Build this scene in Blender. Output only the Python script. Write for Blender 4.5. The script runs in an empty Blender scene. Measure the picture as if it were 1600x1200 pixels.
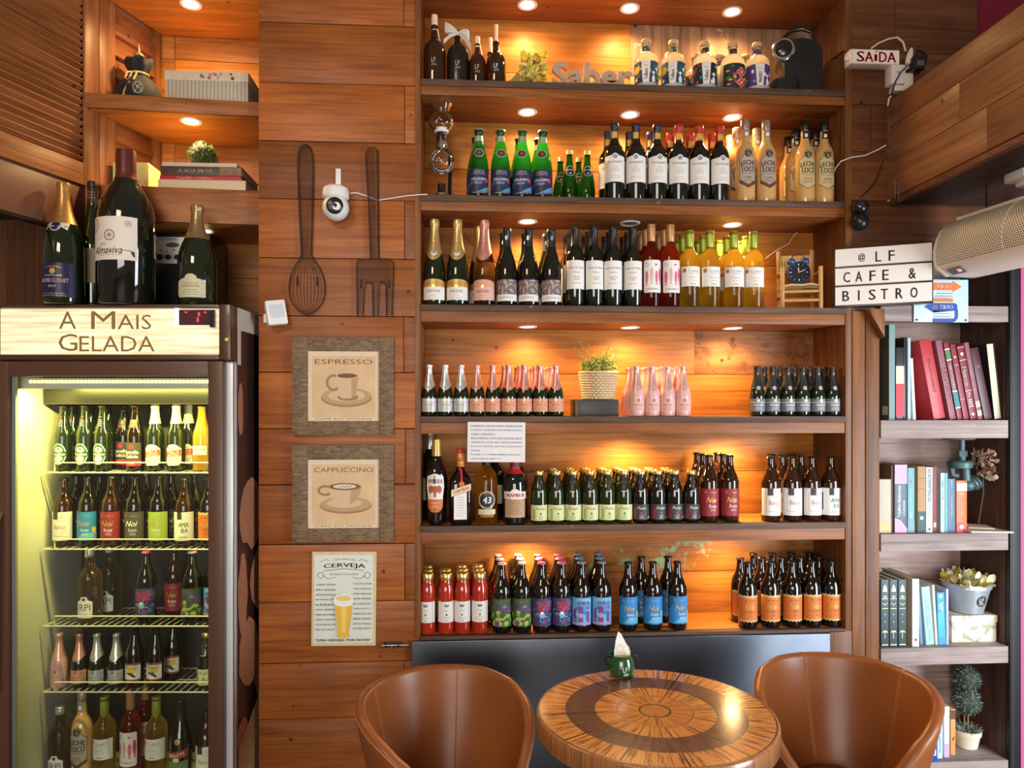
import bpy, bmesh, math, random
from mathutils import Vector, Matrix
random.seed(7)
SC = bpy.context.scene
COL = SC.collection
PI = math.pi

# ------------------------------------------------------------------ camera, world, exposure, large lights
FPX, CAMD, CAMZ, YAW = 1130.0, 2.78, 1.64, math.radians(3.5)
cam_data = bpy.data.cameras.new('camera')
cam_data.sensor_width = 36.0
cam_data.lens = FPX / 1600.0 * 36.0
cam_data.shift_y = 0.025
cam_data.clip_start = 0.02
cam = bpy.data.objects.new('camera', cam_data)
COL.objects.link(cam)
cam.location = (0, -CAMD, CAMZ)
cam.rotation_euler = (PI / 2, 0, -YAW)
SC.camera = cam
SC.view_settings.view_transform = 'Standard'
SC.view_settings.look = 'None'
SC.view_settings.exposure = 0.0
SC.view_settings.gamma = 1.0
SC.view_settings.use_curve_mapping = False
SC.cycles.max_bounces = 10
SC.cycles.transparent_max_bounces = 16
SC.cycles.transmission_bounces = 10
SC.cycles.caustics_reflective = False
SC.cycles.caustics_refractive = False
SC.cycles.sample_clamp_indirect = 6.0

world = bpy.data.worlds.new('room_ambience')
SC.world = world
world.use_nodes = True
world.node_tree.nodes['Background'].inputs['Color'].default_value = (1.0, 0.80, 0.62, 1)
world.node_tree.nodes['Background'].inputs['Strength'].default_value = 0.20


def area(name, loc, target, sx, sy, watts, color, spread=180):
    l = bpy.data.lights.new(name, 'AREA')
    l.shape = 'RECTANGLE'
    l.size, l.size_y = sx, sy
    l.energy = watts
    l.color = color
    l.spread = math.radians(spread)
    o = bpy.data.objects.new(name, l)
    COL.objects.link(o)
    o.location = loc
    o.rotation_euler = (Vector(target) - Vector(loc)).to_track_quat('-Z', 'Y').to_euler()
    return o


# daylight through the shop door on the right, plus two unseen fill lights added behind the camera
area('doorway_daylight', (2.9, -2.0, 1.1), (1.5, 0, 0.9), 1.0, 1.9, 105, (0.82, 0.91, 1.0))
area('front_fill_light', (-0.6, -5.6, 1.5), (0.3, 0, 1.1), 2.6, 1.6, 120, (1.0, 0.93, 0.85))  # added fill from behind the camera to brighten the whole wall
area('rear_left_fill_light', (-1.4, -3.4, 3.3), (-0.6, 0, 1.8), 1.0, 0.6, 34, (1.0, 0.80, 0.60))  # second fill, added high behind left; stands for no known lamp

# ------------------------------------------------------------------ pixel <-> place
_F = (math.sin(YAW), math.cos(YAW))
_R = (math.cos(YAW), -math.sin(YAW))


def at(px, py, Y):
    """the point of the vertical plane y = Y seen at pixel (px, py) of the 1600 x 1200 photograph"""
    u, v = (px - 800) / FPX, (640 - py) / FPX
    dx, dy = _F[0] + _R[0] * u, _F[1] + _R[1] * u
    t = (Y + CAMD) / dy
    return Vector((t * dx, Y, CAMZ + t * v))


def X(px, Y):
    return at(px, 640, Y).x


def Z(py, px, Y):
    return at(px, py, Y).z


# ------------------------------------------------------------------ materials
MATS = {}


def mat(name, color, rough=0.5, metal=0.0, coat=0.0, trans=0.0, ior=1.45, emit=None, es=0.0, noise=0.0, nscale=40, bump=0.0, spec=0.5, sheen=0.0):
    if name in MATS:
        return MATS[name]
    m = bpy.data.materials.new(name)
    m.use_nodes = True
    nt = m.node_tree
    b = nt.nodes['Principled BSDF']
    c = (*color, 1)
    b.inputs['Base Color'].default_value = c
    b.inputs['Roughness'].default_value = rough
    b.inputs['Metallic'].default_value = metal
    b.inputs['Coat Weight'].default_value = coat
    b.inputs['Coat Roughness'].default_value = 0.05
    b.inputs['Transmission Weight'].default_value = trans
    b.inputs['IOR'].default_value = ior
    b.inputs['Specular IOR Level'].default_value = spec
    b.inputs['Sheen Weight'].default_value = sheen
    if emit:
        b.inputs['Emission Color'].default_value = (*emit, 1)
        b.inputs['Emission Strength'].default_value = es
    if noise or bump:
        tc = nt.nodes.new('ShaderNodeTexCoord')
        n = nt.nodes.new('ShaderNodeTexNoise')
        n.inputs['Scale'].default_value = nscale
        n.inputs['Detail'].default_value = 5
        nt.links.new(tc.outputs['Object'], n.inputs['Vector'])
        if noise:
            mx = nt.nodes.new('ShaderNodeMix')
            mx.data_type = 'RGBA'
            mx.inputs['A'].default_value = tuple(max(0, x * (1 - noise)) for x in color) + (1,)
            mx.inputs['B'].default_value = tuple(min(1, x * (1 + noise)) for x in color) + (1,)
            nt.links.new(n.outputs['Fac'], mx.inputs['Factor'])
            nt.links.new(mx.outputs['Result'], b.inputs['Base Color'])
        if bump:
            bp = nt.nodes.new('ShaderNodeBump')
            bp.inputs['Strength'].default_value = bump
            bp.inputs['Distance'].default_value = 0.004
            nt.links.new(n.outputs['Fac'], bp.inputs['Height'])
            nt.links.new(bp.outputs['Normal'], b.inputs['Normal'])
    MATS[name] = m
    return m


def N(nt, kind, **kw):
    n = nt.nodes.new(kind)
    for k, v in kw.items():
        setattr(n, k, v)
    return n


def wood(name, dark, light, axis='x', scale=1.0, rough=0.42, patch=None, patch_thr=0.62, patch_scale=4.0, spread=0.30, streak=0.74):
    """plank wood: grain stretched along one axis, each board its own tone, knots, optional worn paint or bare patches"""
    if name in MATS:
        return MATS[name]
    m = bpy.data.materials.new(name)
    m.use_nodes = True
    nt = m.node_tree
    L = nt.links.new
    b = nt.nodes['Principled BSDF']
    tc = N(nt, 'ShaderNodeTexCoord')
    geo = N(nt, 'ShaderNodeNewGeometry')
    off = N(nt, 'ShaderNodeVectorMath', operation='SCALE')
    off.inputs[0].default_value = (13.1, 7.7, 19.3)
    L(geo.outputs['Random Per Island'], off.inputs['Scale'])
    add = N(nt, 'ShaderNodeVectorMath', operation='ADD')
    L(tc.outputs['Object'], add.inputs[0])
    L(off.outputs['Vector'], add.inputs[1])
    mp = N(nt, 'ShaderNodeMapping')
    s = [16 * scale] * 3
    s['xyz'.index(axis)] = 1.3 * scale
    mp.inputs['Scale'].default_value = s
    L(add.outputs['Vector'], mp.inputs['Vector'])
    n1 = N(nt, 'ShaderNodeTexNoise')
    n1.inputs['Scale'].default_value = 1.6
    n1.inputs['Detail'].default_value = 8
    n1.inputs['Roughness'].default_value = 0.62
    n1.inputs['Distortion'].default_value = 0.9
    L(mp.outputs['Vector'], n1.inputs['Vector'])
    cr = N(nt, 'ShaderNodeValToRGB')
    cr.color_ramp.elements[0].position = 0.30
    cr.color_ramp.elements[0].color = (*dark, 1)
    cr.color_ramp.elements[1].position = 0.68
    cr.color_ramp.elements[1].color = (*light, 1)
    L(n1.outputs['Fac'], cr.inputs['Fac'])
    # fine dark streaks
    mp2 = N(nt, 'ShaderNodeMapping')
    s2 = [70 * scale] * 3
    s2['xyz'.index(axis)] = 2.2 * scale
    mp2.inputs['Scale'].default_value = s2
    L(add.outputs['Vector'], mp2.inputs['Vector'])
    n2 = N(nt, 'ShaderNodeTexNoise')
    n2.inputs['Scale'].default_value = 1.4
    n2.inputs['Detail'].default_value = 4
    L(mp2.outputs['Vector'], n2.inputs['Vector'])
    r2 = N(nt, 'ShaderNodeMapRange')
    r2.inputs['From Min'].default_value = 0.34
    r2.inputs['From Max'].default_value = 0.52
    r2.inputs['To Min'].default_value = streak
    r2.inputs['To Max'].default_value = 1.0
    L(n2.outputs['Fac'], r2.inputs['Value'])
    # big soft stains
    n3 = N(nt, 'ShaderNodeTexNoise')
    n3.inputs['Scale'].default_value = 3.1
    n3.inputs['Detail'].default_value = 3
    L(add.outputs['Vector'], n3.inputs['Vector'])
    r3 = N(nt, 'ShaderNodeMapRange')
    r3.inputs['From Min'].default_value = 0.3
    r3.inputs['From Max'].default_value = 0.7
    r3.inputs['To Min'].default_value = 0.80
    r3.inputs['To Max'].default_value = 1.15
    L(n3.outputs['Fac'], r3.inputs['Value'])
    ri = N(nt, 'ShaderNodeMapRange')
    ri.inputs['To Min'].default_value = 1 - spread
    ri.inputs['To Max'].default_value = 1 + spread
    L(geo.outputs['Random Per Island'], ri.inputs['Value'])
    m1 = N(nt, 'ShaderNodeMath', operation='MULTIPLY')
    L(r2.outputs['Result'], m1.inputs[0])
    L(r3.outputs['Result'], m1.inputs[1])
    m2 = N(nt, 'ShaderNodeMath', operation='MULTIPLY')
    L(m1.outputs[0], m2.inputs[0])
    L(ri.outputs['Result'], m2.inputs[1])
    sc = N(nt, 'ShaderNodeVectorMath', operation='SCALE')
    L(cr.outputs['Color'], sc.inputs[0])
    L(m2.outputs[0], sc.inputs['Scale'])
    # knots and nail holes
    vo = N(nt, 'ShaderNodeTexVoronoi')
    vo.inputs['Scale'].default_value = 7.0
    L(add.outputs['Vector'], vo.inputs['Vector'])
    rk = N(nt, 'ShaderNodeMapRange')
    rk.inputs['From Min'].default_value = 0.03
    rk.inputs['From Max'].default_value = 0.07
    L(vo.outputs['Distance'], rk.inputs['Value'])
    kn = N(nt, 'ShaderNodeMix', data_type='RGBA')
    kn.inputs['A'].default_value = (dark[0] * 0.25, dark[1] * 0.25, dark[2] * 0.25, 1)
    L(rk.outputs['Result'], kn.inputs['Factor'])
    L(sc.outputs['Vector'], kn.inputs['B'])
    last = kn.outputs['Result']
    if patch:
        n4 = N(nt, 'ShaderNodeTexNoise')
        n4.inputs['Scale'].default_value = patch_scale
        n4.inputs['Detail'].default_value = 9
        n4.inputs['Roughness'].default_value = 0.7
        L(add.outputs['Vector'], n4.inputs['Vector'])
        r4 = N(nt, 'ShaderNodeMapRange')
        r4.inputs['From Min'].default_value = patch_thr
        r4.inputs['From Max'].default_value = patch_thr + 0.05
        L(n4.outputs['Fac'], r4.inputs['Value'])
        px = N(nt, 'ShaderNodeMix', data_type='RGBA')
        px.inputs['B'].default_value = (*patch, 1)
        L(r4.outputs['Result'], px.inputs['Factor'])
        L(last, px.inputs['A'])
        last = px.outputs['Result']
    L(last, b.inputs['Base Color'])
    b.inputs['Roughness'].default_value = rough
    b.inputs['Specular IOR Level'].default_value = 0.3
    bp = N(nt, 'ShaderNodeBump')
    bp.inputs['Strength'].default_value = 0.35
    bp.inputs['Distance'].default_value = 0.002
    L(n2.outputs['Fac'], bp.inputs['Height'])
    L(bp.outputs['Normal'], b.inputs['Normal'])
    MATS[name] = m
    return m


def thin_glass(name, tint=(1, 1, 1), refl=1.0, rough=0.02):
    """clear thin glass: lets things behind show through, mirrors at glancing angles"""
    if name in MATS:
        return MATS[name]
    m = bpy.data.materials.new(name)
    m.use_nodes = True
    nt = m.node_tree
    for n in list(nt.nodes):
        nt.nodes.remove(n)
    out = N(nt, 'ShaderNodeOutputMaterial')
    tr = N(nt, 'ShaderNodeBsdfTransparent')
    tr.inputs['Color'].default_value = (*tint, 1)
    gl = N(nt, 'ShaderNodeBsdfGlossy')
    gl.inputs['Roughness'].default_value = rough
    fr = N(nt, 'ShaderNodeFresnel')
    fr.inputs['IOR'].default_value = 1.5
    mu = N(nt, 'ShaderNodeMath', operation='MULTIPLY')
    mu.inputs[1].default_value = refl
    mx = N(nt, 'ShaderNodeMixShader')
    nt.links.new(fr.outputs[0], mu.inputs[0])
    nt.links.new(mu.outputs[0], mx.inputs['Fac'])
    nt.links.new(tr.outputs[0], mx.inputs[1])
    nt.links.new(gl.outputs[0], mx.inputs[2])
    nt.links.new(mx.outputs[0], out.inputs['Surface'])
    MATS[name] = m
    return m


def lit_liquid(name, color, amount=0.5, rough=0.03, ior=1.34):
    """bottle full of coloured liquid: refraction mixed with light scattered through it, under a glass gloss"""
    if name in MATS:
        return MATS[name]
    m = bpy.data.materials.new(name)
    m.use_nodes = True
    nt = m.node_tree
    b = nt.nodes['Principled BSDF']
    b.inputs['Base Color'].default_value = (*color, 1)
    b.inputs['Roughness'].default_value = rough
    b.inputs['Transmission Weight'].default_value = 1.0
    b.inputs['IOR'].default_value = ior
    b.inputs['Coat Weight'].default_value = 0.6
    out = nt.nodes['Material Output']
    tl = N(nt, 'ShaderNodeBsdfTranslucent')
    tl.inputs['Color'].default_value = (*color, 1)
    mx = N(nt, 'ShaderNodeMixShader')
    mx.inputs['Fac'].default_value = amount
    nt.links.new(b.outputs[0], mx.inputs[1])
    nt.links.new(tl.outputs[0], mx.inputs[2])
    nt.links.new(mx.outputs[0], out.inputs['Surface'])
    MATS[name] = m
    return m


# ------------------------------------------------------------------ mesh building
class MB:
    def __init__(s):
        s.v, s.f, s.mi, s.sm, s.mats = [], [], [], [], []

    def m(s, m):
        if m not in s.mats:
            s.mats.append(m)
        return s.mats.index(m)

    def add(s, vs, fs, m, smooth=False):
        o = len(s.v)
        s.v += [tuple(p) for p in vs]
        i = s.m(m)
        for f in fs:
            s.f.append([o + k for k in f])
            s.mi.append(i)
            s.sm.append(smooth)
        return s

    def box(s, x0, x1, y0, y1, z0, z1, m, M=None):
        vs = [Vector((x, y, z)) for z in (z0, z1) for y in (y0, y1) for x in (x0, x1)]
        if M is not None:
            vs = [M @ p for p in vs]
        return s.add(vs, [(0, 2, 3, 1), (4, 5, 7, 6), (0, 1, 5, 4), (2, 6, 7, 3), (0, 4, 6, 2), (1, 3, 7, 5)], m)

    def lathe(s, prof, m, seg=24, c=(0, 0, 0), M=None, cap0=True, cap1=True):
        """prof: (radius, height) pairs; m one material or one per band"""
        ms = m if isinstance(m, list) else [m] * (len(prof) - 1)
        n = len(prof)
        vs = []
        for r, z in prof:
            for k in range(seg):
                a = 2 * PI * k / seg
                p = Vector((c[0] + r * math.sin(a), c[1] - r * math.cos(a), c[2] + z))
                vs.append(M @ p if M is not None else p)
        o = len(s.v)
        s.v += [tuple(p) for p in vs]
        for i in range(n - 1):
            mi = s.m(ms[i])
            for k in range(seg):
                k2 = (k + 1) % seg
                s.f.append([o + i * seg + k, o + i * seg + k2, o + (i + 1) * seg + k2, o + (i + 1) * seg + k])
                s.mi.append(mi)
                s.sm.append(True)
        if cap0 and prof[0][0] > 1e-6:
            s.f.append([o + k for k in range(seg)][::-1]); s.mi.append(s.m(ms[0])); s.sm.append(False)
        if cap1 and prof[-1][0] > 1e-6:
            s.f.append([o + (n - 1) * seg + k for k in range(seg)]); s.mi.append(s.m(ms[-1])); s.sm.append(False)
        return s

    def tube(s, pts, r, m, seg=8, closed=False):
        pts = [Vector(p) for p in pts]
        n = len(pts)
        rs = r if isinstance(r, (list, tuple)) else [r] * n
        o = len(s.v)
        up = None
        for i, p in enumerate(pts):
            a = pts[(i - 1) % n] if closed or i > 0 else p
            b = pts[(i + 1) % n] if closed or i < n - 1 else p
            d = (b - a)
            d = d.normalized() if d.length > 1e-9 else Vector((0, 0, 1))
            if up is None:
                up = d.orthogonal().normalized()
            else:
                up = (up - d * up.dot(d))
                up = up.normalized() if up.length > 1e-6 else d.orthogonal().normalized()
            w = d.cross(up)
            for k in range(seg):
                t = 2 * PI * k / seg
                s.v.append(tuple(p + (up * math.cos(t) + w * math.sin(t)) * rs[i]))
        i_m = s.m(m)
        for i in range(n if closed else n - 1):
            j = (i + 1) % n
            for k in range(seg):
                k2 = (k + 1) % seg
                s.f.append([o + i * seg + k, o + i * seg + k2, o + j * seg + k2, o + j * seg + k])
                s.mi.append(i_m); s.sm.append(True)
        if not closed:
            s.f.append([o + k for k in range(seg)][::-1]); s.mi.append(i_m); s.sm.append(False)
            s.f.append([o + (n - 1) * seg + k for k in range(seg)]); s.mi.append(i_m); s.sm.append(False)
        return s

    def prism(s, pts, d0, d1, m, M=None, smooth=False):
        """2-D outline (x, z) pushed along y from d0 to d1"""
        n = len(pts)
        vs = [Vector((x, d0, z)) for x, z in pts] + [Vector((x, d1, z)) for x, z in pts]
        if M is not None:
            vs = [M @ p for p in vs]
        fs = [list(range(n)), list(range(2 * n - 1, n - 1, -1))]
        for i in range(n):
            j = (i + 1) % n
            fs.append([i, n + i, n + j, j])
        return s.add(vs, fs, m, smooth)

    def sphere(s, c, r, m, seg=16, rings=10, sc=(1, 1, 1), M=None):
        prof = [(r * math.sin(PI * i / rings), -r * math.cos(PI * i / rings)) for i in range(rings + 1)]
        prof[0] = (1e-5, -r); prof[-1] = (1e-5, r)
        T = Matrix.Translation(Vector(c)) @ Matrix.Diagonal((*sc, 1))
        if M is not None:
            T = M @ T
        return s.lathe(prof, m, seg, M=T, cap0=False, cap1=False)

    def build(s, name, parent=None, bevel=0.0, loc=None, angle=35, normals=True):
        me = bpy.data.meshes.new(name)
        me.from_pydata(s.v, [], s.f)
        for mm in s.mats:
            me.materials.append(mm)
        me.polygons.foreach_set('material_index', s.mi)
        me.polygons.foreach_set('use_smooth', s.sm)
        if bevel or normals:
            bm = bmesh.new()
            bm.from_mesh(me)
            if bevel:
                es = [e for e in bm.edges if len(e.link_faces) == 2 and e.calc_face_angle(0) > 0.5]
                bmesh.ops.bevel(bm, geom=es, offset=bevel, segments=2, affect='EDGES', profile=0.6, clamp_overlap=True)
            if normals:
                bmesh.ops.recalc_face_normals(bm, faces=bm.faces)
            bm.to_mesh(me)
            bm.free()
        me.set_sharp_from_angle(angle=math.radians(angle))
        me.update()
        o = bpy.data.objects.new(name, me)
        COL.objects.link(o)
        if parent is not None:
            o.parent = parent
        if loc is not None:
            o.location = loc
        return o


_TX = {}


def text_polys(s, shear=0.0):
    k = (s, shear)
    if k not in _TX:
        c = bpy.data.curves.new('lettering', 'FONT')
        c.body = s
        c.size = 1.0
        c.align_x = 'CENTER'
        c.resolution_u = 2
        c.shear = shear
        o = bpy.data.objects.new('lettering', c)
        me = o.to_mesh()
        vs = [(v.co.x, v.co.y) for v in me.vertices]
        fs = [list(p.vertices) for p in me.polygons]
        o.to_mesh_clear()
        bpy.data.objects.remove(o)
        bpy.data.curves.remove(c)
        if vs:
            y0, y1 = min(v[1] for v in vs), max(v[1] for v in vs)
            x0, x1 = min(v[0] for v in vs), max(v[0] for v in vs)
            cx = (x0 + x1) / 2
            vs = [(x - cx, y) for x, y in vs]
            _TX[k] = (vs, fs, x1 - x0, y0, y1)
        else:
            _TX[k] = ([], [], 1, 0, 1)
    return _TX[k]


class Print:
    """flat artwork: paper and ink outlines stacked in thin layers, then laid on a plane or wrapped round a bottle"""

    def __init__(s):
        s.ops = []
        s.n = 0

    def poly(s, pts, m, layer=None):
        s.ops.append(([tuple(p) for p in pts], [list(range(len(pts)))], m, s.n if layer is None else layer))
        s.n += 0 if layer is not None else 1
        return s

    def rect(s, x0, x1, z0, z1, m, layer=None):
        return s.poly([(x0, z0), (x1, z0), (x1, z1), (x0, z1)], m, layer)

    def disc(s, x, z, r, m, rz=None, n=18, layer=None):
        rz = r if rz is None else rz
        return s.poly([(x + r * math.cos(2 * PI * k / n), z + rz * math.sin(2 * PI * k / n)) for k in range(n)], m, layer)

    def ring(s, x, z, r, w, m, n=22, rz=None):
        rz = r if rz is None else rz
        vs, fs = [], []
        for k in range(n):
            a = 2 * PI * k / n
            vs += [(x + r * math.cos(a), z + rz * math.sin(a)), (x + (r - w) * math.cos(a), z + (rz - w) * math.sin(a))]
        for k in range(n):
            j = (k + 1) % n
            fs.append([2 * k, 2 * j, 2 * j + 1, 2 * k + 1])
        s.ops.append((vs, fs, m, s.n)); s.n += 1
        return s

    def line(s, pts, w, m):
        vs, fs = [], []
        for i in range(len(pts)):
            a = Vector(pts[max(0, i - 1)]); b = Vector(pts[min(len(pts) - 1, i + 1)])
            d = (b - a)
            nrm = Vector((-d.y, d.x)).normalized() * w / 2
            p = Vector(pts[i])
            vs += [tuple(p + nrm), tuple(p - nrm)]
        for i in range(len(pts) - 1):
            fs.append([2 * i, 2 * i + 1, 2 * i + 3, 2 * i + 2])
        s.ops.append((vs, fs, m, s.n)); s.n += 1
        return s

    def text(s, t, x, z, w, m, h=None, shear=0.0, rot=0.0, bold=0.0, arch=0.0):
        """text t centred on (x, z), scaled to width w (and height h of its ink if given)"""
        vs, fs, tw, y0, y1 = text_polys(t, shear)
        kx = w / tw
        ky = (h / max(0.01, (y1 - y0))) if h else kx
        ym = (y0 + y1) / 2
        cr, sr = math.cos(rot), math.sin(rot)
        for dx in ((0,) if not bold else (-bold, bold)):
            out = []
            for a, b in vs:
                u, v = a * kx + dx, (b - ym) * ky
                v -= arch * (u / (w / 2)) ** 2
                out.append((x + u * cr - v * sr, z + u * sr + v * cr))
            s.ops.append((out, fs, m, s.n))
        s.n += 1
        return s

    def rows(s, x0, x1, z, dz, n, m, h=0.0008, seed=1, center=True):
        """n lines of print too small to read: broken strokes"""
        rr = random.Random(seed)
        for k in range(n):
            zz = z - k * dz
            wl = (x1 - x0) * rr.uniform(0.6, 1.0)
            a = (x0 + x1) / 2 - wl / 2 if center else x0
            e = a + wl
            while a < e:
                b = min(e, a + rr.uniform(0.06, 0.2) * (x1 - x0))
                s.rect(a, b, zz, zz + h, m, layer=s.n)
                a = b + 0.03 * (x1 - x0)
        s.n += 1
        return s

    def lay(s, mb, fn, step=None, lift=0.00006):
        for vs, fs, m, layer in s.ops:
            bm = bmesh.new()
            bv = [bm.verts.new((x, z, 0)) for x, z in vs]
            for f in fs:
                try:
                    bm.faces.new([bv[i] for i in f])
                except ValueError:
                    pass
            if any(len(f) > 4 for f in fs):
                bmesh.ops.triangulate(bm, faces=bm.faces[:])
            if step:
                xs = [p[0] for p in vs]
                k = math.ceil(min(xs) / step)
                while k * step < max(xs):
                    bmesh.ops.bisect_plane(bm, geom=bm.verts[:] + bm.edges[:] + bm.faces[:], plane_co=(k * step, 0, 0), plane_no=(1, 0, 0), dist=1e-6)
                    k += 1
            bm.verts.index_update()
            mb.add([fn(v.co.x, v.co.y, layer * lift) for v in bm.verts], [[v.index for v in f.verts] for f in bm.faces], m)
            bm.free()
        return mb


def wrap(r, z0, lift=0.0006):
    """artwork x along the girth (0 faces -y), z up from z0, on a cylinder of radius r (or a radius per height)"""
    def fn(x, z, l):
        rr = (r(z0 + z) if callable(r) else r) + lift + l
        rb = (r(z0 + z) if callable(r) else r)
        a = x / max(rb, 1e-4)
        return (rr * math.sin(a), -rr * math.cos(a), z0 + z)
    return fn


def plane(o, u, v, n):
    o, u, v, n = Vector(o), Vector(u), Vector(v), Vector(n)
    return lambda x, z, l: o + u * x + v * z + n * (l + 0.0004)


FRONT = lambda x, y, z: plane((x, y, z), (1, 0, 0), (0, 0, 1), (0, -1, 0))


# ------------------------------------------------------------------ things, labels, copies
def tag(o, label, cat, group=None):
    o['label'] = label
    o['category'] = cat
    if group:
        o['group'] = group
    return o


def thing(name, label, cat, loc=(0, 0, 0), rz=0.0, group=None):
    o = bpy.data.objects.new(name, None)
    o.empty_display_size = 0.05
    COL.objects.link(o)
    o.location = loc
    o.rotation_euler = (0, 0, rz)
    return tag(o, label, cat, group)


def struct(o):
    o['kind'] = 'structure'
    return o


KIDS = {}


def dup(root, loc, rz, label, group=None):
    """a copy of a thing with copies of its parts and sub-parts"""
    r = root.copy()
    COL.objects.link(r)
    r.location = loc
    r.rotation_euler = (0, 0, rz)
    r['label'] = label
    if group:
        r['group'] = group
    for ch in list(root.children):
        c = ch.copy()
        COL.objects.link(c)
        c.parent = r
        for g in list(ch.children):
            d = g.copy()
            COL.objects.link(d)
            d.parent = c
    return r


PROTO = {}


def place(kind, build, loc, rz, label, group=None):
    if kind not in PROTO:
        o = build()
        PROTO[kind] = o
        o.location = loc
        o.rotation_euler = (0, 0, rz)
        o['label'] = label
        if group:
            o['group'] = group
        return o
    return dup(PROTO[kind], loc, rz, label, group)


ORD = ['first', 'second', 'third', 'fourth', 'fifth', 'sixth', 'seventh', 'eighth', 'ninth', 'tenth']
# ------------------------------------------------------------------ shared materials
W_PIER = wood('pier_planks', (0.24, 0.060, 0.011), (0.41, 0.122, 0.024), 'x', 1.0, 0.40)
W_BACK = wood('niche_back_planks', (0.33, 0.105, 0.018), (0.58, 0.225, 0.042), 'x', 0.9, 0.45, spread=0.15)
W_WORN = wood('niche_worn_planks', (0.19, 0.068, 0.020), (0.40, 0.165, 0.055), 'x', 0.9, 0.5, patch=(0.17, 0.068, 0.022), patch_thr=0.54, patch_scale=18, spread=0.18)
W_PALE = wood('niche_whitewashed_planks', (0.22, 0.10, 0.045), (0.50, 0.32, 0.20), 'z', 0.9, 0.6, patch=(0.62, 0.50, 0.36), patch_thr=0.60, patch_scale=9)
W_GREEN = wood('niche_planks_with_green_paint', (0.30, 0.095, 0.018), (0.54, 0.205, 0.042), 'x', 0.9, 0.45, patch=(0.24, 0.38, 0.20), patch_thr=0.555, patch_scale=5.5, spread=0.15)
W_SHELF = wood('shelf_fascia_wood', (0.19, 0.056, 0.014), (0.34, 0.115, 0.029), 'x', 1.0, 0.42, spread=0.15)
W_DARK = wood('weathered_shelf_edge', (0.055, 0.030, 0.020), (0.15, 0.085, 0.055), 'x', 1.3, 0.6, patch=(0.30, 0.20, 0.13), patch_thr=0.66, patch_scale=14)
W_DEEP = wood('dark_wall_boards', (0.085, 0.028, 0.012), (0.19, 0.068, 0.026), 'x', 0.9, 0.42)
W_DEEPV = wood('dark_upright_boards', (0.085, 0.030, 0.012), (0.20, 0.075, 0.028), 'z', 0.9, 0.42)
W_POST = wood('post_board', (0.13, 0.042, 0.013), (0.27, 0.105, 0.033), 'z', 0.8, 0.42, spread=0.2)
W_LEFT = wood('left_side_wood', (0.21, 0.066, 0.022), (0.40, 0.150, 0.050), 'x', 0.9, 0.38, spread=0.15)
W_LEFTV = wood('left_upright_wood', (0.20, 0.068, 0.024), (0.40, 0.160, 0.060), 'z', 0.9, 0.38, spread=0.15)
W_GREY = wood('bookshelf_grey_wood', (0.24, 0.175, 0.155), (0.42, 0.33, 0.30), 'x', 1.0, 0.55, patch=(0.42, 0.34, 0.31), patch_thr=0.64, patch_scale=9, spread=0.12)
W_PINK = wood('bookshelf_back_wood', (0.36, 0.23, 0.195), (0.62, 0.44, 0.38), 'x', 1.0, 0.5, spread=0.12)
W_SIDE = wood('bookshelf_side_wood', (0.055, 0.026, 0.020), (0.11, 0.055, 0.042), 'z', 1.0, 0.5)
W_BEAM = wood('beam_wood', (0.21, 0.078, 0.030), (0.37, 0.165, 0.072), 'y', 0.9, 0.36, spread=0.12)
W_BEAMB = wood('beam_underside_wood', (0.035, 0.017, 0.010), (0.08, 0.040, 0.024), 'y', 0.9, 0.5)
BLACKGAP = mat('dark_gap', (0.012, 0.007, 0.005), 0.9)
PINKWALL = mat('pink_painted_wall', (0.70, 0.085, 0.26), 0.65, noise=0.08, nscale=30, bump=0.1)
PINKWALL_DIM = mat('pink_wall_shaded_tone', (0.20, 0.006, 0.03), 0.65, noise=0.06)  # upper part of the pink wall, its dimness put into the colour
BLACKTRIM = mat('black_trim_paint', (0.010, 0.009, 0.011), 0.5)
STEEL = mat('blackened_steel', (0.085, 0.095, 0.115), 0.36, 0.85, noise=0.25, nscale=6, bump=0.05)
WHITE = mat('white_plastic', (0.80, 0.79, 0.77), 0.35)
CREAMP = mat('cream_plastic', (0.74, 0.66, 0.55), 0.4)
BLACK = mat('black_plastic', (0.012, 0.012, 0.013), 0.28)
BLACKM = mat('black_rubber', (0.010, 0.009, 0.009), 0.6)
CHROME = mat('chrome', (0.75, 0.73, 0.70), 0.15, 1.0)
IRON = mat('dark_iron_wire', (0.045, 0.026, 0.018), 0.5, 0.5)
INK = mat('black_ink', (0.012, 0.011, 0.012), 0.5)
GREYINK = mat('grey_ink', (0.22, 0.20, 0.19), 0.6)
PAPER = mat('white_paper', (0.80, 0.77, 0.73), 0.6)
GOLD = mat('gold_foil', (0.80, 0.55, 0.18), 0.3, 0.9)
CAPGOLD = mat('gold_cap', (0.85, 0.60, 0.22), 0.28, 0.85)
REDINK = mat('red_ink', (0.50, 0.015, 0.02), 0.5)
FLOORM = mat('grey_brown_floor', (0.10, 0.075, 0.06), 0.35, noise=0.2, nscale=3)


def pz(mb, pts, z0, z1, m):
    """plan outline (x, y) raised from z0 to z1"""
    n = len(pts)
    vs = [(x, y, z0) for x, y in pts] + [(x, y, z1) for x, y in pts]
    fs = [list(range(n - 1, -1, -1)), list(range(n, 2 * n))]
    for i in range(n):
        j = (i + 1) % n
        fs.append([i, j, n + j, n + i])
    return mb.add(vs, fs, m)


# ------------------------------------------------------------------ the room shell
NX0, NX1, ND = -0.180, 1.492, 0.262          # main niche: left, right, depth
ST = [2.903, 2.462, 2.042, 1.614, 1.195, 0.773]   # shelf tops
SB = [2.845, 2.402, 1.976, 1.547, 1.126, 0.759]   # undersides
TOPS = 3.280
PIER0 = -0.787

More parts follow.
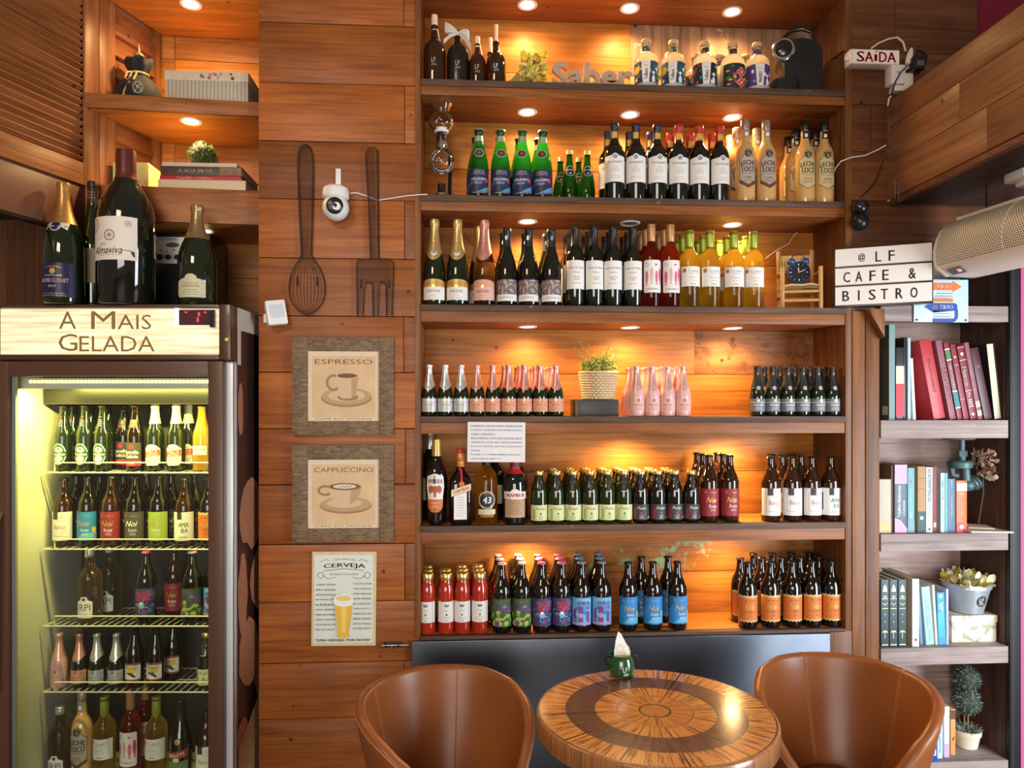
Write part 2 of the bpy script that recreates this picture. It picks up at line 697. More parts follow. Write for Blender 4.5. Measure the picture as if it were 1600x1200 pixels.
b = MB(); b.box(-3.2, 3.6, -5.8, 0.5, -0.03, 0.0, FLOORM)
struct(b.build('floor'))

# planked pier between the two niches
b = MB()
seams = [-60, 38, 131, 222, 312, 404, 494, 582, 670, 757, 850, 940, 1035, 1122, 1215, 1310, 1400]
zs = [Z(p, 530, 0) for p in seams if Z(p, 530, 0) > 0.02] + [0.01]
for i in range(len(zs) - 1):
    z1, z0 = zs[i] - 0.0016, zs[i + 1] + 0.0016
    d = random.uniform(0, 0.003)
    if i % 2 == 0:
        xs = X(632, 0) + random.uniform(-0.004, 0.004)
        b.box(PIER0, xs - 0.001, d, 0.022, z0, z1, W_PIER)
        b.box(xs + 0.001, NX0 - 0.002, d + 0.001, 0.022, z0, z1, W_PIER)
    else:
        b.box(PIER0, NX0 - 0.002, d, 0.022, z0, z1, W_PIER)
b.box(PIER0 + 0.002, NX0 - 0.024, 0.0225, 0.40, 0.01, 3.36, BLACKGAP)
struct(b.build('wall_front', bevel=0.0012))

# niche back, sides and head
b = MB()
zz = [3.282, 3.10, Z(265, 760, ND), 2.43, Z(412, 760, ND), 2.01, Z(584, 760, ND), 1.58, Z(738, 760, ND), 1.16, Z(897, 760, ND), 0.765]
zz = [3.282, 3.06, 2.87, Z(265, 760, ND), 2.43, Z(410, 760, ND), 2.01, Z(584, 760, ND), 1.58, Z(738, 760, ND), 1.16, Z(897, 760, ND), 0.60]
xs_w = X(1085, ND)
for i in range(len(zz) - 1):
    z1, z0 = zz[i] - 0.0012, zz[i + 1] + 0.0012
    zm = (z0 + z1) / 2
    d = ND + random.uniform(0, 0.003)
    if zm > 2.89:
        c = X(985, ND)
        b.box(NX0, c, d, ND + 0.02, z0, z1, W_BACK)
        b.box(c + 0.001, NX1, d + 0.002, ND + 0.02, z0, z1, W_PALE)
    elif Z(584, 760, ND) < zm < 1.99 and zm > 1.78:
        b.box(NX0, xs_w, d, ND + 0.02, z0, z1, W_BACK)
        b.box(xs_w + 0.0005, NX1, d, ND + 0.02, z0, z1, W_WORN)
    elif 0.95 < zm < 1.16:
        b.box(NX0, NX1, d, ND + 0.02, z0, z1, W_GREEN)
    else:
        b.box(NX0, NX1, d, ND + 0.02, z0, z1, W_BACK)
b.box(NX0, NX1, ND + 0.0205, ND + 0.06, 0.6, 3.3, BLACKGAP)
struct(b.build('wall_back', bevel=0.0008))

b = MB()
b.box(NX0 - 0.022, NX0, 0.0, ND + 0.05, 0.765, 3.36, W_POST)
b.box(NX1, NX1 + 0.025, -0.004, ND + 0.05, 0.765, 3.36, W_POST)
struct(b.build('trim_1', bevel=0.001))

b = MB()
b.box(NX0 - 0.001, NX1 + 0.001, 0.0, 0.13, TOPS, TOPS + 0.025, W_SHELF)
b.box(NX0 - 0.001, NX1 + 0.001, 0.131, ND, TOPS, TOPS + 0.025, W_SHELF)
b.box(NX0, NX1, -0.004, 0.018, TOPS - 0.004, TOPS + 0.10, W_SHELF)
b.box(PIER0, 1.67, 0.02, 0.4, TOPS + 0.03, TOPS + 0.10, BLACKGAP)
struct(b.build('ceiling', bevel=0.001))

# shelves of the main niche
for k in range(6):
    zt, zb = ST[k], SB[k]
    names = ['topmost', 'second from top', 'third from top', 'third from bottom', 'second from bottom', 'lowest']
    t = thing('wall_shelf', f'{names[k]} plank shelf with dark edge in the wide bottle niche', 'shelf', (0, 0, 0), group='plank shelves of the bottle niche')
    tb = 0.024 if k < 5 else 0.013
    m1 = MB()
    m1.box(NX0 + 0.0005, NX1 - 0.0005, -0.006 - 0.002 * (k == 4), 0.024, zt - tb, zt, W_DARK)
    m1.box(NX0 + 0.0005, NX1 - 0.0005, 0.0243, ND - 0.001, zt - tb, zt, W_BACK)
    m1.build('board', t, bevel=0.0015)
    if k < 5:
        m2 = MB(); m2.box(NX0 + 0.001, NX1 - 0.001, -0.001, 0.020, zb, zt - tb - 0.0006, W_SHELF)
        m2.build('fascia', t, bevel=0.0015)
        m3 = MB()
        m3.box(NX0 + 0.001, NX1 - 0.001, 0.0205, 0.14, zb, zb + 0.012, W_SHELF)
        m3.box(NX0 + 0.001, NX1 - 0.001, 0.1412, ND - 0.001, zb, zb + 0.012, W_SHELF)
        m3.build('soffit', t, bevel=0.001)

# steel clad parapet under the lowest shelf
b = MB()
b.box(-0.213, 1.425, -0.016, 0.0, 0.0, 0.7585, STEEL)
t = tag(b.build('steel_panel', bevel=0.004), 'dark steel panel below the lowest bottle shelf, behind the table', 'panel')
b = MB()
b.box(1.427, 1.517, -0.006, 0.03, 0.0, 0.765, W_DEEPV)
b.box(-0.178, 1.43, 0.001, 0.03, 0.0, 0.7585, BLACKGAP)
struct(b.build('baseboard_back', bevel=0.001))

# post right of the niche and the boards above the bookcase
b = MB()
b.box(1.518, 1.570, -0.008, 0.30, 0.0, 2.03, W_POST)
b.box(1.571, 1.626, -0.012, 0.30, 0.0, 2.03, W_POST)
struct(b.build('trim_2', bevel=0.0015))
b = MB()
zr = [3.85, 3.06, 2.853, 2.665, 2.47, 2.235, 2.031]
for i in range(len(zr) - 1):
    x1 = 2.04 if zr[i] > 2.86 else (1.67 if zr[i] > 2.5 else 2.157)
    if i == len(zr) - 2:
        x1 = 1.627
    if i in (0, 1, 2):
        c = 1.70 if i < 2 else 1.60
        b.box(1.518, c - 0.001, random.uniform(0, 0.004), 0.03, zr[i + 1] + 0.0012, zr[i] - 0.0012, W_DEEP)
        if x1 > c:
            b.box(c + 0.001, x1, random.uniform(0, 0.004), 0.03, zr[i + 1] + 0.0012, zr[i] - 0.0012, W_DEEP)
    else:
        b.box(1.518, x1, random.uniform(0, 0.004), 0.03, zr[i + 1] + 0.0012, zr[i] - 0.0012, W_DEEP)
struct(b.build('wall_right', bevel=0.001))
b = MB()
b.box(2.2035, 3.2, 0.05, 0.08, 0.0, 2.80, PINKWALL)
b.box(2.041, 3.2, 0.05, 0.08, 2.80, 3.8, PINKWALL_DIM)
struct(b.build('wall_pink'))
b = MB(); b.box(2.158, 2.203, -0.025, 0.30, 0.0, 2.45, BLACKTRIM)
b.box(2.165, 2.170, -0.027, -0.024, 0.0, 2.45, mat('trim_bead', (0.10, 0.085, 0.075), 0.4))
struct(b.build('trim_3', bevel=0.002))

# boxed beam over the doorway
b = MB()
BX, BZ0, BZ1 = 1.668, 2.452, 2.862
for (z0, z1) in ((2.475, 2.615), (2.617, 2.752), (2.754, 2.862)):
    yj = {2.475: -0.55, 2.617: -0.42, 2.754: -0.9}[z0]
    b.box(BX, BX + 0.02, yj + 0.0008, -0.001, z0, z1, W_BEAM)
    b.box(BX, BX + 0.02, -2.6, yj - 0.0008, z0, z1, W_BEAM)
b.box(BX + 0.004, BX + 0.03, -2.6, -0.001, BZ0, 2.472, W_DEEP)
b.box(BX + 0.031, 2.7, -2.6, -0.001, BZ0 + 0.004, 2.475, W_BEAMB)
b.box(BX + 0.021, 2.7, -2.6, -0.001, 2.476, 2.861, BLACKGAP)
struct(b.build('trim_4', bevel=0.001))

# ------------------------------------------------------------------ left niche (set at a slight angle) and the left side wall
LO = Vector((-0.787, 0.034)); LL = Vector((-1.426, -0.010)); LBk = Vector((-1.296, 0.350)); LBr = Vector((-0.787, 0.380))
wd = (LBk - LL).normalized()                  # into the niche along the left wall
wn = Vector((wd.y, -wd.x))                    # out of the wall, to the room


def WL(s, n, z):
    """a point of the left wall: s metres into the niche from its front edge, n out of the wall"""
    p = LL + wd * s + wn * n
    return Vector((p.x, p.y, z))


MW = Matrix(((wd.x, -wn.x, 0, LL.x), (wd.y, -wn.y, 0, LL.y), (0, 0, 1, 0), (0, 0, 0, 1)))   # local x into niche, y behind the wall face
wl = (LBk - LL).length
b = MB()
b.box(0.075, 0.150, -0.004, 0.03, 2.30, 3.3, W_LEFTV)                    # jamb board
zc_ = 2.36
while zc_ < 3.26:                                                        # lapped boards
    b.prism([(0.152, 0), (wl + 0.01, 0), (wl + 0.01, 0.082), (0.152, 0.082)], 0.0, 0.02, W_LEFT,
            Matrix.Translation((0, -0.002, zc_)) @ Matrix.Rotation(-0.20, 4, 'X'))
    zc_ += 0.083
b.box(wl - 0.03, wl - 0.002, -0.012, 0.02, 2.30, 3.27, W_LEFTV)
b.box(-1.5, wl + 0.05, 0.035, 0.08, 2.30, 3.6, BLACKGAP)
b.box(-1.5, 0.070, 0.0, 0.03, 2.30, 2.468, mat('umber_panel_paint', (0.150, 0.062, 0.036), 0.38, noise=0.15, nscale=5, bump=0.05))
o = struct(b.build('wall_left', bevel=0.0012)); o.matrix_world = MW

t = thing('louvered_shutter', 'dark wooden louvered shutter with many thin slats beside the corner niche', 'shutter')
t.matrix_world = MW
f = MB()
f.box(0.001, 0.066, -0.012, -0.0005, 2.47, 3.6, W_LEFTV)
f.box(-1.5, 0.0, -0.010, 0.018, 2.47, 2.552, W_LEFT)
f.build('frame', t, bevel=0.002)
f = MB()
z_ = 2.566
while z_ < 3.55:
    f.box(-1.5, 0.0, -0.012, 0.012, -0.0036, 0.0036, W_LEFT, Matrix.Translation((0, 0.004, z_)) @ Matrix.Rotation(-0.62, 4, 'X'))
    z_ += 0.0262
f.build('slats', t)

b = MB()                                                                 # back of the left niche
za = [3.30, 3.12, 2.95, 2.78, 2.60, 2.40, 2.20, 2.02, 1.82, 1.2, 0.6, 0.0]
ang = math.atan2(LBr.y - LBk.y, LBr.x - LBk.x)
MBk = Matrix.Translation((LBk.x, LBk.y, 0)) @ Matrix.Rotation(ang, 4, 'Z')
for i in range(len(za) - 1):
    b.box(-0.02, 0.060, random.uniform(0, .003), 0.03, za[i + 1] + .0012, za[i] - .0012, W_BACK, MBk)
    b.box(0.062, 0.56, random.uniform(0, .003), 0.03, za[i + 1] + .0012, za[i] - .0012, W_BACK, MBk)
xl = -1.2
while xl < -0.03:                                                        # upright boards left of the niche, behind the fridge
    b.box(xl, min(-0.021, xl + 0.118), 0.0, 0.03, 0.0, 2.42, W_DEEPV, MBk)
    xl += 0.12
b.box(-1.2, 0.56, 0.031, 0.06, 0.0, 3.3, BLACKGAP, MBk)
struct(b.build('wall_corner', bevel=0.001))


def corner_shelf(zt, zb, label):
    t = thing('corner_shelf', label, 'shelf', group='shelves of the corner niche')
    ins = 0.004
    A, B_, C_, D_ = LO, LL + wd * 0.0, LBk, LBr
    fr = (A - B_).normalized(); nf = Vector((fr.y, -fr.x))
    m = MB()
    pz(m, [tuple(A), tuple(B_ + wn * 0.014), tuple(B_ + wd * 0.02 + wn * 0.014), tuple(A + Vector((0, 0.02)))], zb, zt, W_SHELF)
    m.build('fascia', t, bevel=0.0015)
    m = MB()
    pz(m, [tuple(A + Vector((0, 0.021))), tuple(B_ + wd * 0.021 + wn * 0.014), tuple(C_ + wn * 0.014 - wd * 0.004), tuple(D_ - Vector((0, 0.004)))], zt - 0.022, zt, W_SHELF)
    m.build('board', t)
    m = MB()
    pz(m, [tuple(A + Vector((0, 0.021))), tuple(B_ + wd * 0.021 + wn * 0.014), tuple(B_ + wd * 0.24 + wn * 0.014), tuple(A + Vector((0, 0.24)))], zb, zb + 0.012, W_BACK)
    pz(m, [tuple(A + Vector((0, 0.2415))), tuple(B_ + wd * 0.2415 + wn * 0.014), tuple(C_ + wn * 0.014 - wd * 0.004), tuple(D_ - Vector((0, 0.004)))], zb, zb + 0.012, W_BACK)
    m.build('soffit', t)
    return t


LZA, LZB, LZT = (2.813, 2.760), (2.475, 2.345), 3.215
corner_shelf(LZA[0], LZA[1], 'upper shelf of the corner niche, carrying the blue velvet bag')
corner_shelf(LZB[0], LZB[1], 'lower shelf of the corner niche, carrying a stack of books')
b = MB()
pz(b, [tuple(LO), tuple(LL + wn * 0.014), tuple(LBk + wn * 0.014), tuple(LBr)], LZT, LZT + 0.02, W_BACK)
pz(b, [tuple(LO), tuple(LL + wn * 0.014), tuple(LL + wd * 0.02 + wn * 0.014), tuple(LO + Vector((0, 0.02)))], LZT + 0.0205, LZT + 0.2, W_DEEP)
struct(b.build('trim_5'))


# ------------------------------------------------------------------ recessed downlights
GLOW = mat('lamp_glow', (1, 0.9, 0.75), 0.5, emit=(1.0, 0.76, 0.44), es=9.0)
RING = mat('white_lamp_ring', (0.80, 0.76, 0.70), 0.4)


def make_downlight():
    t = thing('downlight', '', 'lamp', group='recessed downlights under the shelves')
    m = MB(); m.lathe([(0.029, -0.0015), (0.038, -0.004), (0.041, -0.002), (0.041, 0.0)], RING, 28, cap0=False, cap1=False)
    m.build('trim_ring', t)
    m = MB(); m.lathe([(0.0001, -0.0012), (0.0292, -0.0012)], GLOW, 28, cap0=False, cap1=False)
    m.build('lens', t)
    return t


def make_downlight_off():
    t = thing('downlight', '', 'lamp', group='recessed downlights under the shelves')
    m = MB(); m.lathe([(0.026, -0.0015), (0.038, -0.005), (0.042, -0.003), (0.042, 0.0)], RING, 28, cap0=False, cap1=False)
    m.build('trim_ring', t)
    m = MB(); m.lathe([(0.0001, -0.0010), (0.0265, -0.0010)], mat('unlit_lens', (0.20, 0.17, 0.14), 0.4), 28, cap0=False, cap1=False)
    m.build('lens', t)
    return t


LAMPCOL = (1.0, 0.63, 0.26)


def downlight(x, y, z, label, watts=6.0, on=True):
    o = place('lamp_on' if on else 'lamp_off', make_downlight if on else make_downlight_off, (x, y, z), 0, label)
    if on:
        l = bpy.data.lights.new('downlight_beam', 'SPOT')
        l.energy = watts
        l.color = LAMPCOL
        l.spot_size = math.radians(165)
        l.spot_blend = 1.0
        l.shadow_soft_size = 0.024
        lo = bpy.data.objects.new('downlight_beam', l)
        COL.objects.link(lo)
        lo.location = (x, y, z - 0.012)
    return o


LX = [X(824, 0.14), X(984, 0.14), X(1144, 0.14)]
LV = [TOPS, SB[0], SB[1], SB[2], SB[3], SB[4]]
wh = ['the top shelf', 'the second shelf', 'the third shelf', 'the fourth shelf', 'the fifth shelf', 'the lowest shelf']
po = ['nearest the planked pier', 'in the middle', 'farthest from the planked pier']
for r in range(6):
    for c in range(3):
        if (r, c) in ((4, 0), (5, 1)):
            continue
        off = (r, c) == (2, 1)
        w = {0: 16, 1: 17, 2: 18, 3: 18, 4: 22, 5: 18}[r]
        if r == 5 and c == 2:
            w = 13
        downlight(LX[c], 0.14, LV[r], ('unlit ' if off else 'glowing ') + f'downlight above {wh[r]}, the one {po[c]}', w, not off)
downlight(X(298, 0.10), 0.10, LZT, 'glowing downlight over the blue velvet bag and striped box', 28)
downlight(X(298, 0.10), 0.10, LZA[1], 'glowing downlight over the grass ball and stacked books', 26)
downlight(X(318, 0.14), 0.14, LZB[1], 'downlight above the steel coffee machine, half hidden by bottles', 18)
# ------------------------------------------------------------------ bottles
G_WINE = mat('dark_wine_glass', (0.006, 0.008, 0.005), 0.06, coat=0.7)
G_CHAMP = mat('dark_green_glass', (0.008, 0.014, 0.005), 0.06, coat=0.7)
G_AMBER = mat('amber_beer_glass', (0.040, 0.011, 0.003), 0.05, coat=0.6, trans=0.30, ior=1.4)
G_BROWN = mat('dark_brown_glass', (0.007, 0.0035, 0.002), 0.05, coat=0.7)
G_GREEN = lit_liquid('green_water_glass', (0.06, 0.46, 0.07), 0.45)
G_GREEND = lit_liquid('bottle_green_glass', (0.025, 0.26, 0.02), 0.40)
G_OLIVE = mat('olive_glass_dark', (0.022, 0.032, 0.005), 0.05, coat=0.6, trans=0.25, ior=1.4)
G_CLEAR = thin_glass('clear_glass', (0.95, 0.93, 0.90), 1.6)
G_CLARO = lit_liquid('pale_yellow_wine', (1.0, 0.74, 0.17), 0.55)
G_ROSE = lit_liquid('rose_wine', (0.85, 0.19, 0.08), 0.5)
G_PINKW = lit_liquid('golden_rose_wine', (0.70, 0.40, 0.13), 0.35)
G_HONEY = lit_liquid('honey_liqueur', (1.0, 0.58, 0.06), 0.55)
G_CREAM = mat('caramel_cream_liqueur', (0.62, 0.36, 0.13), 0.12, coat=0.8)
G_TOMATO = mat('tomato_juice', (0.40, 0.026, 0.010), 0.12, coat=0.9, noise=0.25, nscale=150)
G_SPIRIT = lit_liquid('clear_spirit', (0.90, 0.88, 0.84), 0.30)
G_PWRAP = mat('pale_pink_bottle_coat', (0.72, 0.40, 0.37), 0.30, coat=0.3)
FOILG = mat('champagne_foil', (0.72, 0.50, 0.20), 0.33, 0.75, bump=0.3, nscale=60)
FOILS = mat('silver_foil', (0.78, 0.76, 0.74), 0.30, 0.8, bump=0.3, nscale=60)
FOILR = mat('rose_foil', (0.78, 0.36, 0.30), 0.32, 0.7, bump=0.3, nscale=60)
FOILB = mat('black_foil', (0.016, 0.014, 0.014), 0.42)
CAPSB = mat('dark_blue_capsule', (0.020, 0.018, 0.045), 0.35)
CAPSR = mat('red_capsule', (0.42, 0.025, 0.012), 0.35)
CAPGREEN = mat('lime_screw_cap', (0.36, 0.42, 0.05), 0.35, 0.3)
CAPTAN = mat('tan_screw_cap', (0.52, 0.27, 0.12), 0.35, 0.3)
CAPBLK = mat('dark_crown_cap', (0.02, 0.016, 0.014), 0.3, 0.4)
CAPPINK = mat('pink_crown_cap', (0.66, 0.10, 0.20), 0.35)
CAPPALE = mat('pale_pink_crown_cap', (0.66, 0.42, 0.46), 0.35)
CAPBLUE = mat('blue_grey_crown_cap', (0.12, 0.24, 0.34), 0.35)
CORK = mat('natural_cork', (0.62, 0.42, 0.24), 0.7, noise=0.2, nscale=120)
CREAMPAP = mat('cream_paper', (0.74, 0.66, 0.45), 0.6)
GREYPAP = mat('silver_paper', (0.55, 0.55, 0.55), 0.4, 0.2)
DARKPAP = mat('charcoal_paper', (0.045, 0.043, 0.047), 0.5)
BLUEPAP = mat('night_blue_paper', (0.020, 0.028, 0.075), 0.45)
SKY = mat('sky_blue_paper', (0.030, 0.25, 0.60), 0.5)
SKYL = mat('light_sky_blue_ink', (0.14, 0.48, 0.75), 0.5)
NAVY = mat('navy_ink', (0.015, 0.030, 0.12), 0.5)
ROSEPAP = mat('wine_red_paper', (0.30, 0.028, 0.040), 0.5)
ORANGEP = mat('orange_paper', (0.62, 0.17, 0.030), 0.5)
PEACH = mat('peach_paper', (0.70, 0.34, 0.22), 0.5)
PALEPNK = mat('pale_pink_paper', (0.72, 0.42, 0.36), 0.5)
YELLOW = mat('yellow_ink', (0.80, 0.50, 0.04), 0.5)
LIME = mat('lime_ink', (0.36, 0.48, 0.08), 0.5)
GREENI = mat('green_ink', (0.05, 0.20, 0.05), 0.5)
PURPLE = mat('purple_ink', (0.17, 0.06, 0.30), 0.5)
LILAC = mat('lilac_ink', (0.42, 0.30, 0.58), 0.5)
MAGENTA = mat('magenta_ink', (0.60, 0.04, 0.22), 0.5)
HOTRED = mat('bright_red_ink', (0.72, 0.03, 0.05), 0.5)
TERRA = mat('rust_ink', (0.42, 0.10, 0.03), 0.5)
TEAL = mat('teal_ink', (0.03, 0.22, 0.24), 0.5)
BROWNI = mat('brown_ink', (0.13, 0.055, 0.02), 0.6)
GOLDI = mat('gold_ink', (0.62, 0.38, 0.10), 0.4, 0.4)
WHITEI = mat('white_ink', (0.85, 0.84, 0.82), 0.5)


def lerp_r(prof):
    def r(z):
        for (r0, z0), (r1, z1) in zip(prof, prof[1:]):
            if z0 <= z <= z1 and z1 > z0:
                return r0 + (r1 - r0) * (z - z0) / (z1 - z0)
        return prof[-1][0]
    return r


def P(H, R, pts):
    return [(r * R, z * H) for r, z in pts]


BORD = [(0.0001, .012), (.80, 0), (.93, .003), (1, .018), (1, .585), (.985, .625), (.93, .66), (.82, .69), (.64, .722), (.50, .752), (.43, .785), (.40, .82), (.39, .95), (.43, .955), (.43, .985), (.40, 1.0)]
BURG = [(0.0001, .012), (.80, 0), (.94, .003), (1, .018), (1, .40), (.985, .46), (.93, .52), (.82, .58), (.66, .65), (.52, .71), (.42, .77), (.38, .83), (.36, .95), (.40, .955), (.40, .985), (.36, 1.0)]
CHMP = [(0.0001, .02), (.80, 0), (.94, .003), (1, .02), (1, .36), (.98, .42), (.92, .485), (.82, .55), (.69, .62), (.56, .69), (.46, .76), (.40, .83), (.37, .88), (.37, .945), (.41, .95), (.41, .965), (.36, 1.0)]
BEER = [(0.0001, .012), (.82, 0), (.95, .005), (1, .022), (1, .56), (.985, .60), (.93, .64), (.80, .69), (.62, .745), (.48, .80), (.40, .86), (.36, .92), (.35, .955), (.40, .958), (.40, .975), (.36, 1.0)]
LONG = [(0.0001, .012), (.82, 0), (.95, .005), (1, .022), (1, .50), (.985, .54), (.92, .59), (.76, .66), (.60, .74), (.48, .82), (.42, .90), (.40, .95), (.45, .955), (.45, .975), (.40, 1.0)]
WATR = [(0.0001, .012), (.82, 0), (.95, .005), (1, .022), (1, .40), (.985, .46), (.92, .54), (.80, .62), (.64, .71), (.50, .79), (.42, .86), (.40, .95), (.44, .955), (.44, .98), (.40, 1.0)]
TEAR = [(0.0001, .012), (.70, 0), (.84, .006), (.92, .03), (1, .16), (.99, .26), (.90, .40), (.72, .54), (.52, .67), (.40, .78), (.36, .88), (.36, .93), (.44, .932), (.44, .99), (.40, 1.0)]
LECH = [(0.0001, .012), (.82, 0), (.96, .004), (1, .018), (1, .55), (.98, .60), (.92, .64), (.80, .68), (.62, .72), (.50, .75), (.44, .78), (.42, .84), (.41, 1.0)]
SPIR = [(0.0001, .03), (.85, 0), (.97, .006), (1, .03), (1, .50), (.985, .56), (.92, .61), (.78, .655), (.60, .685), (.42, .705), (.37, .73), (.36, .83), (.40, .835), (.40, .86)]
SQAT = [(0.0001, .012), (.82, 0), (.95, .005), (1, .022), (1, .52), (.99, .58), (.92, .66), (.78, .74), (.62, .81), (.50, .87), (.48, .90), (.50, .91), (.50, .95)]
SAUC = [(0.0001, .012), (.85, 0), (.96, .005), (1, .022), (1, .66), (.985, .72), (.92, .78), (.80, .83), (.70, .87), (.68, .90)]
AMAR = [(0.0001, .012), (.70, 0), (.80, .004), (.84, .02), (.92, .25), (1, .50), (1, .58), (.92, .64), (.72, .70), (.54, .745), (.46, .78), (.40, .88), (.40, .97), (.36, 1.0)]
STOUT = [(0.0001, .012), (.82, 0), (.96, .005), (1, .025), (1, .50), (.985, .58), (.92, .66), (.80, .72), (.62, .77), (.46, .80), (.40, .83), (.38, .97), (.36, 1.0)]


def capsule(prof, z0, H, m, lift=0.0007, z1=None):
    """foil or cap that follows the neck from z0 upward"""
    r = lerp_r(prof)
    z1 = H if z1 is None else z1
    zs = sorted({z0, z1} | {z for _, z in prof if z0 < z < z1})
    pr = [(r(z) + lift, z) for z in zs]
    if z1 >= H - 1e-6:
        pr += [(pr[-1][0], H + 0.0008), (0.0001, H + 0.0010)]
    mb = MB()
    mb.lathe(pr, m, 20, cap0=False, cap1=False)
    return mb


def crown(H, r, m):
    mb = MB()
    n = 42
    prof = [(r * 1.28, H - 0.0065), (r * 1.22, H - 0.003), (r * 1.05, H + 0.0005), (0.0001, H + 0.001)]
    mb.lathe(prof, m, 21, cap0=False, cap1=False)
    for k in range(0, len(mb.v)):
        pass
    for k in range(21):                                   # crimped skirt
        x, y, z = mb.v[k]
        s = 1.0 + (0.05 if k % 2 else -0.02)
        mb.v[k] = (x * s, y * s, z)
    return mb


def screwcap(r, z0, z1, m, rings=True):
    mb = MB()
    pr = [(r * 0.98, z0), (r, z0 + 0.0005)]
    if rings:
        for k in range(3):
            zz = z1 - 0.004 - k * 0.0045
            pr[2:2] = [(r, zz - 0.0012), (r * 0.95, zz - 0.0006), (r, zz)]
    pr += [(r, z1 - 0.001), (r * 0.95, z1), (0.0001, z1)]
    mb.lathe(pr, m, 20, cap0=False, cap1=False)
    return mb


def paper(R, half, h, m, seg=None):
    p = Print()
    p.rect(-R * half, R * half, 0, h, m)
    return p


def bottle(name, prof, glass, parts, seg=26, cat='bottle', rings=None):
    """parts: (part name, MB) or (part name, Print, z0 [, radius function])"""
    t = thing(name, '', cat)
    mb = MB()
    mb.lathe(prof, glass, seg, cap0=False, cap1=True)
    mb.build('body', t, normals=True, angle=60)
    r = lerp_r(prof)
    for p in parts:
        if isinstance(p[1], MB):
            p[1].build(p[0], t, normals=True, angle=50)
        else:
            m2 = MB()
            p[1].lay(m2, wrap(p[3] if len(p) > 3 else r, p[2]), step=0.007)
            m2.build(p[0], t, normals=False)
    return t


# ---- each kind of bottle
def b_water():
    H, R = .272, .0385
    pr = P(H, R, WATR)
    l = paper(R, 1.35, .098, BLUEPAP)
    l.poly([(-.005, .008), (.05, .008), (.05, .034), (.03, .026), (.015, .018)], mat('painted_blue', (.10, .28, .50), .5))
    l.poly([(-.050, .028), (-.02, .040), (.0, .034), (.02, .05), (-.01, .052), (-.05, .046)], mat('painted_indigo', (.06, .08, .22), .5))
    l.text('S.PELLEGRINO', 0, .057, .066, WHITEI, h=.0095)
    l.text('FELICE', -.004, .042, .03, GREYPAP, h=.006)
    l.rows(-.03, .03, .088, .006, 3, GREYPAP, h=.0016)
    l.poly([(.030 + .011 * (1 if k % 2 == 0 else .45) * math.sin(k * PI / 5), .052 + .011 * (1 if k % 2 == 0 else .45) * math.cos(k * PI / 5)) for k in range(10)], HOTRED)
    l.rows(-.04, .04, .004, .004, 1, GREYPAP, h=.0016)
    n = Print()
    n.disc(0, 0, .021, WHITEI, rz=.0175, n=6); n.disc(0, 0, .0195, DARKPAP, rz=.016, n=6)
    n.poly([(.008 * (1 if k % 2 == 0 else .45) * math.sin(k * PI / 5), .008 * (1 if k % 2 == 0 else .45) * math.cos(k * PI / 5)) for k in range(10)], HOTRED)
    nb = Print(); nb.rect(-.028, .028, 0, .022, FOILS); nb.rows(-.015, .015, .014, .005, 3, GREYINK, h=.002)
    return bottle('water_bottle', pr, G_GREEN, [('label', l, .012), ('neck_label', n, .172), ('neck_band', nb, .222), ('cap', crown(H, R * .42, FOILS))])


def b_small_green():
    H, R = .196, .0315
    pr = P(H, R, TEAR)
    n = Print()
    n.disc(0, 0, .0185, WHITEI, rz=.021); n.disc(0, 0, .0172, INK, rz=.0197)
    n.text('perrier', 0, .0045, .028, WHITEI, h=.009)
    n.disc(0, -.010, .0035, WHITEI, n=5)
    return bottle('water_bottle', pr, G_GREEND, [('label', n, .112), ('cap', screwcap(.0142, H - .016, H + .001, CAPGOLD))])


def b_viu(caps):
    def f():
        H, R = .306, .0388
        pr = P(H, R, BORD)
        l = Print()
        pts = [(-R * 1.3, 0), (R * 1.3, 0), (R * 1.3, .101), (.012, .101)]
        pts += [(.012 * math.cos(a * PI / 8), .101 + .011 * math.sin(a * PI / 8)) for a in range(1, 8)] + [(-.012, .101), (-R * 1.3, .101)]
        l.poly(pts, PAPER)
        l.disc(0, .099, .0085, DARKPAP); l.ring(0, .099, .0072, .0012, PAPER); l.disc(0, .099, .003, PAPER, n=6)
        l.text('VIU MANENT', 0, .077, .062, DARKPAP, h=.0085, arch=-.0035)
        l.text('1935', 0, .060, .014, GREYINK, h=.0035)
        l.rows(-.02, .02, .052, .006, 3, GREYINK, h=.0012)
        l.rows(-.03, .03, .022, .007, 2, GREYINK, h=.0009)
        n = Print(); n.rect(-.012, .012, 0, .026, GOLDI); n.disc(0, .013, .008, YELLOW); n.rows(-.007, .007, .018, .005, 3, BROWNI, h=.0012)
        return bottle('wine_bottle', pr, G_WINE, [('capsule', capsule(pr, .243, H, CAPSB if caps else CAPSR)), ('label', l, .068), ('neck_label', n, .246, lambda z: .0167)])
    return f


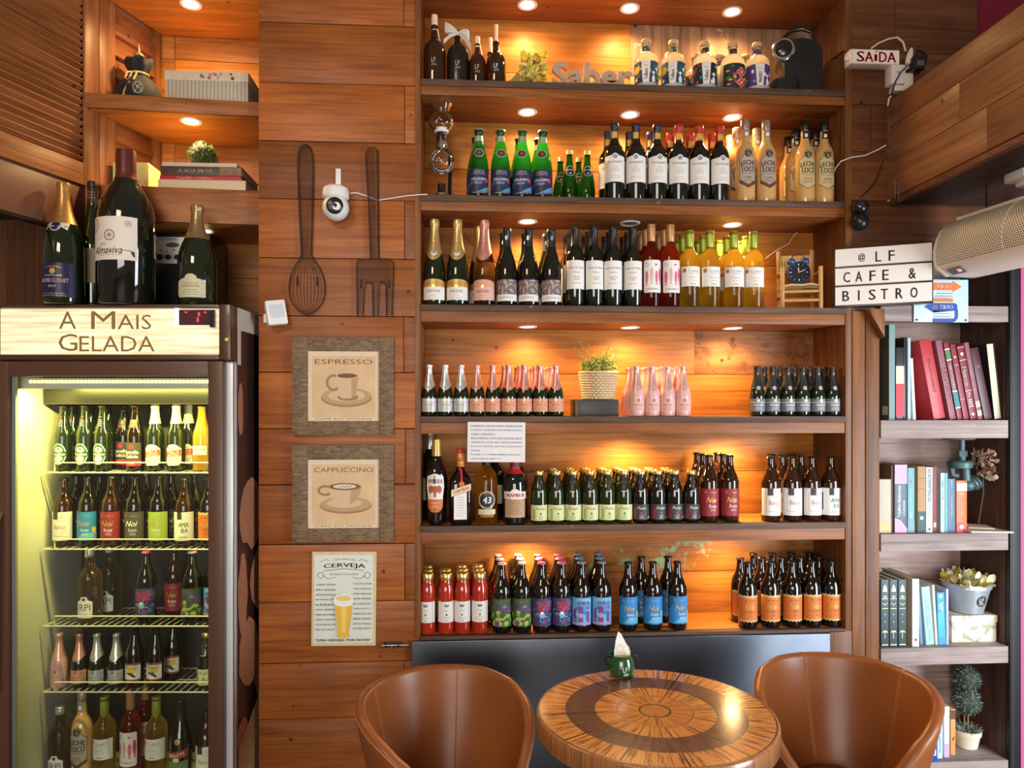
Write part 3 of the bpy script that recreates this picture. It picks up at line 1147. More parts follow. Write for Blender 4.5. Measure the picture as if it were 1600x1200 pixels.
def b_leche(dark):
    def f():
        H, R = .330, .0382
        pr = P(H, R, LECH)
        pap = mat('kraft_silver_label', (.46, .37, .30), .45) if dark else mat('antique_gold_label', (.62, .50, .24), .5)
        l = Print()
        o = [(-.034, .022), (0, 0), (.034, .022), (.034, .112), (.016, .127), (.0145, .140), (.008, .149), (0, .152), (-.008, .149), (-.0145, .140), (-.016, .127), (-.034, .112)]
        l.poly([(x * 1.06, (z - .075) * 1.03 + .075) for x, z in o], INK); l.poly(o, pap)
        l.disc(0, .134, .0145, INK); l.ring(0, .134, .0125, .001, pap); l.disc(0, .134, .0045, pap, rz=.0065); l.disc(0, .134, .002, INK, rz=.004)
        l.text('LECHE', 0, .098, .058, INK, h=.019, bold=.0006, arch=.003)
        l.text('LOCO', .002, .072, .052, INK, h=.021, bold=.0006, arch=-.003)
        l.line([(-.026, .058), (0, .054), (.026, .058)], .0014, INK)
        l.text('Coffee' if dark else 'Amaretto', 0, .040, .030, BROWNI, h=.009, shear=.3)
        l.rows(-.026, .026, .029, .006, 2, BROWNI, h=.0015)
        if dark:
            l.poly([(-.034, .022), (0, 0), (.034, .022), (.034, .033), (0, .012), (-.034, .033)], BROWNI)
        n = Print(); n.rect(-.013, .013, 0, .064, mat('neck_strip_paper', (.30, .24, .19), .5) if dark else INK); n.rect(-.006, .006, .006, .02, WHITEI)
        n.rows(-.008, .008, .05, .006, 4, WHITEI, h=.0022)
        return bottle('liqueur_bottle', pr, G_CREAM, [('label', l, .056), ('neck_seal', n, .262, lambda z: .0163), ('cap', screwcap(.0172, H - .035, H + .004, thin_cap if dark else CAPBLK, False))])
    return f


thin_cap = mat('smoky_cap', (.30, .22, .16), .2, .2)


def b_champ(pink):
    def f():
        H, R = .336, .0435
        pr = P(H, R, CHMP)
        l = Print()
        top = [(.052 * math.cos(a * PI / 10), .066 + .014 * math.sin(a * PI / 10)) for a in range(0, 11)]
        l.poly([(-.052, 0), (.052, 0)] + top, PALEPNK if pink else PAPER)
        l.poly([(-.052, .050), (.052, .050)] + top, PEACH if pink else GOLDI)
        if not pink:
            for k in range(11):
                l.rect(-.048 + k * .009, -.0465 + k * .009, .056, .072, BROWNI, layer=l.n)
            l.n += 1
        l.disc(0, .053, .006, GOLD)
        l.text('NESSIE', 0, .034, .052, BROWNI, h=.0095)
        l.text('Brut', 0, .018, .018, GOLDI, h=.006, shear=.3)
        l.rows(-.03, .03, .008, .005, 1, GOLDI, h=.0012)
        md = Print(); md.disc(0, 0, .0145, FOILG if not pink else PALEPNK); md.disc(0, 0, .0125, WHITEI if not pink else FOILR); md.ring(0, 0, .0065, .0016, GREYINK)
        foil = FOILR if pink else FOILG
        r = lerp_r(pr)
        mb = MB()
        seg = 24
        lv = [.188, .21, .24, .27, .298, .314, .318, .326, .3368]
        prof = [(r(z) + .0008 + (.0016 if z > .30 else 0), z) for z in lv] + [(.0001, .338)]
        mb.lathe(prof, foil, seg, cap0=False, cap1=False)
        for k in range(seg):                               # the foil dips to a point at front and back
            x, y, z = mb.v[k]
            zz = z + .022 - .036 * abs(math.cos(2 * PI * k / seg)) ** 2
            rr = r(zz) + .0008; a = 2 * PI * k / seg
            mb.v[k] = (rr * math.sin(a), -rr * math.cos(a), zz)
        for j in range(7):                                 # crumpled wire-cage end
            for k in range(seg):
                if lv[j] > .30:
                    i = j * seg + k
                    x, y, z = mb.v[i]; s = 1 + .07 * math.sin(k * PI / 2)
                    mb.v[i] = (x * s, y * s, z)
        return bottle('sparkling_wine_bottle', pr, G_PINKW if pink else G_CHAMP, [('foil', mb), ('label', l, .020), ('medallion', md, .204)])
    return f


def b_goldneck():
    t = b_champ(False)()
    return t


def b_mosaic():
    H, R = .306, .0398
    pr = P(H, R, BURG)
    l = Print()
    l.rect(-.054, .054, 0, .026, PAPER)
    l.rect(-.054, .054, .026, .084, mat('mosaic_grout_print', (.10, .07, .07), .5))
    rr = random.Random(4)
    cols = [mat('mosaic_blue', (.10, .15, .34), .5), mat('mosaic_grey', (.50, .47, .44), .5), mat('mosaic_rust', (.36, .14, .09), .5), mat('mosaic_sand', (.55, .42, .28), .5), mat('mosaic_plum', (.22, .12, .20), .5), mat('mosaic_green', (.16, .20, .14), .5)]
    for a in range(15):
        for c in range(8):
            x = -.053 + a * .0071; z = .0272 + c * .0071
            l.rect(x, x + .0060, z, z + .0060, rr.choice(cols), layer=l.n)
    l.n += 1
    l.text('INTIMISTA', 0, .014, .056, GREYINK, h=.0085)
    n = Print(); n.disc(0, 0, .005, FOILS, rz=.0085); n.disc(0, 0, .003, GREYINK, rz=.006)
    return bottle('wine_bottle', pr, G_WINE, [('capsule', capsule(pr, .235, H, FOILB)), ('label', l, .018), ('neck_label', n, .268, lambda z: .0166)])


def b_cuesta():
    H, R = .318, .0366
    pr = P(H, R, BORD)
    l = paper(R, 1.25, .112, PAPER)
    l.text('Cuesta del Madero', 0, .084, .072, DARKPAP, h=.008, shear=.1)
    l.text('Clasico', 0, .066, .030, REDINK, h=.007, shear=.3)
    l.line([(-.014, .045), (-.006, .049), (0, .046), (.008, .050), (.015, .044)], .0016, DARKPAP)
    l.rows(-.013, .013, .040, .004, 2, DARKPAP, h=.0014)
    l.rows(-.030, .030, .022, .005, 1, DARKPAP, h=.0014)
    return bottle('wine_bottle', pr, G_WINE, [('capsule', capsule(pr, .245, H, FOILB)), ('label', l, .068)])


def fish(l, x, z0, z1, w, m):
    h = z1 - z0
    l.poly([(x, z1), (x + w * .35, z1 - h * .12), (x + w * .5, z1 - h * .42), (x + w * .28, z1 - h * .78), (x + w * .10, z1 - h * .86), (x + w * .45, z0), (x, z0 + h * .05), (x - w * .45, z0),
            (x - w * .10, z1 - h * .86), (x - w * .28, z1 - h * .78), (x - w * .5, z1 - h * .42), (x - w * .35, z1 - h * .12)], m)


def b_rose():
    H, R = .330, .0366
    pr = P(H, R, BORD)
    l = Print()
    w, c = .040, .008
    o = []
    for cx, cz, a0 in ((w - c, c, -90), (w - c, .128 - c, 0), (-w + c, .128 - c, 90), (-w + c, c, 180)):
        o += [(cx + c * math.cos(math.radians(a0 + k * 22.5)), cz + c * math.sin(math.radians(a0 + k * 22.5))) for k in range(5)]
    l.poly(o, PAPER)
    pk = mat('fish_pink_ink', (.62, .16, .22), .5)
    for k, x in enumerate((-.026, -.006, .014, .031)):
        fish(l, x, .028 + .004 * (k % 2), .088 + .012 * (k % 2), .014, (pk, PALEPNK, pk, MAGENTA)[k])
    l.line([(-.030, .118), (-.018, .112), (-.020, .102), (-.030, .106), (-.030, .118)], .0014, DARKPAP)
    l.poly([(.012, .104), (.018, .112), (.015, .114), (.012, .111), (.009, .114), (.006, .112)], HOTRED)
    l.text('CONSERVA', 0, .014, .052, DARKPAP, h=.007)
    return bottle('wine_bottle', pr, G_ROSE, [('cap', screwcap(.0162, .263, H + .001, CAPTAN)), ('label', l, .057)])


def b_claro():
    H, R = .308, .0392
    pr = P(H, R, BORD)
    l = paper(R, 1.25, .078, PAPER)
    l.disc(-.034, .063, .009, TERRA); l.ring(-.034, .063, .007, .001, CREAMPAP)
    l.text('CLARO', .006, .060, .046, GREYINK, h=.009)
    l.rows(-.02, .03, .050, .004, 1, GREYINK, h=.0012)
    l.text('Albarino', .0, .036, .036, GREYPAP, h=.010, shear=.3)
    l.rows(-.02, .025, .022, .005, 1, GREYINK, h=.0012)
    l.rect(-.010, .012, .007, .011, GOLDI)
    return bottle('wine_bottle', pr, G_CLARO, [('cap', screwcap(.0168, .236, H + .001, CAPGREEN)), ('label', l, .083)])


def b_mini(kind):
    def f():
        H, R = .200, .0302
        pr = P(H, R, CHMP)
        foil, pap, glass, ink = {'silver': (FOILS, GREYPAP, G_CHAMP, GREYINK), 'rose': (FOILR, PEACH, G_CHAMP, TERRA), 'pink': (mat('pink_foil', (.75, .42, .38), .3, .5), PALEPNK, G_PWRAP, TERRA),
                                 'black': (FOILB, mat('smoke_grey_paper', (.17, .17, .19), .45), G_CHAMP, WHITEI)}[kind]
        l = Print()
        l.rect(-.039, .039, 0, .051, pap)
        if kind != 'pink':
            l.rect(-.039, .039, .036, .0375, ink)
        l.disc(0, .044, .0055, CAPGOLD if kind != 'pink' else INK); l.disc(0, .044, .0030, ink if kind != 'pink' else PALEPNK)
        l.text('NESSIE', 0, .026, .036, ink, h=.008)
        l.rows(-.02, .02, .014, .006, 2, ink, h=.0014)
        r = lerp_r(pr)
        mb = MB(); seg = 24
        lv = [.108, .124, .144, .166, .186, .188, .193, .1995]
        prof = [(r(z) + .0007 + (.001 if z > .186 else 0), z) for z in lv] + [(.0001, .2008)]
        mb.lathe(prof, foil, seg, cap0=False, cap1=False)
        for k in range(seg):
            a = 2 * PI * k / seg
            zz = .108 + .010 - .018 * abs(math.cos(a)) ** 3
            rr = r(zz) + .0007
            mb.v[k] = (rr * math.sin(a), -rr * math.cos(a), zz)
        md = Print(); md.disc(0, 0, .008, {'silver': GREYPAP, 'rose': PEACH, 'pink': PALEPNK, 'black': GREYPAP}[kind]); md.ring(0, 0, .0055, .0012, ink if kind != 'black' else GREYINK)
        if kind == 'black':
            md.rect(-.002, .002, .052, .068, GOLDI)
        return bottle('small_sparkling_bottle', pr, glass, [('foil', mb), ('label', l, .018), ('medallion', md, .112)])
    return f


def b_juice(kind):
    def f():
        H, R = .204, .0328
        pr = P(H, R, SQAT)
        l = Print()
        pap = mat('pale_lime_paper', (.66, .68, .36), .55) if kind == 'green' else DARKPAP
        l.rect(-.045, .045, 0, .060, pap)
        l.rect(-.030, -.019, .004, .046, LIME if kind == 'green' else ROSEPAP)
        l.text('Puian', .003, .046, .036, BROWNI if kind == 'green' else PAPER, h=.011, shear=.25)
        l.disc(.003, .026, .004, GREENI if kind == 'green' else HOTRED, rz=.005, n=7)
        l.text('100%', .003, .016, .016, GREENI if kind == 'green' else PAPER, h=.0045)
        l.rows(-.008, .014, .009, .004, 2, GREENI if kind == 'green' else PAPER, h=.0014)
        l.poly([(.028, .004), (.040, .004), (.040, .016), (.034, .012)], YELLOW)
        tg = Print(); tg.rect(-.0065, .0065, 0, .060, INK); tg.rect(-.0085, .0085, -.004, .038, GREYPAP); tg.disc(0, .036, .0085, INK); tg.ring(0, .036, .0072, .0012, GREYPAP)
        tg.rows(-.005, .005, .020, .006, 3, GREYINK, h=.002)
        return bottle('juice_bottle', pr, G_OLIVE if kind == 'green' else G_BROWN, [('label', l, .014), ('seal_tag', tg, .128), ('cap', screwcap(.0178, H * .925, H + .001, CAPGOLD, False))])
    return f


def b_beer(kind, H=.264, R=.0370):
    def f():
        pr = P(H, R, BEER)
        h = .108
        l = Print()
        W = R * 1.35
        capm = CAPBLK
        if kind in ('red', 'blue', 'greyb', 'lime'):
            pap = {'red': ROSEPAP, 'blue': SKY, 'greyb': mat('dark_taupe_paper', (.09, .075, .07), .5), 'lime': LIME}[kind]
            l.rect(-W, W, 0, h, pap)
            if kind == 'blue':
                l.poly([(-W, .050), (-.02, .088), (-.01, h), (-W, h)], mat('mid_blue_ink', (.02, .16, .42), .5))
                l.poly([(-.022, .006), (.05, .004), (.05, .030), (.0, .026)], SKYL)
                l.disc(.040, .040, .008, YELLOW, rz=.012)
            l.text('Noi', .002, .064, .046, GOLDI if kind != 'greyb' else WHITEI, h=.021, shear=.35, bold=.0004)
            l.text({'red': 'Rossa', 'blue': 'Avena', 'greyb': 'Scura', 'lime': 'Oliva'}[kind], .006, .040, .030, WHITEI, h=.013, shear=.1)
            l.rows(-.008, .022, .026, .005, 2, WHITEI, h=.0014)
            l.disc(-.022, .094, .0045, GOLDI, n=6); l.rows(-.012, .034, .092, .004, 1, GOLDI, h=.0018)
        elif kind in ('white', 'amara'):
            l.rect(-W, W, 0, h, PAPER)
            l.rect(-.022 if kind == 'white' else -.014, .0 if kind == 'white' else .004, .080, h, DARKPAP)
            if kind == 'white':
                l.line([(.030, .088), (-.028, .088), (-.028, .018), (.036, .014)], .0014, TERRA)
                l.text('Bianca', .004, .052, .042, TERRA, h=.017, shear=.1)
                l.rows(-.01, .03, .074, .004, 1, TERRA, h=.0012); l.rows(.005, .035, .036, .01, 2, TERRA, h=.0012)
            else:
                l.text('AMA', .010, .060, .036, GREENI, h=.017, shear=.15, bold=.0005)
                l.text('RA', .014, .038, .024, GREENI, h=.017, shear=.1, bold=.0005)
                l.rows(-.012, .03, .014, .004, 2, INK, h=.0014)
                l.rect(-.044, -.038, .02, .09, INK)
        elif kind == 'orange':
            n = 14
            top = [(-W + 2 * W * k / n, h - (.004 if k % 2 else 0)) for k in range(n, -1, -1)]
            bot = [(-W + 2 * W * k / n, (.005 if k % 2 else 0)) for k in range(n + 1)]
            l.poly(bot + top, mat('pale_gold_paper', (.66, .48, .20), .5))
            l.poly([(x, z + .006) for x, z in bot] + [(x, z - .008) for x, z in top], ORANGEP)
            l.text('Noi', .0, .062, .042, GOLDI, h=.020, shear=.35)
            l.text('ORO', .004, .042, .022, BROWNI, h=.010)
            l.line([(-.03, .042), (-.010, .042)], .0012, BROWNI); l.line([(.018, .042), (.034, .042)], .0012, BROWNI)
            l.rows(-.006, .016, .029, .005, 2, BROWNI, h=.0014)
            l.disc(-.014, .086, .003, BROWNI, n=6); l.rows(-.008, .03, .085, .004, 1, BROWNI, h=.0022)
        else:
            rr = random.Random({'lizard': 5, 'spider': 6, 'castle': 7}[kind])
            base = {'lizard': mat('dark_olive_print', (.06, .09, .03), .5), 'spider': mat('deep_violet_print', (.06, .05, .13), .5), 'castle': SKYL}[kind]
            l.rect(-W, W, 0, h, base)
            cs = {'lizard': [LIME, GREENI, PURPLE, mat('grass_print', (.22, .34, .07), .5), LIME], 'spider': [PURPLE, NAVY, mat('cobalt_print', (.05, .14, .40), .5), mat('slate_print', (.14, .14, .26), .5)],
                  'castle': [SKYL, LILAC, SKY, mat('pale_cyan_print', (.35, .62, .72), .5)]}[kind]
            for k in range(26):
                l.disc(rr.uniform(-W * .9, W * .9), rr.uniform(.008, h - .008), rr.uniform(.004, .011), rr.choice(cs), rz=rr.uniform(.004, .010), n=9)
            if kind == 'castle':
                for x, w_, z_ in ((-.03, .014, .05), (-.006, .018, .062), (.022, .012, .044)):
                    l.rect(x - w_ / 2, x + w_ / 2, .0, z_, PURPLE); l.poly([(x - w_ * .7, z_), (x + w_ * .7, z_), (x, z_ + .016)], PURPLE)
                l.disc(-.006, .040, .010, LILAC); l.rect(-.040, .040, .004, .014, LILAC)
            if kind == 'spider':
                for k in range(8):
                    a = k * PI / 4 + .3
                    l.line([(0, .044), (.016 * math.cos(a), .044 + .014 * math.sin(a)), (.024 * math.cos(a + .25), .044 + .026 * math.sin(a + .25))], .003, SKYL if k % 2 else HOTRED)
                l.disc(0, .044, .011, SKYL); l.disc(0, .052, .006, WHITEI)
            if kind == 'lizard':
                l.line([(-.026, .020), (-.010, .034), (.006, .030), (.022, .046), (.032, .040)], .008, LIME); l.disc(.032, .042, .006, LIME); l.disc(-.018, .014, .010, PURPLE)
            tc = {'lizard': PURPLE, 'spider': HOTRED, 'castle': PURPLE}[kind]
            l.text('HOCUS', .006, .087, .046, tc, h=.014, bold=.0012)
            l.text('POCUS', .006, .070, .046, tc, h=.014, bold=.0012)
            capm = {'lizard': CAPPALE, 'spider': CAPPINK, 'castle': CAPBLUE}[kind]
        return bottle('beer_bottle', pr, G_AMBER if kind in ('white', 'red', 'amara') else G_BROWN, [('label', l, H * .095), ('cap', crown(H, R * .37, capm))])
    return f


def b_tomato():
    H, R = .232, .0312
    pr = P(H, R, SAUC)
    l = paper(R, 1.3, .080, PAPER)
    l.text('sauce', .0, .066, .018, INK, h=.007, bold=.0008); l.rows(-.01, .01, .060, .004, 1, INK, h=.003)
    l.rows(-.014, .014, .048, .005, 2, GREYINK, h=.0012)
    l.disc(0, .030, .0034, INK)
    l.rows(-.020, .020, .020, .005, 2, GREYINK, h=.001)
    l.text('500ml', 0, .008, .012, INK, h=.004)
    l.rect(.026, .0268, .002, .078, INK)
    return bottle('sauce_bottle', pr, G_TOMATO, [('label', l, .047), ('cap', screwcap(.0232, H * .885, H + .001, CAPGOLD, False))])


def b_spirit(kind):
    def f():
        H, R = .252, .0478
        pr = P(H, R, SPIR)
        rr = random.Random({'yellow': 3, 'black': 8, 'folk': 5, 'purple': 11}[kind])
        base = {'yellow': mat('navy_floral_print', (.04, .07, .14), .5), 'black': mat('black_floral_print', (.02, .022, .03), .5), 'folk': mat('dark_folk_print', (.03, .028, .04), .5), 'purple': mat('violet_floral_print', (.10, .05, .20), .5)}[kind]
        cs = {'yellow': [YELLOW, LIME, NAVY, WHITEI, GREENI], 'black': [HOTRED, GREENI, WHITEI, TEAL], 'folk': [MAGENTA, GREENI, HOTRED, YELLOW], 'purple': [PURPLE, LILAC, MAGENTA, WHITEI, NAVY]}[kind]
        l = Print(); h = .100; W = .066
        l.rect(-W, W, 0, h, base)
        for k in range(30):
            l.disc(rr.uniform(-W * .92, W * .92), rr.uniform(.014, h - .008), rr.uniform(.003, .009), rr.choice(cs), rz=rr.uniform(.003, .009), n=7)
        if kind == 'yellow':
            l.disc(-.040, .068, .015, YELLOW)
        if kind == 'folk':
            for cz in (.064, .022):
                for k in range(4):
                    a = k * PI / 2
                    l.disc(.008 + .010 * math.cos(a), cz + .010 * math.sin(a), .009, WHITEI, layer=l.n)
                l.n += 1
                for k in range(4):
                    a = k * PI / 2
                    l.disc(.008 + .010 * math.cos(a), cz + .010 * math.sin(a), .0075, HOTRED, layer=l.n)
                l.n += 1
                l.disc(.008, cz, .006, YELLOW)
        else:
            l.poly([(-.013, .014), (.010, .014), (.016, h - .001), (-.019, h - .001)], PAPER)
            l.text('TeBura' if kind != 'purple' else 'MAVKU', -.001, .046, .042, INK, h=.013, rot=PI / 2, bold=.0005)
            l.rows(-.012, .010, .079, .004, 1, INK, h=.0014)
            l.poly([(.022, .016), (.034, .016), (.034, .034), (.028, .046), (.022, .034)], WHITEI); l.disc(.028, .052, .006, WHITEI)
            l.rect(-W, W, 0, .014, GREYPAP)
        n = Print(); n.rect(-.022, .022, 0, .026, base); n.disc(-.004, .012, .004, cs[0], n=7); n.disc(.008, .018, .003, cs[1], n=7)
        ck = MB(); ck.lathe([(.0188, H * .862), (.0195, H * .865), (.0195, H * .925), (.018, H * .935), (.0001, H * .935)], CORK, 20, cap0=False)
        hr = .207
        return bottle('spirit_bottle', [(r, z * hr / .235) for r, z in pr], G_SPIRIT, [('label', l, .006, lambda z: R), ('neck_seal', n, .152, lambda z: .0174), ('stopper', _sqm(ck, hr / .235))])
    return f


def _sqm(mb, k):
    mb.v = [(x, y, z * k) for x, y, z in mb.v]
    return mb


# ---- rows along the shelves
STOOD = []


def girth(o):
    return max(abs(v.co.x) for ch in o.children for v in ch.data.vertices)


def row(kind, builder, pxs, Y, z, labels, group, rz=None, jit=.0):
    out = []
    rr = random.Random(len(pxs) * 7 + int(Y * 1000))
    for i, px in enumerate(pxs):
        a = (rz[i] if rz else rr.uniform(-.22, .10))
        o = place(kind, builder, (X(px, Y), Y + (rr.uniform(-jit, jit)), z), a, labels[i] if isinstance(labels, list) else labels(i), group)
        STOOD.append((o, girth(o)))
        out.append(o)
    return out


def settle(z, lo=None, hi=None):
    """nudge the bottles of one shelf apart until none touch"""
    bs = [b for b in STOOD if abs(b[0].location.z - z) < 1e-4]
    for it in range(250):
        hit = False
        for i, (a, ra) in enumerate(bs):
            for c, rc in bs[i + 1:]:
                d = c.location - a.location
                gap = ra + rc + .0018 - math.hypot(d.x, d.y)
                if gap > 1e-5:
                    hit = True
                    wa = .25 if a.location.y < c.location.y - .03 else (.75 if a.location.y > c.location.y + .03 else .5)
                    u = Vector((d.x, d.y * .35, 0))
                    u = u.normalized() if u.length > 1e-6 else Vector((1, 0, 0))
                    a.location -= u * gap * wa
                    c.location += u * gap * (1 - wa)
                    for o_, r_ in ((a, ra), (c, rc)):
                        o_.location.y = min(o_.location.y, ND - .002 - r_)
                        o_.location.x = min(max(o_.location.x, NX0 + r_ + .001), NX1 - r_ - .001)
        if not hit:
            break


def nth(i):
    return ORD[i]


F1, F2, F3 = .050, .133, .2165
z2, z3, z4, z5, z6 = ST[1], ST[2], ST[3], ST[4], ST[5]
# second shelf
row('water', b_water, [748, 782, 816, 848], F1, z2, lambda i: f'green water bottle with dark blue label, {nth(i)} of the front row from the glass siphon', 'large green water bottles')
row('water', b_water, [744, 783.5, 814, 837], F2, z2, lambda i: f'green water bottle hidden behind the {nth(i)} front water bottle from the siphon', 'large green water bottles')
row('small_green', b_small_green, [890, 917.5], F1, z2, lambda i: 'small green water bottle with gold cap, front one, ' + ['nearer the large water bottles', 'nearer the red wine'][i], 'small green water bottles', rz=[.0, .0])
row('small_green', b_small_green, [875.5, 904], F2, z2, lambda i: 'small green water bottle standing behind its pair, ' + ['nearer the large water bottles', 'nearer the red wine'][i], 'small green water bottles')
row('viu_blue', b_viu(True), [960, 993.5, 1026.5], F1, z2, lambda i: f'red wine bottle with dark blue capsule, {nth(i)} front one from the small green bottles', 'white label red wine bottles')
row('viu_red', b_viu(False), [1060, 1092.5, 1124], F1, z2, lambda i: f'red wine bottle with red capsule, {nth(i)} front one from the blue capsule bottles', 'white label red wine bottles')
row('viu_blue', b_viu(True), [950, 983.5, 1016], F2, z2, lambda i: f'red wine bottle with dark blue capsule, behind the {nth(i)} blue capsule front bottle', 'white label red wine bottles')
row('viu_red', b_viu(False), [1046.5, 1078.5, 1112.5], F2, z2, lambda i: f'red wine bottle with red capsule, behind the {nth(i)} red capsule front bottle', 'white label red wine bottles')
for k, (Y, pa, pb) in enumerate(((F1, (1164.5, 1197), (1257.5, 1287.5)), (F2, (1151, 1182), (1243, 1273)), (F3, (1140, 1171), (1232, 1262.5)))):
    wh_ = ['front', 'middle', 'rear'][k]
    row('leche_dark', b_leche(True), pa, Y, z2, lambda i: f'caramel liqueur bottle with brown-tipped silver label, {wh_} row, ' + ['beside the red wine', 'beside the gap'][i], 'caramel cream liqueur bottles', rz=[-.05, -.05])
    row('leche_gold', b_leche(False), pb, Y, z2, lambda i: f'caramel liqueur bottle with gold label, {wh_} row, ' + ['beside the gap', 'beside the niche side'][i], 'caramel cream liqueur bottles', rz=[-.08, -.08])
# third shelf
row('champ', b_champ(False), [679, 715], F1, z3, lambda i: 'sparkling wine bottle with gold foil and cream label, ' + ['nearest the planked pier', 'next to the pink one'][i], 'gold foil sparkling wine')
row('champ', b_champ(False), [749], F2 + .004, z3, lambda i: 'gold foil sparkling wine bottle standing behind the pink foil bottle', 'gold foil sparkling wine')
row('champ_pink', b_champ(True), [757], F1, z3, lambda i: 'rose sparkling wine bottle with pink foil and pink label', None)
row('mosaic', b_mosaic, [792, 826, 861.5], F1, z3, lambda i: f'red wine bottle with tiny-squares mosaic label, {nth(i)} front one from the pink foil bottle', 'mosaic label wine bottles')
row('mosaic', b_mosaic, [787, 821, 853.5], F2, z3, lambda i: f'mosaic label wine bottle hidden behind the {nth(i)} front mosaic bottle', 'mosaic label wine bottles')
row('cuesta', b_cuesta, [898.5, 928, 957.5, 989], F1, z3, lambda i: f'black capsule wine bottle with tall white label, {nth(i)} front one from the mosaic labels', 'tall white label wine bottles')
row('cuesta', b_cuesta, [893, 920.5, 953, 981.5], F2, z3, lambda i: f'black capsule wine bottle in the middle row, {nth(i)} from the mosaic labels', 'tall white label wine bottles')
row('cuesta', b_cuesta, [886.5, 915, 946, 975.5], F3, z3, lambda i: f'black capsule wine bottle in the rear row, {nth(i)} from the mosaic labels', 'tall white label wine bottles')
for k, (Y, ps) in enumerate(((F1, (1017.5, 1047.5)), (F2, (1010, 1039.5)), (F3, (1001.5, 1030)))):
    row('rose', b_rose, ps, Y, z3, lambda i: f'rose wine bottle with pink fish label, {["front", "middle", "rear"][k]} row, ' + ['beside the black capsules', 'beside the yellow wine'][i], 'rose wine bottles', rz=[-.05, -.05])
row('claro', b_claro, [1077.5, 1109, 1146.5, 1177.5], F1, z3, lambda i: f'yellow white-wine bottle with lime cap, {nth(i)} front one from the rose wine', 'lime cap white wine bottles')
row('claro', b_claro, [1067, 1099, 1136, 1166], F2, z3, lambda i: f'yellow white-wine bottle with lime cap, {nth(i)} of the middle row from the rose wine', 'lime cap white wine bottles')
row('claro', b_claro, [1058.5, 1091, 1123, 1155], F3, z3, lambda i: f'yellow white-wine bottle with lime cap, {nth(i)} of the rear row from the rose wine', 'lime cap white wine bottles')
# fourth shelf
M1, M2, M3, M4 = .040, .104, .168, .231
row('mini_silver', b_mini('silver'), [672, 696, 720.5], M1, z4, lambda i: f'small sparkling bottle with silver foil, {nth(i)} from the planked pier', 'small silver foil bottles')
row('mini_rose', b_mini('rose'), [744.5, 769, 793.5, 818, 843, 867], M1, z4, lambda i: f'small sparkling bottle with coppery foil, {nth(i)} front one from the silver foil bottles', 'small copper foil bottles')
row('mini_rose', b_mini('rose'), [789.5, 812.5, 837, 861.5], M2, z4, lambda i: f'small copper foil bottle in the second row, {nth(i)} from the silver foil bottles', 'small copper foil bottles')
row('mini_rose', b_mini('rose'), [808.5, 832, 856.5], M3, z4, lambda i: f'small copper foil bottle in the third row, {nth(i)} from the silver foil bottles', 'small copper foil bottles')
row('mini_rose', b_mini('rose'), [827, 851.5], M4, z4, lambda i: f'small copper foil bottle in the rearmost row, ' + ['nearer the pier', 'nearer the basket plant'][i], 'small copper foil bottles')
row('mini_pink', b_mini('pink'), [995.5, 1019, 1042, 1067], M1, z4, lambda i: f'small pale pink coated bottle, {nth(i)} front one from the basket plant', 'small pale pink bottles')
row('mini_pink', b_mini('pink'), [989, 1012.5, 1035.5, 1059.5], M2, z4, lambda i: f'small pale pink coated bottle, {nth(i)} of the second row from the basket plant', 'small pale pink bottles')
row('mini_pink', b_mini('pink'), [983, 1005.5, 1028.5, 1052], M3, z4, lambda i: f'small pale pink coated bottle, {nth(i)} of the rear row from the basket plant', 'small pale pink bottles')
row('mini_black', b_mini('black'), [1186, 1209.5, 1232.5, 1256.5, 1281, 1303.5], M1, z4, lambda i: f'small black foil bottle, {nth(i)} front one from the pale pink bottles', 'small black foil bottles')
row('mini_black', b_mini('black'), [1193.5, 1217, 1240.5, 1264.5, 1287.5], M2 + .008, z4, lambda i: f'small black foil bottle, {nth(i)} of the second row from the pale pink bottles', 'small black foil bottles')
# fifth shelf
J1, J2, J3, J4 = .044, .112, .180, .230
gx = [843.5, 869.5, 896, 921, 948, 974]
dx_ = [1000, 1027.5, 1054, 1080]
row('juice_green', b_juice('green'), gx, J1, z5, lambda i: f'pale green label juice bottle, {nth(i)} front one from the dark round liqueur bottle', 'small juice bottles')
row('juice_green', b_juice('green'), [867, 891.5, 916, 942.5, 967], J2, z5, lambda i: f'gold cap juice bottle in the second row, {nth(i)} from the dark round liqueur bottle', 'small juice bottles')
row('juice_green', b_juice('green'), [865, 889.5, 913.5, 938, 963], J3, z5, lambda i: f'gold cap juice bottle in the third row, {nth(i)} from the dark round liqueur bottle', 'small juice bottles')
row('juice_dark', b_juice('dark'), dx_, J1, z5, lambda i: f'dark label juice bottle, {nth(i)} front one from the pale green labels', 'small juice bottles')
row('juice_dark', b_juice('dark'), [992.5, 1018, 1043], J2, z5, lambda i: f'dark juice bottle in the second row, {nth(i)} from the pale green labels', 'small juice bottles')
row('juice_dark', b_juice('dark'), [986.5, 1011.5, 1035], J3, z5, lambda i: f'dark juice bottle in the third row, {nth(i)} from the pale green labels', 'small juice bottles')
for k, (Y, ps) in enumerate(((F1, (1108, 1140)), (F2, (1098, 1130)), (F3, (1089.5, 1121)))):
    row('beer_red', b_beer('red'), ps, Y, z5, lambda i: f'beer bottle with wine-red label, {["front", "middle", "rear"][k]} row, ' + ['beside the juice', 'beside the gap'][i], 'wine-red label beers')
row('beer_white', b_beer('white', .256, .0376), [1204, 1237.5, 1268], F1, z5, lambda i: f'amber beer bottle with white framed label, {nth(i)} front one from the red labels', 'white label beers')
row('beer_white', b_beer('white', .256, .0376), [1221.5, 1251], F2, z5, lambda i: 'amber beer bottle behind the white labels, ' + ['nearer the red labels', 'nearer the niche side'][i], 'white label beers')
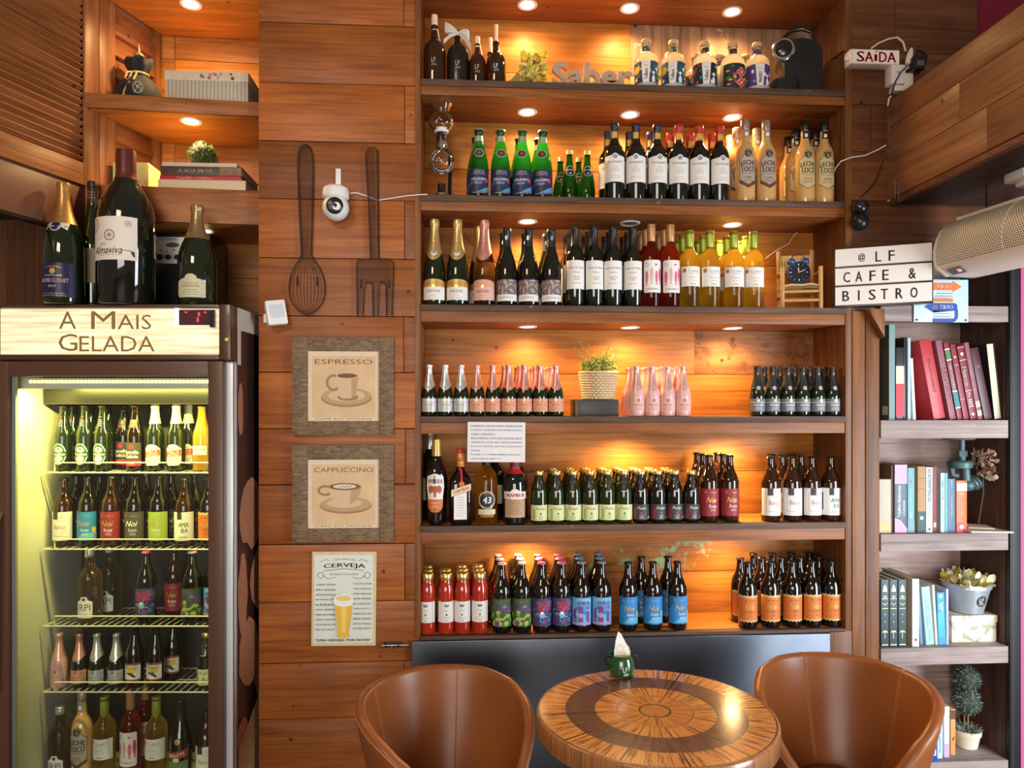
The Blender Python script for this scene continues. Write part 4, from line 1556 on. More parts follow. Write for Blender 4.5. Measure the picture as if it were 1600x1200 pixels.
row('beer_white', b_beer('white', .256, .0376), [1205.5, 1236.5], F3, z5, lambda i: 'amber beer bottle in the rear row behind white labels, ' + ['nearer the red labels', 'nearer the niche side'][i], 'white label beers')
row('beer_amara', b_beer('amara', .256, .0376), [1297.5], F1, z5, lambda i: 'beer bottle with white label in green letters, beside the niche side', None)
# lowest shelf
row('tomato', b_tomato, [668, 697, 722.5, 749.5], F1 - .006, z6, lambda i: f'bottle of red tomato sauce, {nth(i)} front one from the planked pier', 'tomato sauce bottles')
row('tomato', b_tomato, [667.5, 696, 722, 747.5], F1 + .062, z6, lambda i: f'bottle of red tomato sauce, {nth(i)} of the second row from the pier', 'tomato sauce bottles')
row('tomato', b_tomato, [667, 720.5, 746], F1 + .130, z6, lambda i: f'bottle of red tomato sauce, {nth(i)} of the rear row from the pier', 'tomato sauce bottles')
for k, Y in enumerate((F1, F2, F3)):
    wh_ = ['front', 'middle', 'rear'][k]
    s_ = (0, -3.5, -6.5)[k]
    row('beer_lizard', b_beer('lizard', .268, .0374), [784 + s_, 815.5 + s_], Y, z6, lambda i: f'dark beer bottle with green lizard label, {wh_} row, ' + ['beside the tomato sauce', 'beside the spider labels'][i], 'illustrated label beers')
    row('beer_spider', b_beer('spider', .268, .0374), [846.5 + s_, 877.5 + s_], Y, z6, lambda i: f'dark beer bottle with violet spider label, {wh_} row, ' + ['beside the lizard labels', 'beside the castle labels'][i], 'illustrated label beers')
    row('beer_castle', b_beer('castle', .268, .0374), [908.5 + s_, 940 + s_], Y, z6, lambda i: f'dark beer bottle with pale blue castle label, {wh_} row, ' + ['beside the spider labels', 'beside the gap'][i], 'illustrated label beers')
row('beer_blue', b_beer('blue'), [981.5, 1020, 1058.5], F1, z6, lambda i: f'beer bottle with sky blue label, {nth(i)} front one from the castle labels', 'sky blue label beers')
row('beer_blue', b_beer('blue'), [1002, 1044], F2 + .02, z6, lambda i: 'beer bottle with blue label standing behind, ' + ['nearer the castle labels', 'nearer the wide gap'][i], 'sky blue label beers')
row('beer_orange', b_beer('orange', .260, .0374), [1168, 1203.5, 1237.5, 1268, 1298.5], F1, z6, lambda i: f'beer bottle with orange label, {nth(i)} front one from the wide gap', 'orange label beers')
row('beer_orange', b_beer('orange', .260, .0374), [1156.5, 1189.5, 1220, 1249.5, 1280], F2, z6, lambda i: f'beer bottle with orange label, {nth(i)} of the middle row from the wide gap', 'orange label beers')
row('beer_orange', b_beer('orange', .260, .0374), [1177, 1207, 1236, 1265], F3, z6, lambda i: f'beer bottle with orange label, {nth(i)} of the rear row from the wide gap', 'orange label beers')
# topmost shelf
TY = .062
for px, kind, lab in ((1010, 'yellow', 'spirit bottle with yellow and navy floral label, next to the letters'), (1052, 'yellow2', 'spirit bottle with yellow and navy floral label, second from the letters'),
                      (1101, 'black', 'spirit bottle with black, red and white floral label'), (1145.5, 'folk', 'spirit bottle with red folk-flower label, no white panel'), (1182, 'purple', 'spirit bottle with purple floral label, beside the coffee machine')):
    so = place('spirit_' + kind.replace('2', ''), b_spirit(kind.replace('2', '')), (X(px, TY), TY, ST[0]), {1010: -.25, 1052: -.3, 1101: -.15, 1145.5: .2, 1182: -.1}[px], lab, 'floral spirit bottles')
    STOOD.append((so, girth(so)))
for px, kind, lab in ((1046, 'yellow', 'spirit bottle half hidden behind the second yellow floral bottle'), (1088, 'black', 'spirit bottle half hidden behind the black floral bottle'), (1126, 'purple', 'spirit bottle between and behind the black and folk-flower bottles'), (1162, 'purple', 'spirit bottle between and behind the folk-flower and purple bottles')):
    so = place('spirit_' + kind, b_spirit(kind), (X(px, TY + .10), TY + .10, ST[0]), -.2, lab, 'floral spirit bottles')
    STOOD.append((so, girth(so)))


def b_amarula():
    H, R = .328, .043
    pr = P(H, R, AMAR)
    l = Print(); o = [(-.030, .018), (-.014, 0), (.014, 0), (.030, .018), (.032, .060), (.038, .098), (.034, .138), (0, .150), (-.034, .138), (-.038, .098), (-.032, .060)]
    l.poly(o, PAPER); l.poly([(-.030, .018), (-.014, 0), (.014, 0), (.030, .018), (.032, .050), (-.032, .050)], ORANGEP)
    l.text('AMARULA', 0, .120, .058, BROWNI, h=.017, bold=.0005)
    l.disc(0, .088, .020, TERRA, rz=.014); l.disc(-.016, .088, .011, TERRA, rz=.016, n=8); l.disc(.016, .088, .011, TERRA, rz=.016, n=8); l.poly([(-.006, .086), (.006, .086), (.004, .058), (-.004, .058)], TERRA)
    l.line([(-.010, .080), (-.014, .062)], .003, WHITEI); l.line([(.010, .080), (.014, .062)], .003, WHITEI)
    l.text('CREAM', 0, .036, .034, CREAMPAP, h=.008); l.rows(-.018, .018, .024, .006, 2, CREAMPAP, h=.002); l.disc(0, .010, .003, BROWNI)
    return bottle('liqueur_bottle', pr, G_BROWN, [('label', l, .050), ('capsule', capsule(pr, .265, H, mat('dull_gold_cap', (.55, .36, .12), .35, .6)))])


def b_cointreau():
    H, w = .292, .0415
    t = thing('liqueur_bottle', '', 'bottle')
    m = MB()
    seg = 32
    def sq(r, z, n):
        out = []
        for k in range(seg):
            a = 2 * PI * k / seg
            c_, s_ = math.cos(a), math.sin(a)
            f = (abs(c_) ** n + abs(s_) ** n) ** (-1 / n)
            out.append((r * f * c_, r * f * s_, z))
        return out
    lv = [(.92, 0, 5), (1, .006, 6), (1, .150, 6), (.97, .168, 5), (.82, .184, 3.5), (.55, .200, 2.4), (.42, .212, 2), (.36, .225, 2), (.36, .275, 2)]
    vs = []
    for r, z, n in lv:
        vs += sq(r * w, z, n)
    fs = [[i * seg + k, i * seg + (k + 1) % seg, (i + 1) * seg + (k + 1) % seg, (i + 1) * seg + k] for i in range(len(lv) - 1) for k in range(seg)]
    m.add(vs, fs, G_BROWN, True); m.add(vs[:seg], [list(range(seg))], G_BROWN); m.add(vs[-seg:], [list(range(seg))], G_BROWN)
    m.build('body', t, angle=45)
    l = Print(); l.rect(-.030, .020, 0, .108, PAPER); l.poly([(-.040, .088), (.036, .112), (.036, .138), (-.040, .114)], CREAMPAP); l.line([(-.040, .088), (.036, .112)], .002, TERRA); l.line([(-.040, .114), (.036, .138)], .002, TERRA)
    l.text('COINTREAU', -.002, .113, .066, TERRA, h=.012, rot=.31, bold=.0006); l.rows(-.022, .014, .084, .010, 8, GREYINK, h=.0014)
    m = MB(); l.lay(m, plane((0, -w, .022), (1, 0, 0), (0, 0, 1), (0, -1, 0))); m.build('label', t, normals=False)
    m = MB(); m.tube([(0, -.042, .150), (0, -.041, .168), (0, -.030, .190), (0, -.0165, .214)], .004, HOTRED, 6); m.lathe([(.0001, 0), (.011, 0), (.011, .002), (.0001, .002)], ORANGEP, 14, M=Matrix.Translation((0, -.043, .158)) @ Matrix.Rotation(PI / 2, 4, 'X')); m.build('ribbon_seal', t)
    nb = Print(); nb.rect(-.03, .03, 0, .045, ORANGEP); nb.rect(-.03, .03, .022, .026, GOLDI)
    m = MB(); nb.lay(m, wrap(.0150, .215), step=.006); m.build('neck_label', t, normals=False)
    m = MB(); m.lathe([(.0158, .258), (.0158, .274), (.0180, .275), (.0180, .291), (.0001, .292)], [GOLDI, GOLDI, HOTRED, HOTRED], 20); m.build('cap', t)
    return t


def b_licor():
    H, R = .315, .0435
    pr = P(H, R, [(0.0001, .012), (.80, 0), (.95, .005), (1, .02), (1, .30), (1, .50), (.97, .56), (.88, .61), (.70, .66), (.50, .69), (.40, .72), (.36, .80), (.36, .97), (.34, 1)])
    l = Print(); l.disc(0, .066, .034, WHITEI); l.disc(0, .066, .0315, INK); l.ring(0, .066, .0285, .001, GOLDI); l.text('43', 0, .066, .032, WHITEI, h=.025, bold=.0008, shear=.15); l.text('LICOR', 0, .088, .02, GOLDI, h=.004)
    l.rect(-.036, .036, .010, .030, CREAMPAP); l.rows(-.03, .03, .022, .007, 2, BROWNI, h=.002); l.rect(-.028, .028, 0, .008, TERRA)
    n = Print(); n.rect(-.028, .028, 0, .040, INK); n.disc(0, .022, .012, WHITEI); n.text('43', 0, .022, .014, INK, h=.010)
    return bottle('liqueur_bottle', pr, G_HONEY, [('label', l, .030), ('neck_label', n, .228), ('cap', capsule(pr, .275, H, INK))])


def b_drambuie():
    H, R = .262, .0465
    pr = P(H, R, STOUT)
    l = Print(); l.rect(-.044, .044, 0, .072, PEACH); l.rect(-.0415, .0415, .003, .070, mat('tan_paper', (.48, .32, .17), .6)); l.rect(-.050, .050, .072, .100, PAPER); l.disc(0, .098, .018, PAPER, rz=.012)
    l.text('DRAMBUIE', 0, .086, .082, REDINK, h=.014, bold=.0008); l.rows(-.03, .03, .062, .008, 7, BROWNI, h=.0018)
    n = Print(); n.rect(-.03, .03, 0, .022, DARKPAP)
    return bottle('liqueur_bottle', pr, G_WINE, [('label', l, .028), ('neck_band', n, .212, lambda z: .0186), ('capsule', capsule(pr, .196, H, mat('cherry_capsule', (.42, .02, .02), .35)))])


def b_plain(H, R, prof, capm, glass):
    def f():
        pr = P(H, R, prof)
        l = Print(); l.rect(-R, R, 0, H * .25, CREAMPAP); l.rows(-R * .7, R * .7, H * .18, .012, 3, BROWNI, h=.002)
        return bottle('liqueur_bottle', pr, glass, [('capsule', capsule(pr, H * .80, H, capm)), ('label', l, H * .22)])
    return f


row('amarula', b_amarula, [682], F1, z5, lambda i: 'brown cream liqueur bottle with shield label and gold cap, beside the pier', None, rz=[-.1])
row('cointreau', b_cointreau, [719.5], F1, z5, lambda i: 'square brown liqueur bottle with slanted label band and red cap', None, rz=[.12])
row('licor', b_licor, [760], F1, z5, lambda i: 'golden liqueur bottle with round black and white emblem, below the handwritten note', None, rz=[.03])
row('drambuie', b_drambuie, [804.5], F1, z5, lambda i: 'squat dark liqueur bottle with white and tan label, beside the juice bottles', None, rz=[-.05])
row('plain_tall', b_plain(.355, .040, BORD, FOILS, G_WINE), [671.5], .20, z5, lambda i: 'tall dark bottle standing behind the shield label liqueur', None)
row('plain_dark', b_plain(.30, .040, BORD, FOILB, G_WINE), [772], .165, z5, lambda i: 'dark bottle standing behind the golden liqueur', None)
row('plain_squat', b_plain(.265, .046, STOUT, FOILB, G_AMBER), [808], .175, z5, lambda i: 'squat dark bottle standing behind the white and tan label', None)
for zz_ in ST:
    settle(zz_)
# ------------------------------------------------------------------ drinks fridge
FRX, FRY, FRR = -0.823, -0.200, math.radians(-3.65)
FW, FD, FH = 0.84, 0.48, 2.006
BRWN = mat('brown_fridge_plastic', (0.075, 0.030, 0.018), 0.32, coat=0.2)
BRWN2 = mat('brown_door_frame', (0.10, 0.045, 0.026), 0.35)
LINER = mat('white_fridge_liner', (0.70, 0.70, 0.66), 0.35)
WIREM = mat('cream_coated_wire', (0.78, 0.74, 0.55), 0.35)
SILV = mat('pale_aluminium_edge', (0.70, 0.73, 0.76), 0.3, 0.3)
fr = thing('drinks_fridge', 'tall glass-door drinks fridge with lit sign, standing in the corner niche', 'fridge', (FRX, FRY, 0), FRR)
m = MB()
m.box(-FW, 0, 0.045, FD, 0.10, 0.16, BRWN)                 # floor of the cabinet
m.box(-FW, -FW + 0.045, 0.045, FD, 0.16, 1.80, LINER)
m.box(-0.045, -0.001, 0.045, FD, 0.16, 1.80, LINER)
m.box(-FW + 0.045, -0.045, FD - 0.03, FD, 0.16, 1.80, mat('dark_fridge_back', (.045, .045, .042), .4))
m.box(-FW, -0.001, 0.045, FD, 1.80, FH - 0.001, BRWN)
m.box(-FW + 0.046, -0.046, 0.12, FD - 0.031, 0.1605, 0.235, LINER)
m.box(-FW + 0.05, -0.05, 0.20, FD - 0.031, 1.66, 1.799, BLACK)   # evaporator cover
m.box(-0.030, 0.0005, 0.018, 0.046, 0.10, 1.81, SILV)
m.build('cabinet', fr, bevel=0.003)
m = MB()
for x in (-FW + .06, -.06):
    for y in (.09, FD - .06):
        m.lathe([(.022, 0), (.022, .10)], BLACK, 12, c=(x, y, 0))
m.build('feet', fr)
m = MB()                                                    # header moulding
m.box(-FW, -FW + 0.028, -0.012, 0.044, 1.813, FH, BRWN)
m.box(-0.040, 0.0, -0.012, 0.044, 1.813, FH, BRWN)
m.box(-FW + 0.028, -0.040, -0.012, 0.044, FH - 0.012, FH, BRWN)
m.box(-FW + 0.028, -0.040, -0.012, 0.044, 1.813, 1.832, BRWN)
m.box(-FW + 0.028, -0.040, 0.02, 0.044, 1.832, FH - 0.012, BRWN)
hd = m.build('header', fr, bevel=0.004)
SIGN = bpy.data.materials.new('backlit_plank_print')
SIGN.use_nodes = True
nt = SIGN.node_tree
bs = nt.nodes['Principled BSDF']
tc = N(nt, 'ShaderNodeTexCoord'); mp = N(nt, 'ShaderNodeMapping'); mp.inputs['Scale'].default_value = (3, 10, 60)
nz = N(nt, 'ShaderNodeTexNoise'); nz.inputs['Scale'].default_value = 1.3; nz.inputs['Detail'].default_value = 6
cr = N(nt, 'ShaderNodeValToRGB'); cr.color_ramp.elements[0].position = .32; cr.color_ramp.elements[0].color = (.60, .46, .24, 1); cr.color_ramp.elements[1].position = .6; cr.color_ramp.elements[1].color = (.93, .86, .58, 1)
nt.links.new(tc.outputs['Object'], mp.inputs['Vector']); nt.links.new(mp.outputs['Vector'], nz.inputs['Vector']); nt.links.new(nz.outputs['Fac'], cr.inputs['Fac'])
nt.links.new(cr.outputs['Color'], bs.inputs['Base Color']); nt.links.new(cr.outputs['Color'], bs.inputs['Emission Color'])
bs.inputs['Emission Strength'].default_value = 0.62
bs.inputs['Roughness'].default_value = .25
SX, SZ = (-FW + .028 - .040) / 2, (1.832 + FH - .012) / 2
p = Print()
p.rect(-FW + .029 - SX, -.041 - SX, 1.833 - SZ, FH - .013 - SZ, SIGN)
brz = mat('bronze_print', (.20, .12, .04), .4, emit=(.22, .13, .045), es=.35)
fx = lambda px, d=0.0: .9866 + (px - 803) * (2.525 + d) / 1130
fz = lambda py, d=0.0: 1.64 - (py - 640) * (2.525 + d) / 1130
hi = mat('pale_print_edge', (.90, .82, .60), .4, emit=(.9, .8, .55), es=.5)
for t_, x, w, z, h in (('A', 104, 27, 500, 27), ('M', 160, 38, 500, 28), ('AIS', 209, 53, 503, 23), ('G', 105, 30, 535, 27), ('ELADA', 182, 118, 537, 24)):
    p.text(t_, fx(x) - SX + .0015, fz(z + .7) - SZ, w / 447, hi, h=h / 447)
    p.text(t_, fx(x) - SX, fz(z) - SZ, w / 447, brz, h=h / 447)
p.rect(fx(272) - SX, fx(279) - SX, fz(508) - SZ, fz(480) - SZ, mat('display_white', (.8, .9, 1), .4, emit=(.75, .9, 1), es=1.1))
p.rect(fx(279) - SX, fx(333) - SX, fz(508) - SZ, fz(484) - SZ, mat('display_brown', (.07, .02, .02), .3))
redled = mat('red_led', (.8, .02, .05), .4, emit=(1, .03, .08), es=2.0)
for s_ in ((309, 488, 312, 494), (307, 496, 310, 503), (318, 487, 322, 489), (288, 487, 292, 489)):
    p.rect(fx(s_[0]) - SX, fx(s_[2]) - SX, fz(s_[3]) - SZ, fz(s_[1]) - SZ, redled)
m = MB(); p.lay(m, plane((SX, 0.004, SZ), (1, 0, 0), (0, 0, 1), (0, -1, 0)), lift=.0003)
sg = m.build('sign_panel', hd, normals=False)
m = MB(); m.box(fx(330), fx(337), -.016, -.004, fz(512), fz(485), BLACK, None); m.lathe([(.0001, 0), (.006, .0), (.006, .004), (.0001, .006)], mat('yellow_button', (.85, .55, .03), .3), 14, M=Matrix.Translation((fx(356), -.012, fz(531))) @ Matrix.Rotation(PI / 2, 4, 'X'))
m.build('switch', hd)

m = MB()                                                    # door
DZ0, DZ1 = 0.13, 1.808
gx0, gx1, gz0, gz1 = fx(16), fx(327), 0.20, fz(588)
m.box(-FW, gx0, -0.014, 0.018, DZ0, DZ1, BRWN2)
m.box(gx1, fx(350), -0.014, 0.018, DZ0, DZ1, BRWN2)
m.box(gx0, gx1, -0.014, 0.018, gz1, DZ1, BRWN2)
m.box(gx0, gx1, -0.014, 0.018, DZ0, gz0, BRWN2)
dr = m.build('door', fr, bevel=0.004)
m = MB(); m.box(gx0 - .001, gx1 + .001, -0.002, 0.002, gz0 - .001, gz1 + .001, thin_glass('door_glass', (.93, .96, .95), 0.9))
m.build('glass', dr)
m = MB()
for (x0, x1) in ((gx0, gx0 + .012), (gx1 - .004, gx1)):
    m.box(x0, x1, 0.006, 0.018, gz0, gz1, mat('gasket_grey', (.30, .31, .32), .4))
m.build('gasket', dr)
m = MB(); m.tube([(fx(6), -.014, fz(800)), (fx(9), -.05, fz(815)), (fx(8), -.055, fz(930)), (fx(5), -.05, fz(1065)), (fx(1), -.014, fz(1082))], .007, mat('clear_brown_handle', (.14, .07, .04), .15, coat=.8), 10)
m.build('handle', dr)

LEDM = mat('yellow_led_strip', (1, .9, .4), .4, emit=(1.0, .80, .18), es=5)
m = MB(); m.box(-FW + .06, -.050, .050, .080, 1.715, 1.752, LINER)
k = -FW + .10
while k < -.07:
    m.box(k, k + .008, .0475, .0495, 1.735, 1.744, LEDM); k += .014
m.build('led_strip', fr)
l = bpy.data.lights.new('fridge_led_light', 'AREA'); l.shape = 'RECTANGLE'; l.size = .68; l.size_y = .012; l.energy = 14.0; l.color = (1, .84, .17)
o = bpy.data.objects.new('fridge_led_light', l); COL.objects.link(o); o.parent = fr; o.location = (-.43, .066, 1.712); o.rotation_euler = (math.radians(18), 0, 0)

RACKZ = [1.407, 1.120, 0.832, 0.585]
for z in RACKZ:
    m = MB()
    x0, x1, y0, y1 = -FW + .060, -.060, .185, FD - .045
    m.tube([(x0, y0, z - .004), (x1, y0, z - .004), (x1, y1, z - .004), (x0, y1, z - .004)], .003, WIREM, 6, closed=True)
    m.tube([(x0 + .045, y0 - .002, z), (x0 + .045, y0 - .002, z + .034), (x1 - .03, y0 - .002, z + .034), (x1 - .03, y0 - .002, z)], .0028, WIREM, 6)
    n = 26
    for i in range(n):
        x = x0 + (x1 - x0) * (i + .5) / n
        m.tube([(x, y0, z - .0015), (x, y1, z - .0015)], .0015, WIREM, 5)
    m.tube([(x0, (y0 + y1) / 2, z - .004), (x1, (y0 + y1) / 2, z - .004)], .002, WIREM, 6)
    m.build('wire_rack', fr)

# printed right flank
CHOC = mat('chocolate_crumb_print', (.38, .16, .085), .5, noise=.7, nscale=130)
p = Print()
p.rect(.05, FD, .12, FH - .002, mat('espresso_brown_print', (.035, .016, .012), .3))
p.rect(.05, FD, 1.925, FH - .002, mat('pale_plank_print', (.55, .49, .42), .4, noise=.15, nscale=50))
p.rect(.05, .085, 1.80, 1.925, mat('pale_plank_print', (.55, .49, .42), .4))
p.text('A', .17, fz(555, .1), .055, INK, h=.085); p.text('GE', .205, fz(604, .1), .11, INK, h=.085)
rr = random.Random(3)


def blob(cx, cz, rx, rz_, mm, n=16):
    p.poly([(cx + rx * (1 + rr.uniform(-.13, .13)) * math.cos(2 * PI * k / n), cz + rz_ * (1 + rr.uniform(-.13, .13)) * math.sin(2 * PI * k / n)) for k in range(n)], mm)


for cx, cz, rx, rz_ in ((.08, 1.64, .025, .10), (.19, 1.26, .12, .13), (.29, .99, .11, .14), (.10, .96, .045, .16), (.16, .74, .10, .13), (.30, .62, .08, .10), (.10, .45, .05, .08)):
    blob(cx, cz, rx, rz_, CHOC)
p.poly([(.33, 1.02), (.44, 1.02), (.44, .60), (.38, .66), (.34, .84)], WHITEI); p.poly([(.34, .92), (.43, .92), (.43, .66), (.385, .70), (.35, .84)], mat('cup_red_print', (.45, .03, .02), .4))
p.poly([(.055, .42), (.28, .56), (.40, .44), (.40, .13), (.055, .13)], mat('wafer_print', (.52, .30, .16), .5, noise=.5, nscale=90))
m = MB(); p.lay(m, plane((0, 0, 0), (0, 1, 0), (0, 0, 1), (1, 0, 0)), lift=.0002)
m.build('side_print', fr, normals=False)

# ---- bottles in the fridge
def b_small_beer(kind):
    def f():
        H, R = (.250 if kind != 'gold_eagle' else .232), .0325
        pr = P(H, R, LONG)
        glass = {'heine': G_CHAMP, 'estrella': G_BROWN, 'stella': G_CHAMP, 'corona': mat('golden_lager_glass', (.55, .30, .03), .05, trans=.5, coat=.5), 'gold_eagle': G_BROWN}[kind]
        l = Print(); parts = []
        if kind == 'heine':
            l.disc(0, .045, .026, WHITEI, rz=.040); l.disc(0, .045, .0235, mat('lager_green_print', (.02, .10, .05), .4), rz=.037)
            l.disc(0, .060, .014, WHITEI, rz=.012); l.disc(0, .028, .014, WHITEI, rz=.012); l.rect(-.026, .026, .036, .054, mat('lager_band_print', (.012, .05, .028), .4))
            l.text('Heineken', 0, .045, .046, WHITEI, h=.011)
            l.poly([(.007 * (1 if k % 2 == 0 else .42) * math.sin(k * PI / 5), .064 + .007 * (1 if k % 2 == 0 else .42) * math.cos(k * PI / 5)) for k in range(10)], HOTRED)
            n = Print(); n.poly([(.005 * (1 if k % 2 == 0 else .42) * math.sin(k * PI / 5), .005 * (1 if k % 2 == 0 else .42) * math.cos(k * PI / 5)) for k in range(10)], HOTRED); n.rows(-.006, .006, -.012, .007, 4, WHITEI, h=.002)
            parts = [('label', l, .02), ('neck_label', n, .205)]
        elif kind == 'estrella':
            l.rect(-.036, .036, 0, .088, DARKPAP); l.rect(-.036, .036, 0, .020, HOTRED); l.disc(0, .072, .009, HOTRED)
            l.text('Estrella', 0, .052, .052, WHITEI, h=.013, bold=.0004); l.text('Galicia', 0, .036, .048, WHITEI, h=.013, bold=.0004); l.text('1906', 0, .010, .02, WHITEI, h=.007)
            n = Print(); n.rect(-.016, .016, 0, .030, DARKPAP); n.rect(-.016, .016, 0, .006, HOTRED); n.disc(0, .018, .006, WHITEI, n=7)
            parts = [('label', l, .02), ('neck_label', n, .165)]
        elif kind == 'stella':
            l.poly([(-.032, .01), (-.02, 0), (.02, 0), (.032, .01), (.032, .062), (.016, .076), (0, .080), (-.016, .076), (-.032, .062)], PAPER)
            l.ring(0, .040, .026, .002, GOLDI); l.poly([(-.031, .030), (.031, .036), (.031, .060), (-.031, .054)], HOTRED)
            l.text('STELLA', 0, .051, .046, WHITEI, h=.010, rot=.09); l.text('ARTOIS', 0, .039, .042, WHITEI, h=.009, rot=.09)
            n = Print(); n.rows(-.008, .008, .03, .008, 3, GOLDI, h=.003)
            r = lerp_r(pr)
            parts = [('label', l, .022), ('foil', capsule(pr, .180, H, mat('white_neck_foil', (.78, .74, .55), .4))), ('neck_label', n, .19)]
        elif kind == 'corona':
            l.rect(-.030, .030, 0, .034, PAPER); l.text('Corona', 0, .022, .050, NAVY, h=.013, bold=.0004); l.text('Extra', 0, .008, .024, NAVY, h=.009)
            parts = [('label', l, .062)]
        else:
            l.rect(-.036, .036, 0, .066, PAPER); l.rect(-.036, .036, .058, .066, TERRA); l.rect(-.036, .036, 0, .006, TERRA)
            l.disc(.006, .040, .016, YELLOW, rz=.012); l.poly([(-.02, .030), (.004, .034), (.02, .014), (.012, .012), (-.006, .024)], DARKPAP)
            l.text('MADALOSA', 0, .050, .054, DARKPAP, h=.008)
            parts = [('label', l, .03)]
        return bottle('beer_bottle', pr, glass, parts + ([('cap', crown(H, R * .42, CAPBLK))] if kind != 'stella' else []))
    return f


def b_tall_clear():
    H, R = .272, .042
    pr = P(H, R, BORD)
    l = Print(); l.poly([(-.030, 0), (.030, 0), (.030, .060), (.014, .068), (.010, .080), (-.010, .080), (-.014, .068), (-.030, .060)], PAPER)
    l.text('IRPI', 0, .040, .046, DARKPAP, h=.026); l.rows(-.02, .02, .012, .005, 2, GREYINK); l.disc(0, .070, .006, DARKPAP)
    return bottle('spirit_bottle', pr, lit_liquid('amber_clear_spirit', (.72, .55, .32), .4), [('label', l, .02), ('cap', screwcap(.019, .245, H + .002, FOILS))])


def b_irish():
    H, R = .300, .042
    pr = P(H, R, BURG)
    l = Print(); l.poly([(-.045, .04), (.045, .055), (.045, .085), (-.045, .070)], mat('dark_red_print', (.30, .03, .015), .5)); l.rect(-.045, .045, 0, .040, mat('hill_green_print', (.12, .22, .07), .5)); l.disc(0, .045, .012, CREAMPAP, rz=.008)
    l.text('BAILEYS', 0, .063, .062, CREAMPAP, h=.013, rot=.16, bold=.0005); l.disc(.004, .112, .010, GOLDI); l.text('B', .004, .112, .010, INK, h=.012)
    return bottle('liqueur_bottle', pr, G_BROWN, [('label', l, .04), ('capsule', capsule(pr, .225, H, FOILB))])


def fput(kind, builder, px, d, z, label, rz=0.0):
    x = fx(px, d)
    q = Vector((FRX, FRY)) + Vector((math.cos(FRR), math.sin(FRR))) * x + Vector((-math.sin(FRR), math.cos(FRR))) * d
    return place(kind, builder, (q.x, q.y, z), FRR + rz, label, 'bottles inside the drinks fridge')


fr_top, fr_2, fr_3, fr_4, fr_b = *RACKZ, .236
D1, D2, D3 = .235, .315, .392
for i, px in enumerate((98.5, 132, 160)):
    fput('heine', b_small_beer('heine'), px, D1, fr_top, f'dark green lager bottle with oval label, {nth(i)} front one on the top fridge rack')
for i, px in enumerate((114, 141, 168)):
    fput('heine', b_small_beer('heine'), px, D2, fr_top, f'dark green lager bottle, {nth(i)} of the second row on the top fridge rack')
fput('estrella', b_small_beer('estrella'), 211, D1, fr_top, 'dark beer bottle with black and red label, front of top fridge rack')
fput('estrella', b_small_beer('estrella'), 193.5, D2, fr_top, 'dark beer bottle with black and red label, half hidden on top fridge rack')
for i, px in enumerate((242, 275)):
    fput('stella', b_small_beer('stella'), px, D1, fr_top, 'white-foil beer bottle on the top fridge rack, ' + ['nearer the black and red label', 'nearer the golden lager'][i])
fput('stella', b_small_beer('stella'), 294, D2, fr_top, 'white-foil beer bottle behind the front two on the top fridge rack')
fput('corona', b_small_beer('corona'), 315, D1, fr_top, 'golden lager bottle with white label at the end of the top fridge rack')
for px, k, t_ in ((99, 'white', 'white framed'), (137, 'blue', 'sky blue'), (173.5, 'red', 'wine-red'), (211, 'greyb', 'dark taupe'), (248, 'lime', 'lime green'), (288.5, 'amara', 'white, green-lettered'), (326, 'orange', 'orange')):
    kk = {'white': 'beer_white', 'orange': 'beer_orange', 'amara': 'beer_amara', 'blue': 'beer_blue', 'red': 'beer_red'}.get(k, 'beer_' + k)
    H_ = {'white': (.256, .0376), 'amara': (.256, .0376), 'orange': (.260, .0374)}.get(k, (.264, .0370))
    fput(kk, b_beer(k, *H_), px, D1 + .006, fr_2, f'beer bottle with {t_} label on the second fridge rack')
for i, px in enumerate((119, 156, 192, 229, 267, 303)):
    fput('beer_greyb', b_beer('greyb'), px, D2 + .014, fr_2, f'dark beer bottle, {nth(i)} of the rear row on the second fridge rack')
fput('irpi', b_tall_clear, 140, D1 + .01, fr_3, 'amber clear spirit bottle with white label on the third fridge rack')
fput('irpi', b_tall_clear, 172, D2 + .02, fr_3, 'amber clear spirit bottle standing behind its twin on the third fridge rack')
fput('beer_spider', b_beer('spider', .268, .0374), 228, D1, fr_3, 'beer bottle with violet spider label on the third fridge rack')
fput('beer_red', b_beer('red'), 272, D2, fr_3, 'beer bottle with red label, rear of the third fridge rack')
fput('beer_lizard', b_beer('lizard', .268, .0374), 300, D1, fr_3, 'beer bottle with green lizard label on the third fridge rack')
fput('beer_castle', b_beer('castle', .268, .0374), 334, D1 + .01, fr_3, 'beer bottle with pale blue castle label on the third fridge rack')
fput('mini_pink', b_mini('pink'), 92, D1, fr_4, 'small pale pink coated bottle on the lowest wire fridge rack')
fput('mini_rose', b_mini('rose'), 124, D1, fr_4, 'small copper foil bottle on the lowest wire fridge rack')
for i, px in enumerate((151, 181.5)):
    fput('mini_silver', b_mini('silver'), px, D1, fr_4, 'small silver foil bottle on the lowest wire fridge rack, ' + ['nearer the pink one', 'nearer the orange labels'][i])
for i, (px, d) in enumerate(((210, D1), (243, D1 + .005), (270, D2))):
    fput('gold_eagle', b_small_beer('gold_eagle'), px, d, fr_4, f'brown bottle with orange banded white label, {nth(i)} from the silver foil bottles')
fput('juice_green', b_juice('green'), 322, D1, fr_4, 'small juice bottle at the end of the lowest wire fridge rack')
fput('irpi', b_tall_clear, 94, D1, fr_b, 'amber clear spirit bottle on the fridge floor')
fput('leche_dark', b_leche(True), 128, D1 - .01, fr_b, 'caramel liqueur bottle with silver label on the fridge floor')
fput('claro', b_claro, 163, D1, fr_b, 'lime cap white wine on the fridge floor, beside the caramel liqueur')
fput('rose', b_rose, 203.5, D1, fr_b, 'rose wine with pink fish label on the fridge floor, front')
